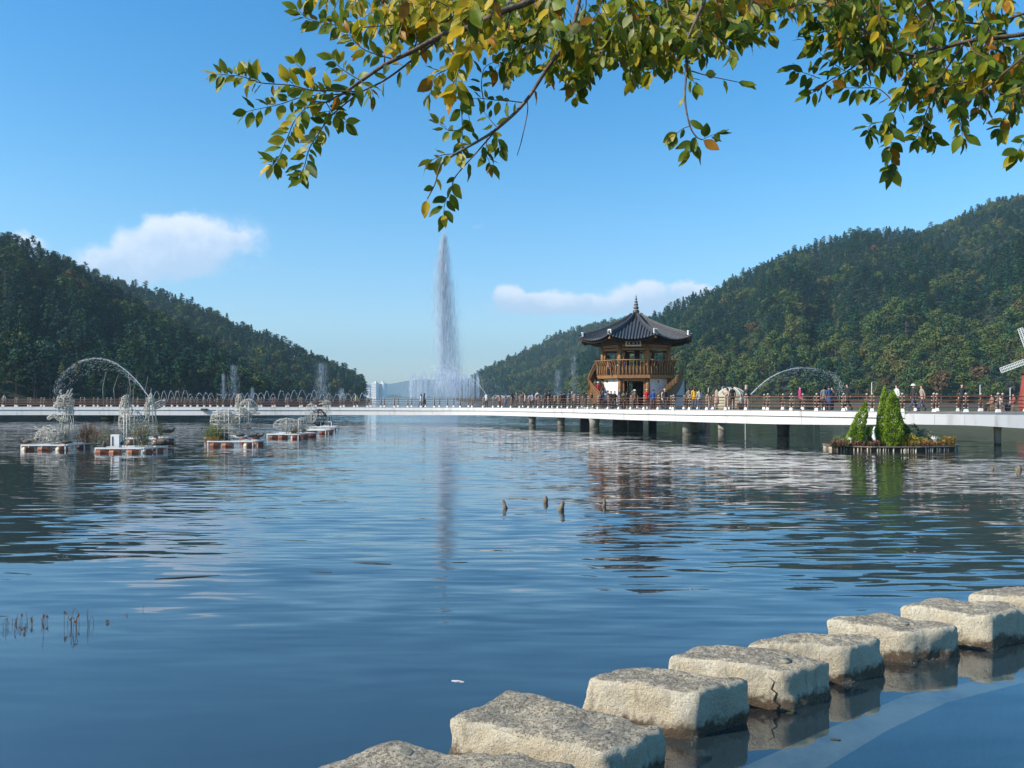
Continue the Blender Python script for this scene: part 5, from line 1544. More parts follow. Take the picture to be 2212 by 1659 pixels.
for k in range(4):
    a = R(200 + 90 * k) + 0.0; d = Vector((math.cos(a), 0, math.sin(a))); s_ = Vector((-d.z, 0, d.x))
    mb = MB(); L = 2.75; w = .42
    mb.bar(HUB + d * .15, HUB + d * L, .07, .06)
    for e in (-.5, .5): mb.bar(HUB + d * .62 + s_ * w * e, HUB + d * L + s_ * w * e, .045, .05)
    mb.bar(HUB + d * .62, HUB + d * L, .035, .04)
    n = 15
    for i in range(n + 1):
        p = HUB + d * (.62 + (L - .62) * i / n); mb.bar(p - s_ * w / 2, p + s_ * w / 2, .04, .045)
    mb.build('sail', M['frame_white'], wmi)
for i, (u, v0, D, lab) in enumerate([(1883, 826, 120, 'thin white light pole right of the dome spray'), (2117, 832, 118, 'thin white light pole near the standing man'), (2182, 838, 120, 'pale light pole left of the windmill'), (2226, 840, 121, 'light pole half behind the windmill'),
                          (1610, 832, 110, 'thin pole rising behind the dome'), (1560, 836, 114, 'short thin pole left of the dome top'), (1908, 838, 125, 'thin pole behind the tall thuja'), (1991, 834, 116, 'slim white pole between walkers and standing man'), (1530, 838, 118, 'short pale pole between the pavilion and the dome')]):
    mb = MB(); z1 = Z(v0, D); mb.tube([(0, 0, -1.5), (0, 0, z1)], [.07, .05], 6); mb.tube([(0, 0, z1), (.35, 0, z1 + .05)], .03, 5)
    o = mb.build('light_pole', M['pole'], loc=(X(u, D), D, 0)); tag(o, lab, 'pole', 'light poles along the far shore path')
# bare pale trunks at the foot of the left hill
for i, (u, v0, v1) in enumerate([(296, 808, 857), (318, 812, 857), (345, 806, 857), (352, 818, 857), (376, 815, 857), (289, 820, 857), (331, 822, 857)]):
    D = 172 + 3 * i; mb = MB(); mb.tube([(0, 0, .5), (uni(-.4, .4), 0, Z(v0, D) * .6), (uni(-.6, .9), 0, Z(v0, D))], [.09, .07, .03], 6)
    o = mb.build('bare_trunk', M['concrete'], loc=(X(u, D), D - 14, 0)); tag(o, 'slim pale bare trunk at the foot of the near left hill', 'tree trunk', 'bare trunks below the near left hill')

# ------------------------------------------------------------------ distant apartment towers
def apartment(u0, u1, v0, D, label, crowns):
    w = X(u1, D) - X(u0, D); h = Z(v0, D); cx = X((u0 + u1) / 2, D)
    e = empty('apartment_block', (cx, D, 0), -0.55); tag(e, label, 'apartment block', 'white apartment towers in the distance')
    mb = MB(); mb.box((0, 8, h / 2 - 1), (w, 16, h + 2)); mb.build('wall', M['tower_white'], e)
    nc = max(2, int(w / 4.2)); nf = int(h / 5.5)
    for i in range(nc):
        x = -w / 2 + w * (i + .5) / nc
        mb = MB(); mb.box((x, -.12, h / 2), (w / nc * .42, .3, h * .94)); st = mb.build('window', M['dark_glass'], e)
        mb = MB()
        for j in range(nf): mb.box((x, -.34, 3 + j * 5.5), (w / nc * .5, .3, 1.4))
        mb.build('balcony', M['tower_white'], st)
    for c in crowns:
        mb = MB(); mb.box((c * w, 6, h + 2), (w * .26, 7, 4)); mb.box((c * w, 6, h + 4.8), (w * .36, 9, 1.2)); mb.build('roof_block', M['tower_white'], e)
apartment(800, 814, 827, 2500, 'left half of the tall white apartment pair beyond the lake', [.2])
apartment(815, 831, 828, 2510, 'right half of the tall white apartment pair beyond the lake', [.1])
apartment(791, 799, 838, 2550, 'lower grey-white apartment block left of the tall pair', [])
apartment(782, 790, 831, 2600, 'apartment block partly hidden by the left ridge', [0])

# ------------------------------------------------------------------ fountains: every jet is a swarm of fine droplets
def drop(mb, p, L, w, dirv=Vector((0, 0, 1)), mi=0):
    s_ = dirv.cross(Vector((uni(-1, 1), uni(-.3, .3), uni(-.2, .2)))).normalized() * w
    t_ = dirv.cross(s_).normalized() * w
    a, b = p - dirv * L / 2, p + dirv * L / 2
    mb.add([a, p + s_, p - s_ * .5 + t_ * .8, p - s_ * .5 - t_ * .8, b], [(0, 2, 1), (0, 3, 2), (0, 1, 3), (4, 1, 2), (4, 2, 3), (4, 3, 1)], mi)
def spray(name, mb, label, mats=None, group=None):
    o = mb.build(name, mats or M['spray']); tag(o, label, 'fountain', group, kind='stuff' if name == 'spray_curtain' else None); return o
random.seed(42)
DF = 250
mb = MB(); k = DF / F
for i in range(30000):
    t = rnd() ** .85          # 0 bottom .. 1 top
    v = 857 - 350 * t
    cx = np.interp(v, [507, 600, 700, 785, 857], [959, 957, 962, 972, 975]); wd = np.interp(v, [507, 560, 650, 785, 857], [6, 15, 24, 27, 36])
    if rnd() < .22: wd *= .3; cx = np.interp(v, [507, 600, 857], [959, 958, 957])
    u = cx + random.gauss(0, .5) * wd + 1.0 * math.sin(v * .03)
    if rnd() > np.interp(v, [507, 540, 620, 857], [.25, .6, 1, 1]): continue
    drop(mb, P(u, v, DF + random.gauss(0, .5) * wd * k), uni(1.5, 4.5), uni(.006, .013))
jet = spray('fountain_jet', mb, 'towering single water jet fading into mist, in the middle of the lake', M['spray_dim'])
mb = MB()
cols = [(uni(886, 1034), uni(.75, 1.05)) for _ in range(64)]
for i in range(17000):
    u, hs_ = random.choice(cols)
    u += random.gauss(0, 1.2)
    top = np.interp(u, [882, 888, 900, 930, 958, 990, 1010, 1030, 1036], [800, 798, 812, 800, 788, 800, 812, 806, 815])
    v = 859 - (859 - top) * hs_ * rnd()
    drop(mb, P(u, v, 235 + uni(-12, 12)), uni(.8, 3.0), uni(.006, .012), mi=1 if rnd() < .93 else 0)
for i in range(12000):
    u = random.gauss(958, 46); v = 859 - abs(random.gauss(0, 30))
    drop(mb, P(u, v, 235 + uni(-14, 14)), uni(.3, 1.2), uni(.006, .012), mi=1 if rnd() < .8 else 0)
spray('spray_curtain', mb, 'wide curtain of fountain spray and mist around the foot of the tall jet', [M['spray'], M['spray_dim']])
def arc(name, pts, D, label, rad=.05, n=600, spread=1.0, fall=0.0, group=None, fine=True):
    mb = MB(); pc = catmull([P(u, v, D) for u, v in pts], 12); N = len(pc)
    k = D / F
    half = int(N * .62)
    mb.tube(pc[:half], [rad * (1 - .6 * i / half) for i in range(half)], 5)
    for i in range(n):
        t = rnd(); j = min(N - 2, int(t * (N - 1))); p = pc[j].lerp(pc[j + 1], rnd()); d = (pc[j + 1] - pc[j]).normalized()
        sp_ = spread * k * (.3 + 3.5 * t * t)
        p = p + Vector((random.gauss(0, sp_), random.gauss(0, sp_), random.gauss(0, sp_)))
        if fall and rnd() < .55: p.z -= rnd() ** 1.5 * fall * t
        if p.z < 0: continue
        drop(mb, p, uni(.12, .5) * D / 120, uni(.005, .011) * D / 120, (d + Vector((0, 0, -.5))).normalized())
    return spray(name, mb, label, M['spray'], group)
arc('fountain_arc', [(322, 858), (300, 828), (275, 803), (248, 784), (220, 775), (190, 776), (160, 788), (138, 806), (125, 830), (118, 856)], 120, 'large water jet arching to the left in front of the near left hill', .035, 1500, 1.0, 4.2)
arc('fountain_arc', [(1622, 852), (1640, 834), (1665, 815), (1695, 801), (1725, 795), (1760, 797), (1790, 806), (1812, 822), (1820, 845)], 110, 'water jet arching right from behind the dome', .035, 1000, 1.3, 3.0)
arc('fountain_arc', [(1054, 858), (1040, 838), (1025, 822), (1005, 806), (985, 795), (958, 789), (930, 792), (905, 806), (890, 822), (884, 840)], 150, 'thin water jet arching over the foot of the tall fountain', .035, 300, .5, .5)
random.seed(9)
arcs = []
for i, u in enumerate(list(np.arange(330, 480, 15)) + list(np.arange(484, 800, 14.5))):
    arcs.append((u + uni(-3, 3), uni(14, 22), 857 - uni(5, 9) - (6 if u < 400 else 0) - (6 if 560 < u < 700 and rnd() < .6 else 0)))
for (u, w, vt) in arcs:
    D = 118
    mb = MB(); pts = [P(u + w * t, 868 - (868 - vt) * (1 - (2 * t - 1) ** 2), D + 3 * t) for t in np.linspace(0, 1.0, 9)]
    mb.tube(pts, [.014, .016, .018, .02, .02, .02, .018, .014, .01], 4)
    for j in range(14):
        t = uni(.35, 1.0); p = P(u + w * t, 868 - (868 - vt) * (1 - (2 * t - 1) ** 2), D + 3 * t) + Vector((random.gauss(0, .08), 0, random.gauss(0, .08))); drop(mb, p, .16, .02)
    spray('fountain_arc', mb, 'small hoop of water behind the left railing, ' + ('left end of the row' if u < 400 else 'before the three walkers' if u < 520 else 'higher middle of the row' if u < 700 else 'right end of the row'), M['spray'], 'small hoops of water in a row')
for (u, v0, w, n, lab) in [(482, 808, 7, 500, 'faint narrow plume of mist left of the walkers'), (505, 790, 16, 900, 'faint broad plume of mist above the walkers on the left'), (545, 838, 6, 260, 'short faint plume of mist in front of the second ridge'), (695, 785, 20, 1500, 'tall faint column of mist before the end of the left ridge'), (738, 840, 10, 350, 'small patch of mist near the apartment towers'),
                           (1205, 800, 10, 420, 'faint plume of mist left of the pavilion'), (1240, 770, 12, 500, 'very faint tall mist beside the pavilion roof')]:
    mb = MB(); D = 128
    for i in range(n):
        t = rnd(); v = 860 - (860 - v0) * t
        drop(mb, P(u + random.gauss(0, .45) * w * (1.1 - .5 * t), v, D + random.gauss(0, .5)), uni(.3, 1.2), uni(.0018, .004), mi=0)
    o = spray('mist_plume', mb, lab, M['spray_dim'], 'faint mist plumes over the lake')
mb = MB()
for i in range(16):
    u = uni(1040, 1180); pts = [P(u + 24 * t, 862 - uni(6, 9) * (1 - (2 * t - 1) ** 2), 150) for t in np.linspace(0, 1, 7)]
    mb.tube(pts, .03, 3)
spray('spray_hoops', mb, 'tangle of low fine water hoops behind the people left of the pavilion', M['spray'])
# ------------------------------------------------------------------ people
def body_proto(pose):
    """one continuous skinned figure 1.70 m tall, facing -y; returns mesh with slots skin, top, trousers, shoes"""
    V = []; E = []; Rr = []
    def add(p, r, par=None):
        V.append(Vector(p)); Rr.append(r if isinstance(r, tuple) else (r, r))
        if par is not None: E.append((par, len(V) - 1))
        return len(V) - 1
    lean = .0; zp = .93
    if pose == 'sit': zp = .50
    if pose == 'lean': lean = .22
    pel = add((0, 0, zp), (.145, .105))
    sp1 = add((0, -lean * .3, zp + .18), (.135, .095), pel)
    ch = add((0, -lean * .8, zp + .38), (.155, .105), sp1)
    up_ = add((0, -lean, zp + .50), (.12, .085), ch)
    nk = add((0, -lean * 1.05 - .005, zp + .575), (.052, .052), up_)
    ck = add((0, -lean * 1.1 - .02, zp + .645), (.070, .075), nk)
    hd = add((0, -lean * 1.1 - .012, zp + .70), (.082, .095), ck)
    tp = add((0, -lean * 1.1 + .005, zp + .755), (.062, .072), hd)
    nose = None
    st = {'stand': ((.10, .0, 0), (-.10, .02, 0)), 'walk': ((.09, -.27, .10), (-.09, .27, .02)), 'lean': ((.11, .05, 0), (-.11, .0, 0)), 'phone': ((.10, .03, 0), (-.10, -.02, 0)), 'sit': None}[pose]
    for i, sx in enumerate((1, -1)):
        hip = add((sx * .095, 0, zp - .06), (.095, .095), pel)
        if pose == 'sit':
            kn = add((sx * .10, -.42, zp + .0), (.070, .070), hip); an = add((sx * .10, -.44, .10), (.042, .045), kn); toe = add((sx * .10, -.58, .045), (.036, .032), an)
        else:
            dx, fy, kz = st[i]
            kn = add((sx * .10, fy * .45 - .03 * (pose == 'walk'), .50 + kz * .1), (.066, .066), hip)
            an = add((sx * .10, fy + (.07 if pose == 'walk' and fy > 0 else 0), .09 + (.06 if pose == 'walk' and fy > 0 else 0)), (.040, .044), kn)
            toe = add((sx * .105, fy - .13 + (.07 if pose == 'walk' and fy > 0 else 0), .04 + (.0)), (.038, .030), an)
    for i, sx in enumerate((1, -1)):
        sh = add((sx * .165, -lean, zp + .455), (.062, .060), up_)
        if pose == 'stand': el, ha = (sx * .215, .02 - lean, zp + .19), (sx * .20, -.06, zp - .04)
        elif pose == 'walk': el, ha = (sx * .21, .07 * sx + .02, zp + .19), (sx * .20, .17 * sx - .08, zp - .01)
        elif pose == 'lean': el, ha = (sx * .24, -.28, zp + .20), (sx * .14, -.46, zp + .16)
        elif pose == 'phone': el, ha = (sx * .22, -.10, zp + .24), (sx * .08, -.32, zp + .46)
        else: el, ha = (sx * .22, -.06, zp + .20), (sx * .12, -.28, zp + .12)
        e = add(el, (.046, .046), sh); h = add(ha, (.032, .032), e)
        d = (Vector(ha) - Vector(el)).normalized(); f = add(Vector(ha) + d * .09, (.030, .020), h)
    me = bpy.data.meshes.new('body'); me.from_pydata(V, E, [])
    o = bpy.data.objects.new('tmp', me); col.objects.link(o)
    md = o.modifiers.new('s', 'SKIN'); sv = me.skin_vertices[0].data
    for i, r in enumerate(Rr): sv[i].radius = r; sv[i].use_root = (i == 0)
    md.use_smooth_shade = True
    sb = o.modifiers.new('ss', 'SUBSURF'); sb.levels = 1; sb.render_levels = 1
    dg = bpy.context.evaluated_depsgraph_get(); ev = o.evaluated_get(dg)
    out = bpy.data.meshes.new_from_object(ev)
    bpy.data.objects.remove(o)
    hands = [v for i, v in enumerate(V) if Rr[i] in ((.032, .032), (.030, .020))]
    headz = zp + .60; hc = V[6]
    return out, hands, headz, hc, zp
POSES = {p: body_proto(p) for p in ('stand', 'walk', 'lean', 'phone', 'sit')}
BODY = {}
def body_mesh(pose, cut):
    """cut: height where the top garment ends"""
    if (pose, cut) in BODY: return BODY[(pose, cut)]
    src, hands, headz, hc, zp = POSES[pose]
    me = src.copy(); me.name = 'body'
    me.materials.clear()
    for m in (M['skin'], M['white_base'], M['black'], M['black']): me.materials.append(m)
    mi = []
    for p in me.polygons:
        c = p.center
        if c.z > headz - .012 and (Vector((c.x, c.y, 0)) - Vector((hc.x, hc.y, 0))).length < .14: k = 0
        elif min((Vector(c) - h).length for h in hands) < .072: k = 0
        elif c.z < .085: k = 3
        elif c.z > cut or (abs(c.x) > .165 and c.z > zp - .1): k = 1
        else: k = 2
        if pose == 'sit' and c.y < -.16 and k == 1 and c.z < zp + .09: k = 2
        mi.append(k)
    me.polygons.foreach_set('material_index', mi)
    me.polygons.foreach_set('use_smooth', [True] * len(mi))
    BODY[(pose, cut)] = me
    return me
CM = {}
def cloth(c):
    if c not in CM: CM[c] = mat('cloth', c, .85, tuple(x * .72 for x in c), 14)
    return CM[c]
HAIR = {}
def hair_mesh(pose, style):
    if (pose, style) in HAIR: return HAIR[(pose, style)]
    src, hands, headz, hc, zp = POSES[pose]; mb = MB(); c = Vector((hc.x, hc.y + .014, hc.z + .022))
    if style in ('short', 'grey', 'long', 'brown'):
        mb.ellipsoid(c, (.093, .102, .098), 12, 8)
        # keep the face free
        keep = []
        for f, m_, s_ in zip(mb.f, mb.m, mb.sm):
            q = sum((Vector(mb.v[i]) for i in f), Vector()) / len(f)
            if q.y < c.y - .045 and q.z < c.z + .055: continue
            if q.z < c.z - .06: continue
            keep.append((f, m_, s_))
        mb.f, mb.m, mb.sm = [list(x) for x in zip(*keep)]
        if style in ('long', 'brown'):
            mb.tube([c + Vector((0, .05, .0)), c + Vector((0, .085, -.10)), c + Vector((0, .085, -.24))], [.075, .075, .055], 8)
    elif style == 'bucket':
        mb.lathe([(.175, -.01), (.17, .005), (.105, .03), (.098, .09), (.06, .105), (.0, .108)], c + Vector((0, 0, .01)), 14)
    elif style == 'cap':
        mb.lathe([(.100, .0), (.098, .04), (.07, .085), (.0, .098)], c + Vector((0, 0, .012)), 12); mb.box(c + Vector((0, -.13, .022)), (.13, .10, .012))
    elif style == 'hood':
        mb.ellipsoid(c + Vector((0, .015, -.02)), (.115, .12, .135), 10, 8)
        keep = [(f, m_, s_) for f, m_, s_ in zip(mb.f, mb.m, mb.sm) if not (sum(mb.v[i][1] for i in f) / len(f) < c.y - .06 and sum(mb.v[i][2] for i in f) / len(f) < c.z + .05)]
        mb.f, mb.m, mb.sm = [list(x) for x in zip(*keep)]
    HAIR[(pose, style)] = mb
    return mb
FACE = {}
def person(x, y, z, face, h, top, trou, pose, style, hatc, label, cut=None, bag=None, group='people on the footbridge', long_coat=False):
    if cut is None: cut = {'stand': .86, 'walk': .86, 'lean': .84, 'phone': .86, 'sit': .48}[pose]
    if long_coat: cut = .46
    e = empty('person', (x, y, z), face); s = h / 1.72 if pose != 'sit' else h / 1.72
    e.scale = (s * 1.04, s * 1.04, s); tag(e, label, 'person', group)
    o = link_mesh('body', body_mesh(pose, cut), e)
    for i, m in enumerate((M['skin'], cloth(top), cloth(trou), M['black'])):
        o.material_slots[i].link = 'OBJECT'; o.material_slots[i].material = m
    key = ('m', pose, style)
    if style != 'bald':
        if key not in FACE: FACE[key] = hair_mesh(pose, style).mesh('hair', M['hair'])
        nm = {'bucket': 'hat', 'cap': 'cap', 'hood': 'hood'}.get(style, 'hair')
        ho_ = link_mesh(nm, FACE[key], e)
        if style in ('bucket', 'cap', 'hood', 'grey', 'brown'):
            ho_.material_slots[0].link = 'OBJECT'
            ho_.material_slots[0].material = cloth(hatc) if hatc else (cloth((.35, .35, .36)) if style == 'grey' else cloth((.08, .035, .02)))
    # nose and eyes
    hc = POSES[pose][3]
    fk = ('f', pose)
    if fk not in FACE:
        mb = MB(); c = Vector((hc.x, hc.y - .088, hc.z - .01))
        mb.add([c + Vector((0, .01, .03)), c + Vector((-.013, .008, -.018)), c + Vector((.013, .008, -.018)), c + Vector((0, -.020, -.014))], [(0, 1, 3), (0, 3, 2), (1, 2, 3)], 0)
        for sx in (-1, 1): mb.ellipsoid(c + Vector((sx * .03, .010, .028)), (.011, .006, .006), 6, 4, 1)
        mb.box(c + Vector((0, .010, -.042)), (.036, .008, .008), None, 2)
        FACE[fk] = mb.mesh('face', [M['skin'], M['black'], cloth((.30, .08, .07))])
    link_mesh('face', FACE[fk], e)
    if long_coat and pose != 'sit':
        ck = ('coat', pose)
        if ck not in FACE:
            mb = MB(); mb.lathe([(.20, .42), (.185, .62), (.165, .88), (.15, 1.02)], (0, 0, 0), 14); FACE[ck] = mb.mesh('coat_skirt', M['black'])
        k_ = link_mesh('coat_skirt', FACE[ck], e); k_.material_slots[0].link = 'OBJECT'; k_.material_slots[0].material = cloth(top)
    if bag:
        mb = MB(); mb.box((0, .17, 1.17), (.27, .15, .40), None, 0, .85); mb.tube([(.09, .12, 1.33), (.10, -.02, 1.42), (.10, -.11, 1.25)], .015, 4); mb.tube([(-.09, .12, 1.33), (-.10, -.02, 1.42), (-.10, -.11, 1.25)], .015, 4)
        mb.build('backpack', cloth(bag), e)
    return e
BK, NV, GY, WH, BG, JN = (.014, .014, .017), (.018, .028, .07), (.14, .14, .15), (.66, .66, .66), (.38, .28, .19), (.06, .10, .18)
CAMF, AWAY, LEFT, RIGHT = 0.0, math.pi, -math.pi / 2, math.pi / 2      # facing: towards the camera, away, picture left, picture right
PEOPLE = [
 # u, depth behind near edge, height, top, trousers, pose, face, style, hat colour, label, extras
 (11, 1.0, 1.60, (.50, .42, .38), GY, 'lean', CAMF, 'brown', None, 'person in a beige top leaning on the railing at the far left', {}),
 (470, 1.2, 1.74, BK, BK, 'stand', CAMF - .6, 'short', None, 'person in a long black coat, leftmost of three on the left span', dict(long_coat=True)),
 (497, 1.5, 1.70, (.035, .045, .06), (.03, .04, .05), 'stand', CAMF + .3, 'short', None, 'person in dark grey clothes, middle of three on the left span', {}),
 (517, 1.2, 1.68, (.50, .30, .26), GY, 'phone', RIGHT, 'hood', (.30, .03, .03), 'person in a pink jacket with a dark red scarf above the elephant sculpture', {}),
 (769, 1.6, 1.66, (.50, .52, .12), (.03, .05, .08), 'walk', LEFT, 'short', None, 'person in a yellow-green jacket striding left alone on the bridge', {}),
 (909, 1.0, 1.60, (.60, .62, .68), JN, 'walk', LEFT, 'long', None, 'person in white top and jeans walking beside one in black', {}),
 (916, 1.1, 1.68, BK, BK, 'stand', LEFT, 'hood', BK, 'person in a long black hooded coat walking beside one in white', dict(long_coat=True)),
 (1051, .8, 1.68, WH, BK, 'lean', AWAY, 'short', None, 'person in a white top and black trousers leaning out over the far rail', {}),
 (1080, 1.0, 1.50, (.42, .20, .16), BK, 'stand', AWAY, 'long', None, 'person in a dusty pink coat, first of the crowd right of the tall jet', {}),
 (1092, 1.2, 1.68, (.10, .13, .22), (.05, .06, .09), 'stand', RIGHT, 'brown', None, 'person with long brown hair in a blue-grey coat', dict(long_coat=True)),
 (1106, 1.0, 1.58, BK, BK, 'stand', AWAY, 'hood', BK, 'person in black with the hood up between two taller walkers', {}),
 (1116, 1.4, 1.74, (.10, .11, .09), (.07, .065, .05), 'stand', LEFT, 'short', None, 'tall person in an olive grey jacket facing left', {}),
 (1131, 1.0, 1.72, (.10, .05, .04), BK, 'phone', LEFT, 'short', None, 'person in a brown top taking a photo left of the crowd', {}),
 (1134, .6, 1.55, (.46, .36, .28), (.10, .07, .05), 'stand', LEFT, 'brown', None, 'shorter person in cream in front of the one taking a photo', {}),
 (1144, 1.8, 1.50, (.35, .36, .40), BK, 'stand', AWAY, 'short', None, 'child in light grey among the crowd', {}),
 (1151, 1.0, 1.62, (.42, .42, .55), BK, 'stand', AWAY, 'long', None, 'person in a lavender top with long black hair', {}),
 (1161, .9, 1.80, (.55, .56, .58), (.05, .04, .05), 'stand', AWAY, 'cap', BK, 'tall person in a pale shirt and dark cap with a brown backpack', dict(bag=(.10, .06, .05))),
 (1169, 1.2, 1.45, (.34, .22, .16), (.06, .04, .04), 'stand', RIGHT, 'short', None, 'child in tan beside the tall one in a pale shirt', {}),
 (1178, .7, 1.68, (.05, .04, .05), BK, 'stand', AWAY, 'short', None, 'person in dark maroon at the left of the group in black', {}),
 (1186, 1.2, 1.76, (.015, .02, .03), BK, 'stand', AWAY, 'short', None, 'broad-shouldered person in black in the group left of the pavilion', {}),
 (1192, .6, 1.50, (.02, .03, .04), BK, 'stand', AWAY, 'short', None, 'shorter person in black in front of the broad-shouldered one', {}),
 (1199, .8, 1.45, (.30, .22, .14), BK, 'stand', AWAY, 'short', None, 'small child in a brown top at the right of the group in black', {}),
 (1212, .9, 1.55, (.05, .05, .05), BK, 'stand', AWAY, 'short', None, 'person in charcoal left of the two in blue coats', {}),
 (1219, 1.3, 1.62, (.06, .07, .08), BK, 'stand', AWAY, 'short', None, 'person in dark grey behind the first blue coat', {}),
 (1229, 1.0, 1.66, (.06, .09, .15), BK, 'stand', AWAY, 'short', None, 'person in a slate blue jacket left of the pavilion', {}),
 (1236, 1.6, 1.62, (.08, .11, .17), BK, 'stand', LEFT, 'cap', (.5, .5, .5), 'person in a blue jacket with a pale cap left of the pavilion', {}),
 (1241, .6, 1.58, (.30, .24, .20), GY, 'stand', AWAY, 'short', None, 'person in beige crouched close to the near rail left of the stair', {}),
 (1249, 1.0, 1.55, (.30, .30, .31), BK, 'stand', AWAY, 'short', None, 'person in light grey just left of the stair post', {}),
 (1268, 1.2, 1.62, BK, BK, 'stand', AWAY, 'short', None, 'person in black beside the wooden stair post', {}),
 (1283, 1.0, 1.55, BK, BK, 'lean', LEFT, 'short', None, 'person in black bending at the foot of the left stair', {}),
 (1296, .6, 1.74, NV, NV, 'lean', RIGHT, 'short', None, 'person in a navy jacket leaning forward in front of the left white wall', {}),
 (1308, 1.2, 1.58, (.62, .60, .60), (.05, .05, .06), 'stand', AWAY, 'short', None, 'person in a white top in front of the left white wall', {}),
 (1313, 1.8, 1.68, (.24, .13, .10), BK, 'stand', AWAY, 'short', None, 'person in a brown jacket in front of the left column', {}),
 (1320, .8, 1.60, (.02, .02, .02), BK, 'stand', CAMF, 'short', None, 'person in black facing the camera before the left column', {}),
 (1328, .6, 1.56, BK, BK, 'stand', CAMF, 'cap', BK, 'person in black with a black cap near the left column', {}),
 (1338, .8, 1.78, (.02, .035, .08), (.02, .03, .05), 'stand', RIGHT, 'bald', None, 'tall bald person in a navy coat in front of the doorway', dict(long_coat=True)),
 (1347, 1.4, 1.58, (.16, .17, .07), BK, 'stand', AWAY, 'short', None, 'person in an olive top behind the bald one', {}),
 (1354, .8, 1.50, BK, BK, 'stand', AWAY, 'short', None, 'short person in black in the middle of the doorway', {}),
 (1366, 1.8, 1.72, (.03, .03, .035), BK, 'stand', AWAY, 'short', None, 'person in black behind the wide cream hat', {}),
 (1371, .7, 1.66, (.22, .13, .07), (.09, .03, .025), 'stand', AWAY, 'bucket', (.68, .62, .50), 'person in a brown jacket with a wide cream sun hat', {}),
 (1397, .7, 1.68, (.52, .015, .03), BK, 'stand', AWAY, 'cap', (.6, .55, .55), 'person in a bright red jacket with a white cap', {}),
 (1411, .8, 1.62, (.02, .08, .30), BK, 'stand', AWAY, 'bucket', (.02, .03, .04), 'person in a bright blue jacket and dark sun hat beside the red one', {}),
 (1431, 1.2, 1.60, (.55, .52, .50), BK, 'stand', RIGHT, 'short', None, 'person in white at the foot of the right stair', {}),
 (1436, .8, 1.66, (.03, .03, .03), (.10, .10, .10), 'stand', CAMF, 'cap', (.55, .55, .55), 'person in black with a pale cap at the foot of the right stair', {}),
 (1488, 1.0, 1.70, (.24, .19, .17), BK, 'stand', AWAY, 'short', None, 'person in a taupe top left of the yellow coat', {}),
 (1500, .8, 1.78, (.62, .36, .02), JN, 'stand', AWAY, 'brown', None, 'tall person in a bright yellow jacket with a long dark ponytail', dict(cut=.78)),
 (1511, 1.0, 1.66, (.50, .50, .50), JN, 'stand', AWAY, 'long', None, 'person in a light grey top right of the yellow jacket', {}),
 (1530, .9, 1.35, (.46, .30, .24), (.38, .25, .20), 'stand', AWAY, 'brown', None, 'small child in pale pink near the dome', {}),
 (1548, 1.2, 1.70, (.38, .28, .22), (.22, .17, .13), 'stand', RIGHT, 'short', None, 'person in a beige coat in front of the dome', dict(long_coat=True)),
 (1570, 1.4, 1.66, (.55, .38, .34), (.5, .4, .36), 'phone', LEFT, 'long', None, 'person in a pale pink dress in front of the dome', {}),
 (1582, .6, 1.76, BK, BK, 'stand', AWAY, 'short', None, 'person in a black suit standing in front of the dome', {}),
 (1601, 1.6, 1.50, (.40, .38, .34), BG, 'sit', LEFT, 'short', None, 'person in khaki sitting behind the rail right of the dome', {}),
 (1613, .8, 1.74, (.03, .04, .03), (.30, .24, .17), 'stand', AWAY, 'cap', (.45, .36, .26), 'person in a dark green jacket and tan cap right of the dome', {}),
 (1728, 1.0, 1.66, (.48, .03, .16), BK, 'stand', RIGHT, 'cap', (.02, .02, .03), 'person in a magenta jacket walking alone between dome and island', {}),
 (1780, 1.0, 1.66, (.22, .20, .21), BK, 'stand', AWAY, 'hood', BK, 'person in grey, left of a group of three before the tall thuja', {}),
 (1791, .8, 1.66, (.03, .07, .17), (.03, .05, .12), 'stand', AWAY, 'short', None, 'person in a deep blue coat, middle of a group of three', dict(long_coat=True)),
 (1798, 1.8, 1.60, (.12, .07, .05), NV, 'stand', LEFT, 'short', None, 'person in dark brown behind the deep blue coat', {}),
 (1831, 1.0, 1.78, (.015, .022, .018), BK, 'walk', LEFT, 'short', None, 'tall person in a black coat walking left beyond the small thujas', {}),
 (1937, 1.4, 1.70, (.66, .66, .67), BK, 'stand', LEFT, 'short', None, 'person in a white puffer jacket half hidden by the tall thuja', {}),
 (1973, .9, 1.72, (.03, .03, .035), JN, 'walk', RIGHT, 'bucket', (.80, .80, .80), 'person in a white bucket hat, black jacket and jeans walking right', {}),
 (1991, 1.0, 1.66, (.38, .30, .24), JN, 'walk', LEFT, 'brown', None, 'person in a beige jacket and jeans beside the white bucket hat', {}),
 (2078, 1.0, 1.72, (.015, .025, .035), BK, 'stand', CAMF, 'bald', None, 'bald person in a dark navy jumper standing at the railing near the right edge', {}),
 (2143, 2.6, 1.45, (.30, .15, .10), BK, 'sit', LEFT, 'short', None, 'seated person in brown behind the rail, left of two at the right edge', {}),
 (2158, 2.6, 1.45, (.50, .48, .46), BK, 'sit', RIGHT, 'brown', None, 'seated person in pale grey behind the rail near the windmill', {}),
 (2190, 2.8, 1.50, (.28, .08, .06), JN, 'sit', LEFT, 'short', None, 'seated person in dark red below the windmill', {}),
]
random.seed(77)
def s_of_u(u): return cum[min(range(0, len(dense), 3), key=lambda i: abs(CU + F * dense[i].x / dense[i].y - u))]
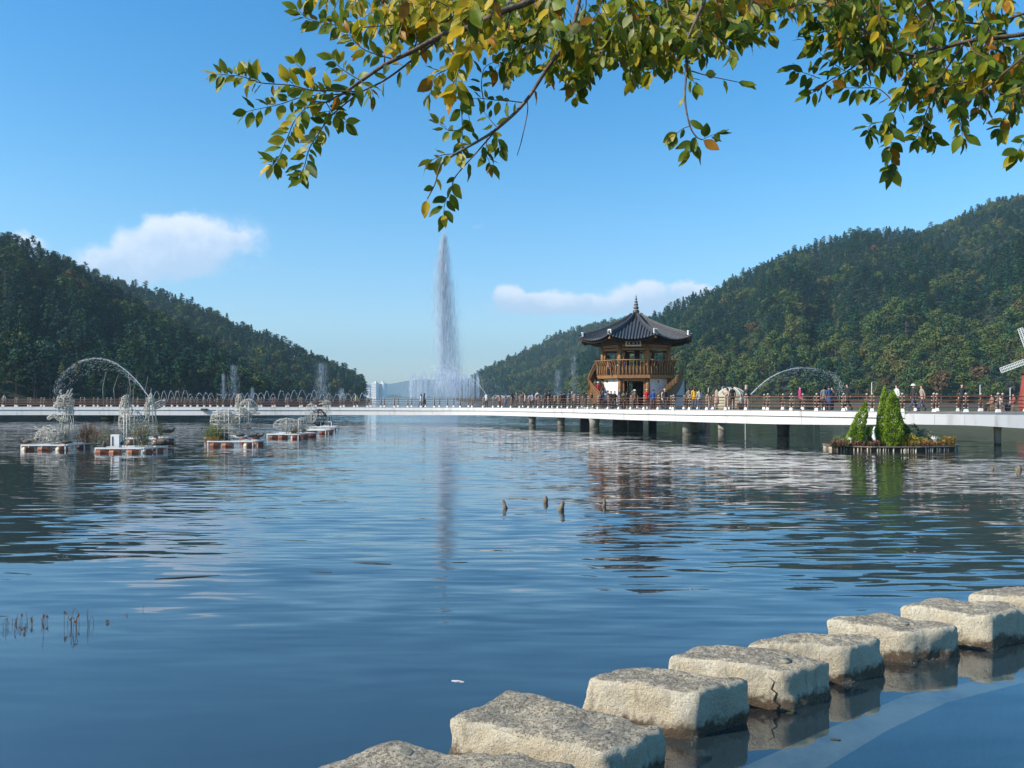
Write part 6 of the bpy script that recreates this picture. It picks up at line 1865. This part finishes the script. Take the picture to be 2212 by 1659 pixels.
for (u, dd, h, top, trou, pose, face, style, hatc, label, kw) in PEOPLE:
    p, d, n_, uu = at_s(s_of_u(u))
    # slide back across the deck, then along it, so the figure keeps its bearing from the shore
    q = p + n_ * (dd + .3)
    D = q.y; 
    for _ in range(8):
        un = CU + F * q.x / q.y
        q += d * ((u - un) * q.y / F) / max(.35, abs(d.x - (q.x / q.y) * d.y))
    person(q.x, q.y, deck_z(u) + (.02 if pose != 'sit' else .02), face + uni(-.25, .25), h, top, trou, pose, style, hatc, label, **kw)
    if pose == 'sit':
        mb = MB(); mb.box((0, 0, .22), (.5, .42, .40), None); o = mb.build('bench_block', M['plank_wood'], loc=(q.x, q.y, deck_z(u) + .025), rot=(0, 0, face)); tag(o, 'low wooden seat block under the person at ' + {1601: 'the right of the dome', 2143: 'the left of two near the windmill', 2158: 'the rail near the windmill', 2190: 'the foot of the windmill'}[u], 'seat')
# people on the pavilion
PB = 'people in the pavilion'
def onpav(u, v_feet, D, *a, **k):
    person(X(u, D), D, Z(v_feet, D), *a, group=PB, **k)
zf = DZ + ZF2
def onbal(u, D, z, face, h, top, trou, pose, style, hatc, label): person(X(u, D), D, z, face, h, top, trou, pose, style, hatc, label, group=PB)
onbal(1313, 73.8, zf, RIGHT, 1.62, (.30, .12, .10), BK, 'stand', 'short', None, 'person with a reddish face looking out from the left of the balcony')
onbal(1316, 73.2, zf, RIGHT, 1.25, (.12, .08, .06), BK, 'stand', 'short', None, 'child in brown behind the left balusters of the balcony')
onbal(1337, 73.2, zf, AWAY, 1.30, (.60, .60, .62), BK, 'stand', 'short', None, 'child in white behind the balcony rail')
onbal(1349, 73.2, zf, AWAY, 1.32, (.02, .03, .32), BK, 'stand', 'short', None, 'child in bright blue behind the balcony rail')
onbal(1423, 74.6, zf, LEFT, 1.62, BK, BK, 'lean', 'short', None, 'person in black leaning at the right of the upper storey')
onpav(1292, 862, 72.4, AWAY, 1.60, (.40, .015, .04), BK, 'stand', 'bucket', (.62, .58, .58), 'person in a red jacket and white sun hat climbing the left stair')
onpav(1286, 858, 73.2, AWAY, 1.66, (.10, .085, .05), BK, 'stand', 'short', None, 'person in olive brown higher on the left stair')
# ------------------------------------------------------------------ overhanging tree with large leaves
tree = empty('overhanging_tree', (6.4, -1.6, 0)); tag(tree, 'overhanging tree with green and yellow autumn leaves across the top of the picture', 'tree')
tinv = -Vector(tree.location)
def tbuild(mb, name, mats, parent=None):
    me = mb.mesh(name, mats); me.transform(Matrix.Translation(tinv)); return link_mesh(name, me, parent or tree)
def leaf_material(name, c, c2, tr=.42):
    m = mat(name, c, .45, c2, 34, 3, .42, .72, trans=tr, spec=.3); return m
LM = [leaf_material('leaf_dark_green', (.070, .115, .010), (.10, .14, .012)), leaf_material('leaf_green', (.135, .195, .012), (.20, .22, .014)), leaf_material('leaf_olive', (.27, .27, .014), (.36, .28, .014)),
      leaf_material('leaf_yellow', (.62, .47, .03), (.60, .33, .02), .5), leaf_material('leaf_orange', (.42, .19, .018), (.28, .12, .014), .45), leaf_material('leaf_pale', (.34, .36, .16), (.26, .29, .09))]
def leaf_mesh(var, m):
    random.seed(var * 17 + 3); mb = MB(); n = 7; W_ = (.25, .29, .22, .27)[var]; bend = (.18, -.10, .30, .05)[var]; fold = (.10, .16, .06, .2)[var]; tw = (.2, -.3, .5, 0)[var]
    vs = []
    for i in range(n + 1):
        t = i / n; w = W_ * (math.sin(math.pi * t ** .88) ** .85) * (1 - .25 * t) if 0 < t < 1 else .012
        if i == n: w = .002
        z = -bend * t * t; a = tw * t
        wob = .012 * math.sin(i * 2.3 + var)
        for s_ in (-1, -.5, 0, .5, 1):
            x = s_ * w; zz = z + fold * abs(s_) * w * 1.2 + wob * s_ * abs(s_) + (0.02 * math.sin(i * 1.7) if abs(s_) == 1 else 0)
            vs.append((x * math.cos(a) - (zz - z) * math.sin(a), .10 + t * .9, z + x * math.sin(a) + (zz - z) * math.cos(a)))
    fs = [(i * 5 + j, i * 5 + j + 1, (i + 1) * 5 + j + 1, (i + 1) * 5 + j) for i in range(n) for j in range(4)]
    mb.add(vs, fs, 0, True)
    mb.tube([(0, -.02, .0), (0, .10, 0)], .008, 4, 0)
    return mb.mesh('leaf', m)
LEAFM = [[leaf_mesh(v, m) for m in LM] for v in range(4)]
LEAVES = []          # (u, v, matrix, variant, material index)
random.seed(101)
def add_leaf(p, d, size, pal):
    """p base, d direction the leaf points to"""
    d = d.normalized()
    # blade normals scatter about the line of sight and the sky
    up = Vector((uni(-.7, .7), uni(-1.2, -.1), uni(-.4, 1.0)))
    z = (up - d * up.dot(d)).normalized(); x = d.cross(z)
    Mx = Matrix((x, d, z)).transposed().to_4x4() @ Matrix.Diagonal((size * uni(.85, 1.15), size, size, 1))
    Mx.translation = p
    u = CU + F * p.x / p.y; v = CV - F * (p.z - EYE) / p.y
    LEAVES.append((u, v, Mx, random.randrange(4), random.choices(range(6), pal)[0]))
PAL_L = (1.5, 5, 5, .9, .4, .3); PAL_Y = (.3, 1.5, 4, 4.5, 1.2, .6); PAL_M = (2.5, 4, 5, .6, .5, .5); PAL_R = (6, 5, 2, .35, 1.7, .3); PAL_T = (.3, 1.0, 2.2, 6, .8, .3); PAL_D = (6, 4, 1, .1, .6, .1)
def twig(pts3, r0, r1, leaves, size, pal, kind='twig', parent_r=None, start=.12, tipn=2, droop=.5):
    pc = catmull(pts3, 6) if len(pts3) > 2 else [pts3[0].lerp(pts3[1], t / 6) for t in range(7)]
    N = len(pc); mb = MB()
    mb.tube(pc, [r0 + (r1 - r0) * i / (N - 1) for i in range(N)], 6 if r0 > .006 else 4, 0)
    leaves = int(leaves * (1.7 if pal is PAL_L else 1.1) + .5); size = size * 1.06
    if pal is PAL_L: droop = .1
    for k in range(leaves):
        t = start + (1 - start) * (k + rnd() * .7) / max(1, leaves); j = min(N - 2, int(t * (N - 1))); p = pc[j].lerp(pc[j + 1], t * (N - 1) - j if t < 1 else 0)
        d = (pc[j + 1] - pc[j]).normalized(); side = Vector((d.z, 0, -d.x)) * (1 if k % 2 else -1)
        if side.length < .1: side = Vector((1 if k % 2 else -1, 0, 0))
        side = side.normalized() + Vector((0, uni(-.7, .7), 0))
        ld = d * uni(.2, .9) + side * uni(.5, 1.0) + Vector((0, 0, -droop * uni(.3, 1.3)))
        add_leaf(p, ld, size * uni(.62, 1.15), pal)
    for k in range(tipn if leaves else 0): add_leaf(pc[-1], (pc[-1] - pc[-2]).normalized() + Vector((uni(-.5, .5), uni(-.4, .4), uni(-.4, .1))), size * uni(.8, 1.1), pal)
    return mb, pc
def T3(lst, D, dz=0.0):
    n = len(lst)
    return [P(u, v, D + (dz * i / max(1, n - 1))) for i, (u, v) in enumerate(lst)]
random.seed(5)
# (points in view bearings, depth, depth change, base radius, tip radius, leaves, leaf size, palette)
MAIN = [
 ([(1420, -190), (1250, -70), (1149, 0), (1091, 22), (1009, 61), (958, 74), (894, 109), (831, 140), (780, 175), (742, 201), (704, 221)], 3.1, -.1, .016, .004, 8, .075, PAL_L, 'branch'),
 ([(1300, -160), (1262, -60), (1252, 0), (1229, 80), (1184, 145), (1133, 222), (1075, 277), (1036, 303), (985, 332), (952, 357), (940, 396), (923, 430)], 3.3, -.2, .011, .0025, 9, .072, PAL_T, 'branch'),
 ([(1560, -150), (1530, -40), (1522, 0), (1494, 64), (1481, 102), (1484, 142), (1480, 190), (1481, 229), (1491, 274), (1504, 295), (1517, 302)], 3.0, 0, .008, .0022, 5, .068, PAL_D, 'branch'),
 ([(2420, 40), (2212, 74), (2118, 84), (2042, 102), (1978, 119), (1902, 99), (1877, 74), (1838, 46), (1800, 20), (1767, 0), (1740, -30)], 3.3, .1, .010, .0035, 14, .072, PAL_R, 'branch'),
]
SUB = [
 ([(767, 198), (716, 196), (673, 195), (628, 184), (564, 179), (521, 165), (490, 162), (470, 160)], 3.0, 0, .0035, .0012, 24, .070, PAL_L),
 ([(767, 202), (663, 208), (602, 226), (536, 240)], 3.05, 0, .003, .001, 9, .068, PAL_L),
 ([(704, 221), (673, 223), (638, 259), (623, 292), (602, 340), (590, 352)], 3.0, 0, .003, .001, 15, .068, PAL_L),
 ([(775, 200), (717, 249), (686, 292), (668, 322), (656, 363), (645, 380)], 3.1, -.1, .0035, .001, 20, .070, PAL_L),
 ([(958, 74), (943, 58), (882, 53), (806, 57), (755, 61), (712, 51), (666, 41), (645, 22)], 3.2, 0, .004, .001, 26, .074, PAL_L),
 ([(958, 76), (894, 127), (831, 173), (775, 200), (760, 206)], 3.05, 0, .005, .003, 8, .068, PAL_L),
 ([(846, 127), (790, 109), (765, 88), (755, 74)], 3.15, 0, .003, .001, 12, .066, PAL_L),
 ([(780, 175), (740, 150), (720, 130)], 3.1, 0, .0025, .001, 7, .062, PAL_L),
 ([(673, 195), (662, 160), (640, 138)], 3.0, 0, .002, .001, 6, .060, PAL_L),
 ([(564, 179), (545, 160), (540, 150)], 3.0, 0, .002, .001, 4, .060, PAL_L),
 ([(780, 175), (800, 190), (806, 205)], 3.0, 0, .002, .001, 4, .062, PAL_D),
 ([(704, 221), (720, 245), (745, 265)], 3.05, 0, .002, .001, 5, .062, PAL_L),
 ([(830, 140), (835, 100), (860, 60), (905, 20)], 3.2, 0, .003, .001, 12, .070, PAL_L),
 ([(894, 109), (900, 75), (880, 30)], 3.2, 0, .003, .001, 10, .070, PAL_L),
 ([(1009, 61), (985, 30), (950, 5), (900, -10)], 3.2, 0, .004, .001, 16, .076, PAL_Y),
 ([(1050, 40), (1030, 80), (1003, 115)], 2.9, 0, .003, .001, 7, .090, PAL_Y),
 ([(1040, -40), (1020, 0), (1015, 20), (1003, 52)], 2.75, 0, .003, .001, 10, .092, PAL_T),
 ([(1075, -30), (1066, 10), (1060, 40)], 2.8, 0, .003, .001, 7, .088, PAL_Y),
 ([(958, 80), (985, 130), (1000, 190), (997, 225), (999, 290), (996, 322)], 3.2, 0, .0035, .001, 12, .066, PAL_D),
 ([(1000, 188), (1008, 230), (1020, 283)], 3.2, 0, .002, .001, 2, .062, PAL_D),
 ([(985, 130), (965, 150), (940, 165), (930, 200)], 3.1, 0, .003, .001, 12, .078, PAL_Y),
 ([(990, 150), (985, 175), (985, 200)], 3.0, 0, .003, .001, 6, .085, PAL_Y),
 ([(1133, 222), (1100, 218), (1068, 216), (1040, 213), (988, 214)], 3.3, 0, .003, .001, 12, .066, PAL_M),
 ([(1044, 215), (1040, 180), (1048, 145), (1080, 130)], 3.3, 0, .0025, .001, 9, .064, PAL_D),
 ([(1139, 219), (1139, 245), (1126, 306), (1117, 336)], 3.3, 0, .0028, .0015, 0, .06, PAL_D),
 ([(1075, 277), (1060, 260), (1048, 245)], 3.3, 0, .002, .001, 3, .064, PAL_D),
 ([(1060, 283), (1075, 300), (1080, 320)], 3.3, 0, .002, .001, 5, .068, PAL_D),
 ([(1052, 295), (1050, 330), (1058, 352)], 3.3, 0, .002, .001, 5, .070, PAL_D),
 ([(1075, 277), (1036, 322), (985, 380), (975, 409), (962, 435), (958, 462)], 3.25, -.1, .0035, .001, 10, .070, PAL_D),
 ([(998, 280), (970, 282), (950, 268)], 3.2, 0, .002, .001, 5, .060, PAL_D),
 ([(985, 332), (955, 335), (935, 345)], 3.15, 0, .002, .001, 5, .066, PAL_T),
 ([(1489, 152), (1527, 163), (1583, 175), (1598, 178)], 3.0, 0, .0028, .001, 3, .062, PAL_D),
 ([(1504, 295), (1496, 310), (1491, 325)], 3.0, 0, .002, .001, 5, .070, PAL_D),
 ([(1491, 272), (1475, 278), (1462, 288)], 3.0, 0, .002, .001, 2, .062, PAL_M),
 ([(1517, 302), (1530, 295), (1545, 290)], 3.0, 0, .0015, .001, 3, .062, PAL_D),
 ([(1484, 165), (1495, 172), (1500, 180)], 3.0, 0, .0015, .001, 3, .060, PAL_D),
 ([(1490, 80), (1530, 83), (1565, 84), (1593, 86)], 3.1, 0, .003, .001, 9, .070, PAL_M),
 ([(1545, 0), (1565, 33), (1593, 64), (1625, 80)], 3.1, 0, .004, .001, 14, .068, PAL_M),
 ([(1600, -20), (1640, 10), (1660, 25), (1690, 20), (1745, 5)], 3.2, 0, .004, .001, 14, .070, PAL_M),
 ([(1902, 99), (1864, 130), (1828, 155), (1793, 173), (1772, 191), (1742, 207)], 3.3, 0, .0045, .001, 15, .070, PAL_R),
 ([(1828, 155), (1805, 140), (1770, 114), (1752, 92)], 3.3, 0, .0025, .001, 11, .070, PAL_D),
 ([(1772, 170), (1745, 160), (1715, 150)], 3.3, 0, .002, .001, 8, .068, PAL_D),
 ([(1838, 46), (1800, 62), (1765, 75), (1755, 90)], 3.3, 0, .003, .001, 12, .070, PAL_D),
 ([(1978, 119), (1966, 163), (1948, 211), (1925, 259), (1925, 305), (1927, 350)], 3.2, 0, .005, .001, 26, .074, PAL_R),
 ([(1925, 259), (1882, 269), (1876, 285)], 3.2, 0, .002, .001, 8, .066, PAL_D),
 ([(1940, 230), (1900, 193), (1860, 190), (1826, 190)], 3.25, 0, .003, .001, 13, .068, PAL_D),
 ([(1927, 350), (1922, 365)], 3.2, 0, .0015, .001, 3, .078, PAL_D),
 ([(2085, 91), (2029, 173), (2001, 241), (1993, 269), (1978, 300)], 3.4, 0, .005, .001, 26, .072, PAL_R),
 ([(1993, 265), (2016, 290), (2020, 305)], 3.4, 0, .002, .001, 7, .066, PAL_R),
 ([(2250, 90), (2118, 198), (2070, 219), (2072, 254), (2080, 295)], 3.1, 0, .005, .001, 26, .072, PAL_R),
 ([(2159, 198), (2194, 224), (2169, 254), (2158, 275)], 3.2, 0, .003, .001, 14, .072, PAL_R),
 ([(2240, 270), (2215, 300), (2198, 330)], 3.0, 0, .002, .001, 5, .070, PAL_D),
 ([(2240, 20), (2140, 50), (2060, 45), (1980, 35), (1900, 15), (1860, -10)], 3.6, 0, .006, .002, 26, .072, PAL_R),
 ([(2260, 150), (2180, 160), (2100, 175), (2020, 190), (1980, 200)], 3.6, 0, .006, .002, 26, .072, PAL_R),
 ([(1320, -90), (1380, 0), (1420, 60), (1440, 120)], 3.4, 0, .006, .002, 22, .074, PAL_M),
 ([(1200, -80), (1180, 0), (1165, 60), (1150, 110)], 3.5, 0, .006, .002, 22, .072, PAL_M),
 ([(1460, -60), (1400, 20), (1330, 70), (1290, 130), (1265, 185)], 3.4, 0, .005, .001, 24, .074, PAL_M),
]
for spec in MAIN:
    pts, D, dz, r0, r1, nl, sz, pal, nm = spec
    mb, pc = twig(T3(pts, D, dz), r0, r1, nl, sz, pal, start=.25); tbuild(mb, 'branch', [M['bark']])
for spec in SUB:
    pts, D, dz, r0, r1, nl, sz, pal = spec
    mb, pc = twig(T3(pts, D, dz), r0, r1, nl, sz, pal); tbuild(mb, 'twig', [M['twig']])
# denser sprays filling the crown along the top edge
REG = [
 (105, 1100, 1480, -60, [(1100, 120), (1150, 150), (1220, 170), (1290, 150), (1350, 135), (1420, 130), (1480, 95)], PAL_M, (3.0, 4.2)),
 (46, 1470, 1640, -60, [(1470, 95), (1560, 70), (1640, 10)], PAL_M, (3.0, 4.0)),
 (12, 1640, 1760, -80, [(1640, -5), (1760, -20)], PAL_M, (3.1, 4.0)),
 (135, 1790, 2250, -60, [(1790, 10), (1850, 90), (1930, 150), (2000, 190), (2100, 200), (2180, 205), (2250, 190)], PAL_R, (3.0, 4.4)),
 (52, 700, 1100, -60, [(700, -40), (800, 10), (900, 60), (1000, 90), (1100, 90)], PAL_Y, (3.1, 4.0)),
]
random.seed(31)
nmore = 0
for (n, u0, u1, vtop, low, pal, dr) in REG:
    for i in range(n):
        u = uni(u0, u1); vb = float(np.interp(u, [a for a, b in low], [b for a, b in low]))
        v = vtop + (vb - vtop) * rnd() ** .8; D = uni(*dr)
        L = uni(35, 75); an = R(uni(30, 150))
        e = (u + math.cos(an) * L * random.choice((1, 1)), v + math.sin(an) * L)
        pts = [(u - math.cos(an) * 15, v - 22), (u, v), ((u + e[0]) / 2 + uni(-6, 6), (v + e[1]) / 2), e]
        mb, pc = twig(T3(pts, D, uni(-.2, .2)), .0028, .001, random.randint(5, 9), .074, pal if rnd() < .95 else PAL_T, droop=.9)
        tbuild(mb, 'twig', [M['twig']]); nmore += 1
# trunk and limbs beyond the right edge of the picture, carrying the branches
mb = MB(); mb.tube(catmull([(6.4, -1.6, -1.2), (6.4, -1.6, .6), (6.3, -1.4, 2.4), (6.0, -1.0, 4.0), (5.6, -.4, 5.4), (5.0, .6, 6.4)], 6), [.30, .29, .28, .27, .26, .25, .25, .24, .24, .23, .23, .22, .22, .21, .2, .2, .19, .18, .17, .17, .16, .15, .14, .13, .12, .12, .11, .10, .10, .09, .08][:31], 12)
tbuild(mb, 'trunk', [M['bark']])
for ends in ([(5.0, .6, 6.4), (3.6, 1.8, 6.3), (2.0, 2.8, 5.6), P(1420, -190, 3.1)], [(5.2, .2, 6.0), (3.8, 2.0, 5.9), (1.9, 3.0, 5.5), P(1300, -160, 3.3)], [(5.4, 0, 5.8), (4.2, 1.6, 5.6), (2.2, 2.7, 5.3), P(1560, -150, 3.0)],
             [(5.6, -.4, 5.4), (4.6, 1.4, 5.2), (3.6, 2.8, 4.8), P(2420, 40, 3.3)], [(5.0, .6, 6.4), (3.2, 2.2, 6.2), (1.6, 3.2, 5.6), P(1200, -80, 3.5)], [(5.4, 0, 5.9), (4.5, 1.8, 5.4), (3.2, 3.2, 4.9), P(2240, 20, 3.6)]):
    c = catmull([Vector(e) for e in ends], 6); mb = MB(); mb.tube(c, [.045 + (.010 - .045) * i / (len(c) - 1) for i in range(len(c))], 8); tbuild(mb, 'branch', [M['bark']])
# the 290 leaves that show largest and freest are parts of their own, the rest one mass
random.seed(2)
def isolation(l): return l[1] + uni(0, 40)
vis = [l for l in LEAVES if -20 < l[0] < 2232 and l[1] > -10]
vis.sort(key=lambda l: -(l[2].to_scale().y / l[2].translation.y) * (1 + .4 * (l[1] > 130)))
single = set(id(l) for l in vis[:292])
TM = Matrix.Translation(tinv)
for l in vis[:292]:
    o = link_mesh('leaf', LEAFM[l[3]][l[4]], tree); o.matrix_local = TM @ l[2]
vsl, fsl, mil = [], [], []
for l in LEAVES:
    if id(l) in single: continue
    me = LEAFM[l[3]][l[4]]; b = len(vsl); m_ = TM @ l[2]
    vsl.extend([tuple(m_ @ v.co) for v in me.vertices])
    for p in me.polygons: fsl.append(tuple(b + i for i in p.vertices)); mil.append(l[4])
me = bpy.data.meshes.new('foliage'); me.from_pydata(vsl, [], fsl)
for m in LM: me.materials.append(m)
me.polygons.foreach_set('material_index', mil); me.polygons.foreach_set('use_smooth', [True] * len(mil))
o = link_mesh('foliage', me, tree); o['kind'] = 'stuff'
print('leaves', len(LEAVES), 'in view', len(vis), 'twigs', nmore)
bpy.context.view_layer.update()
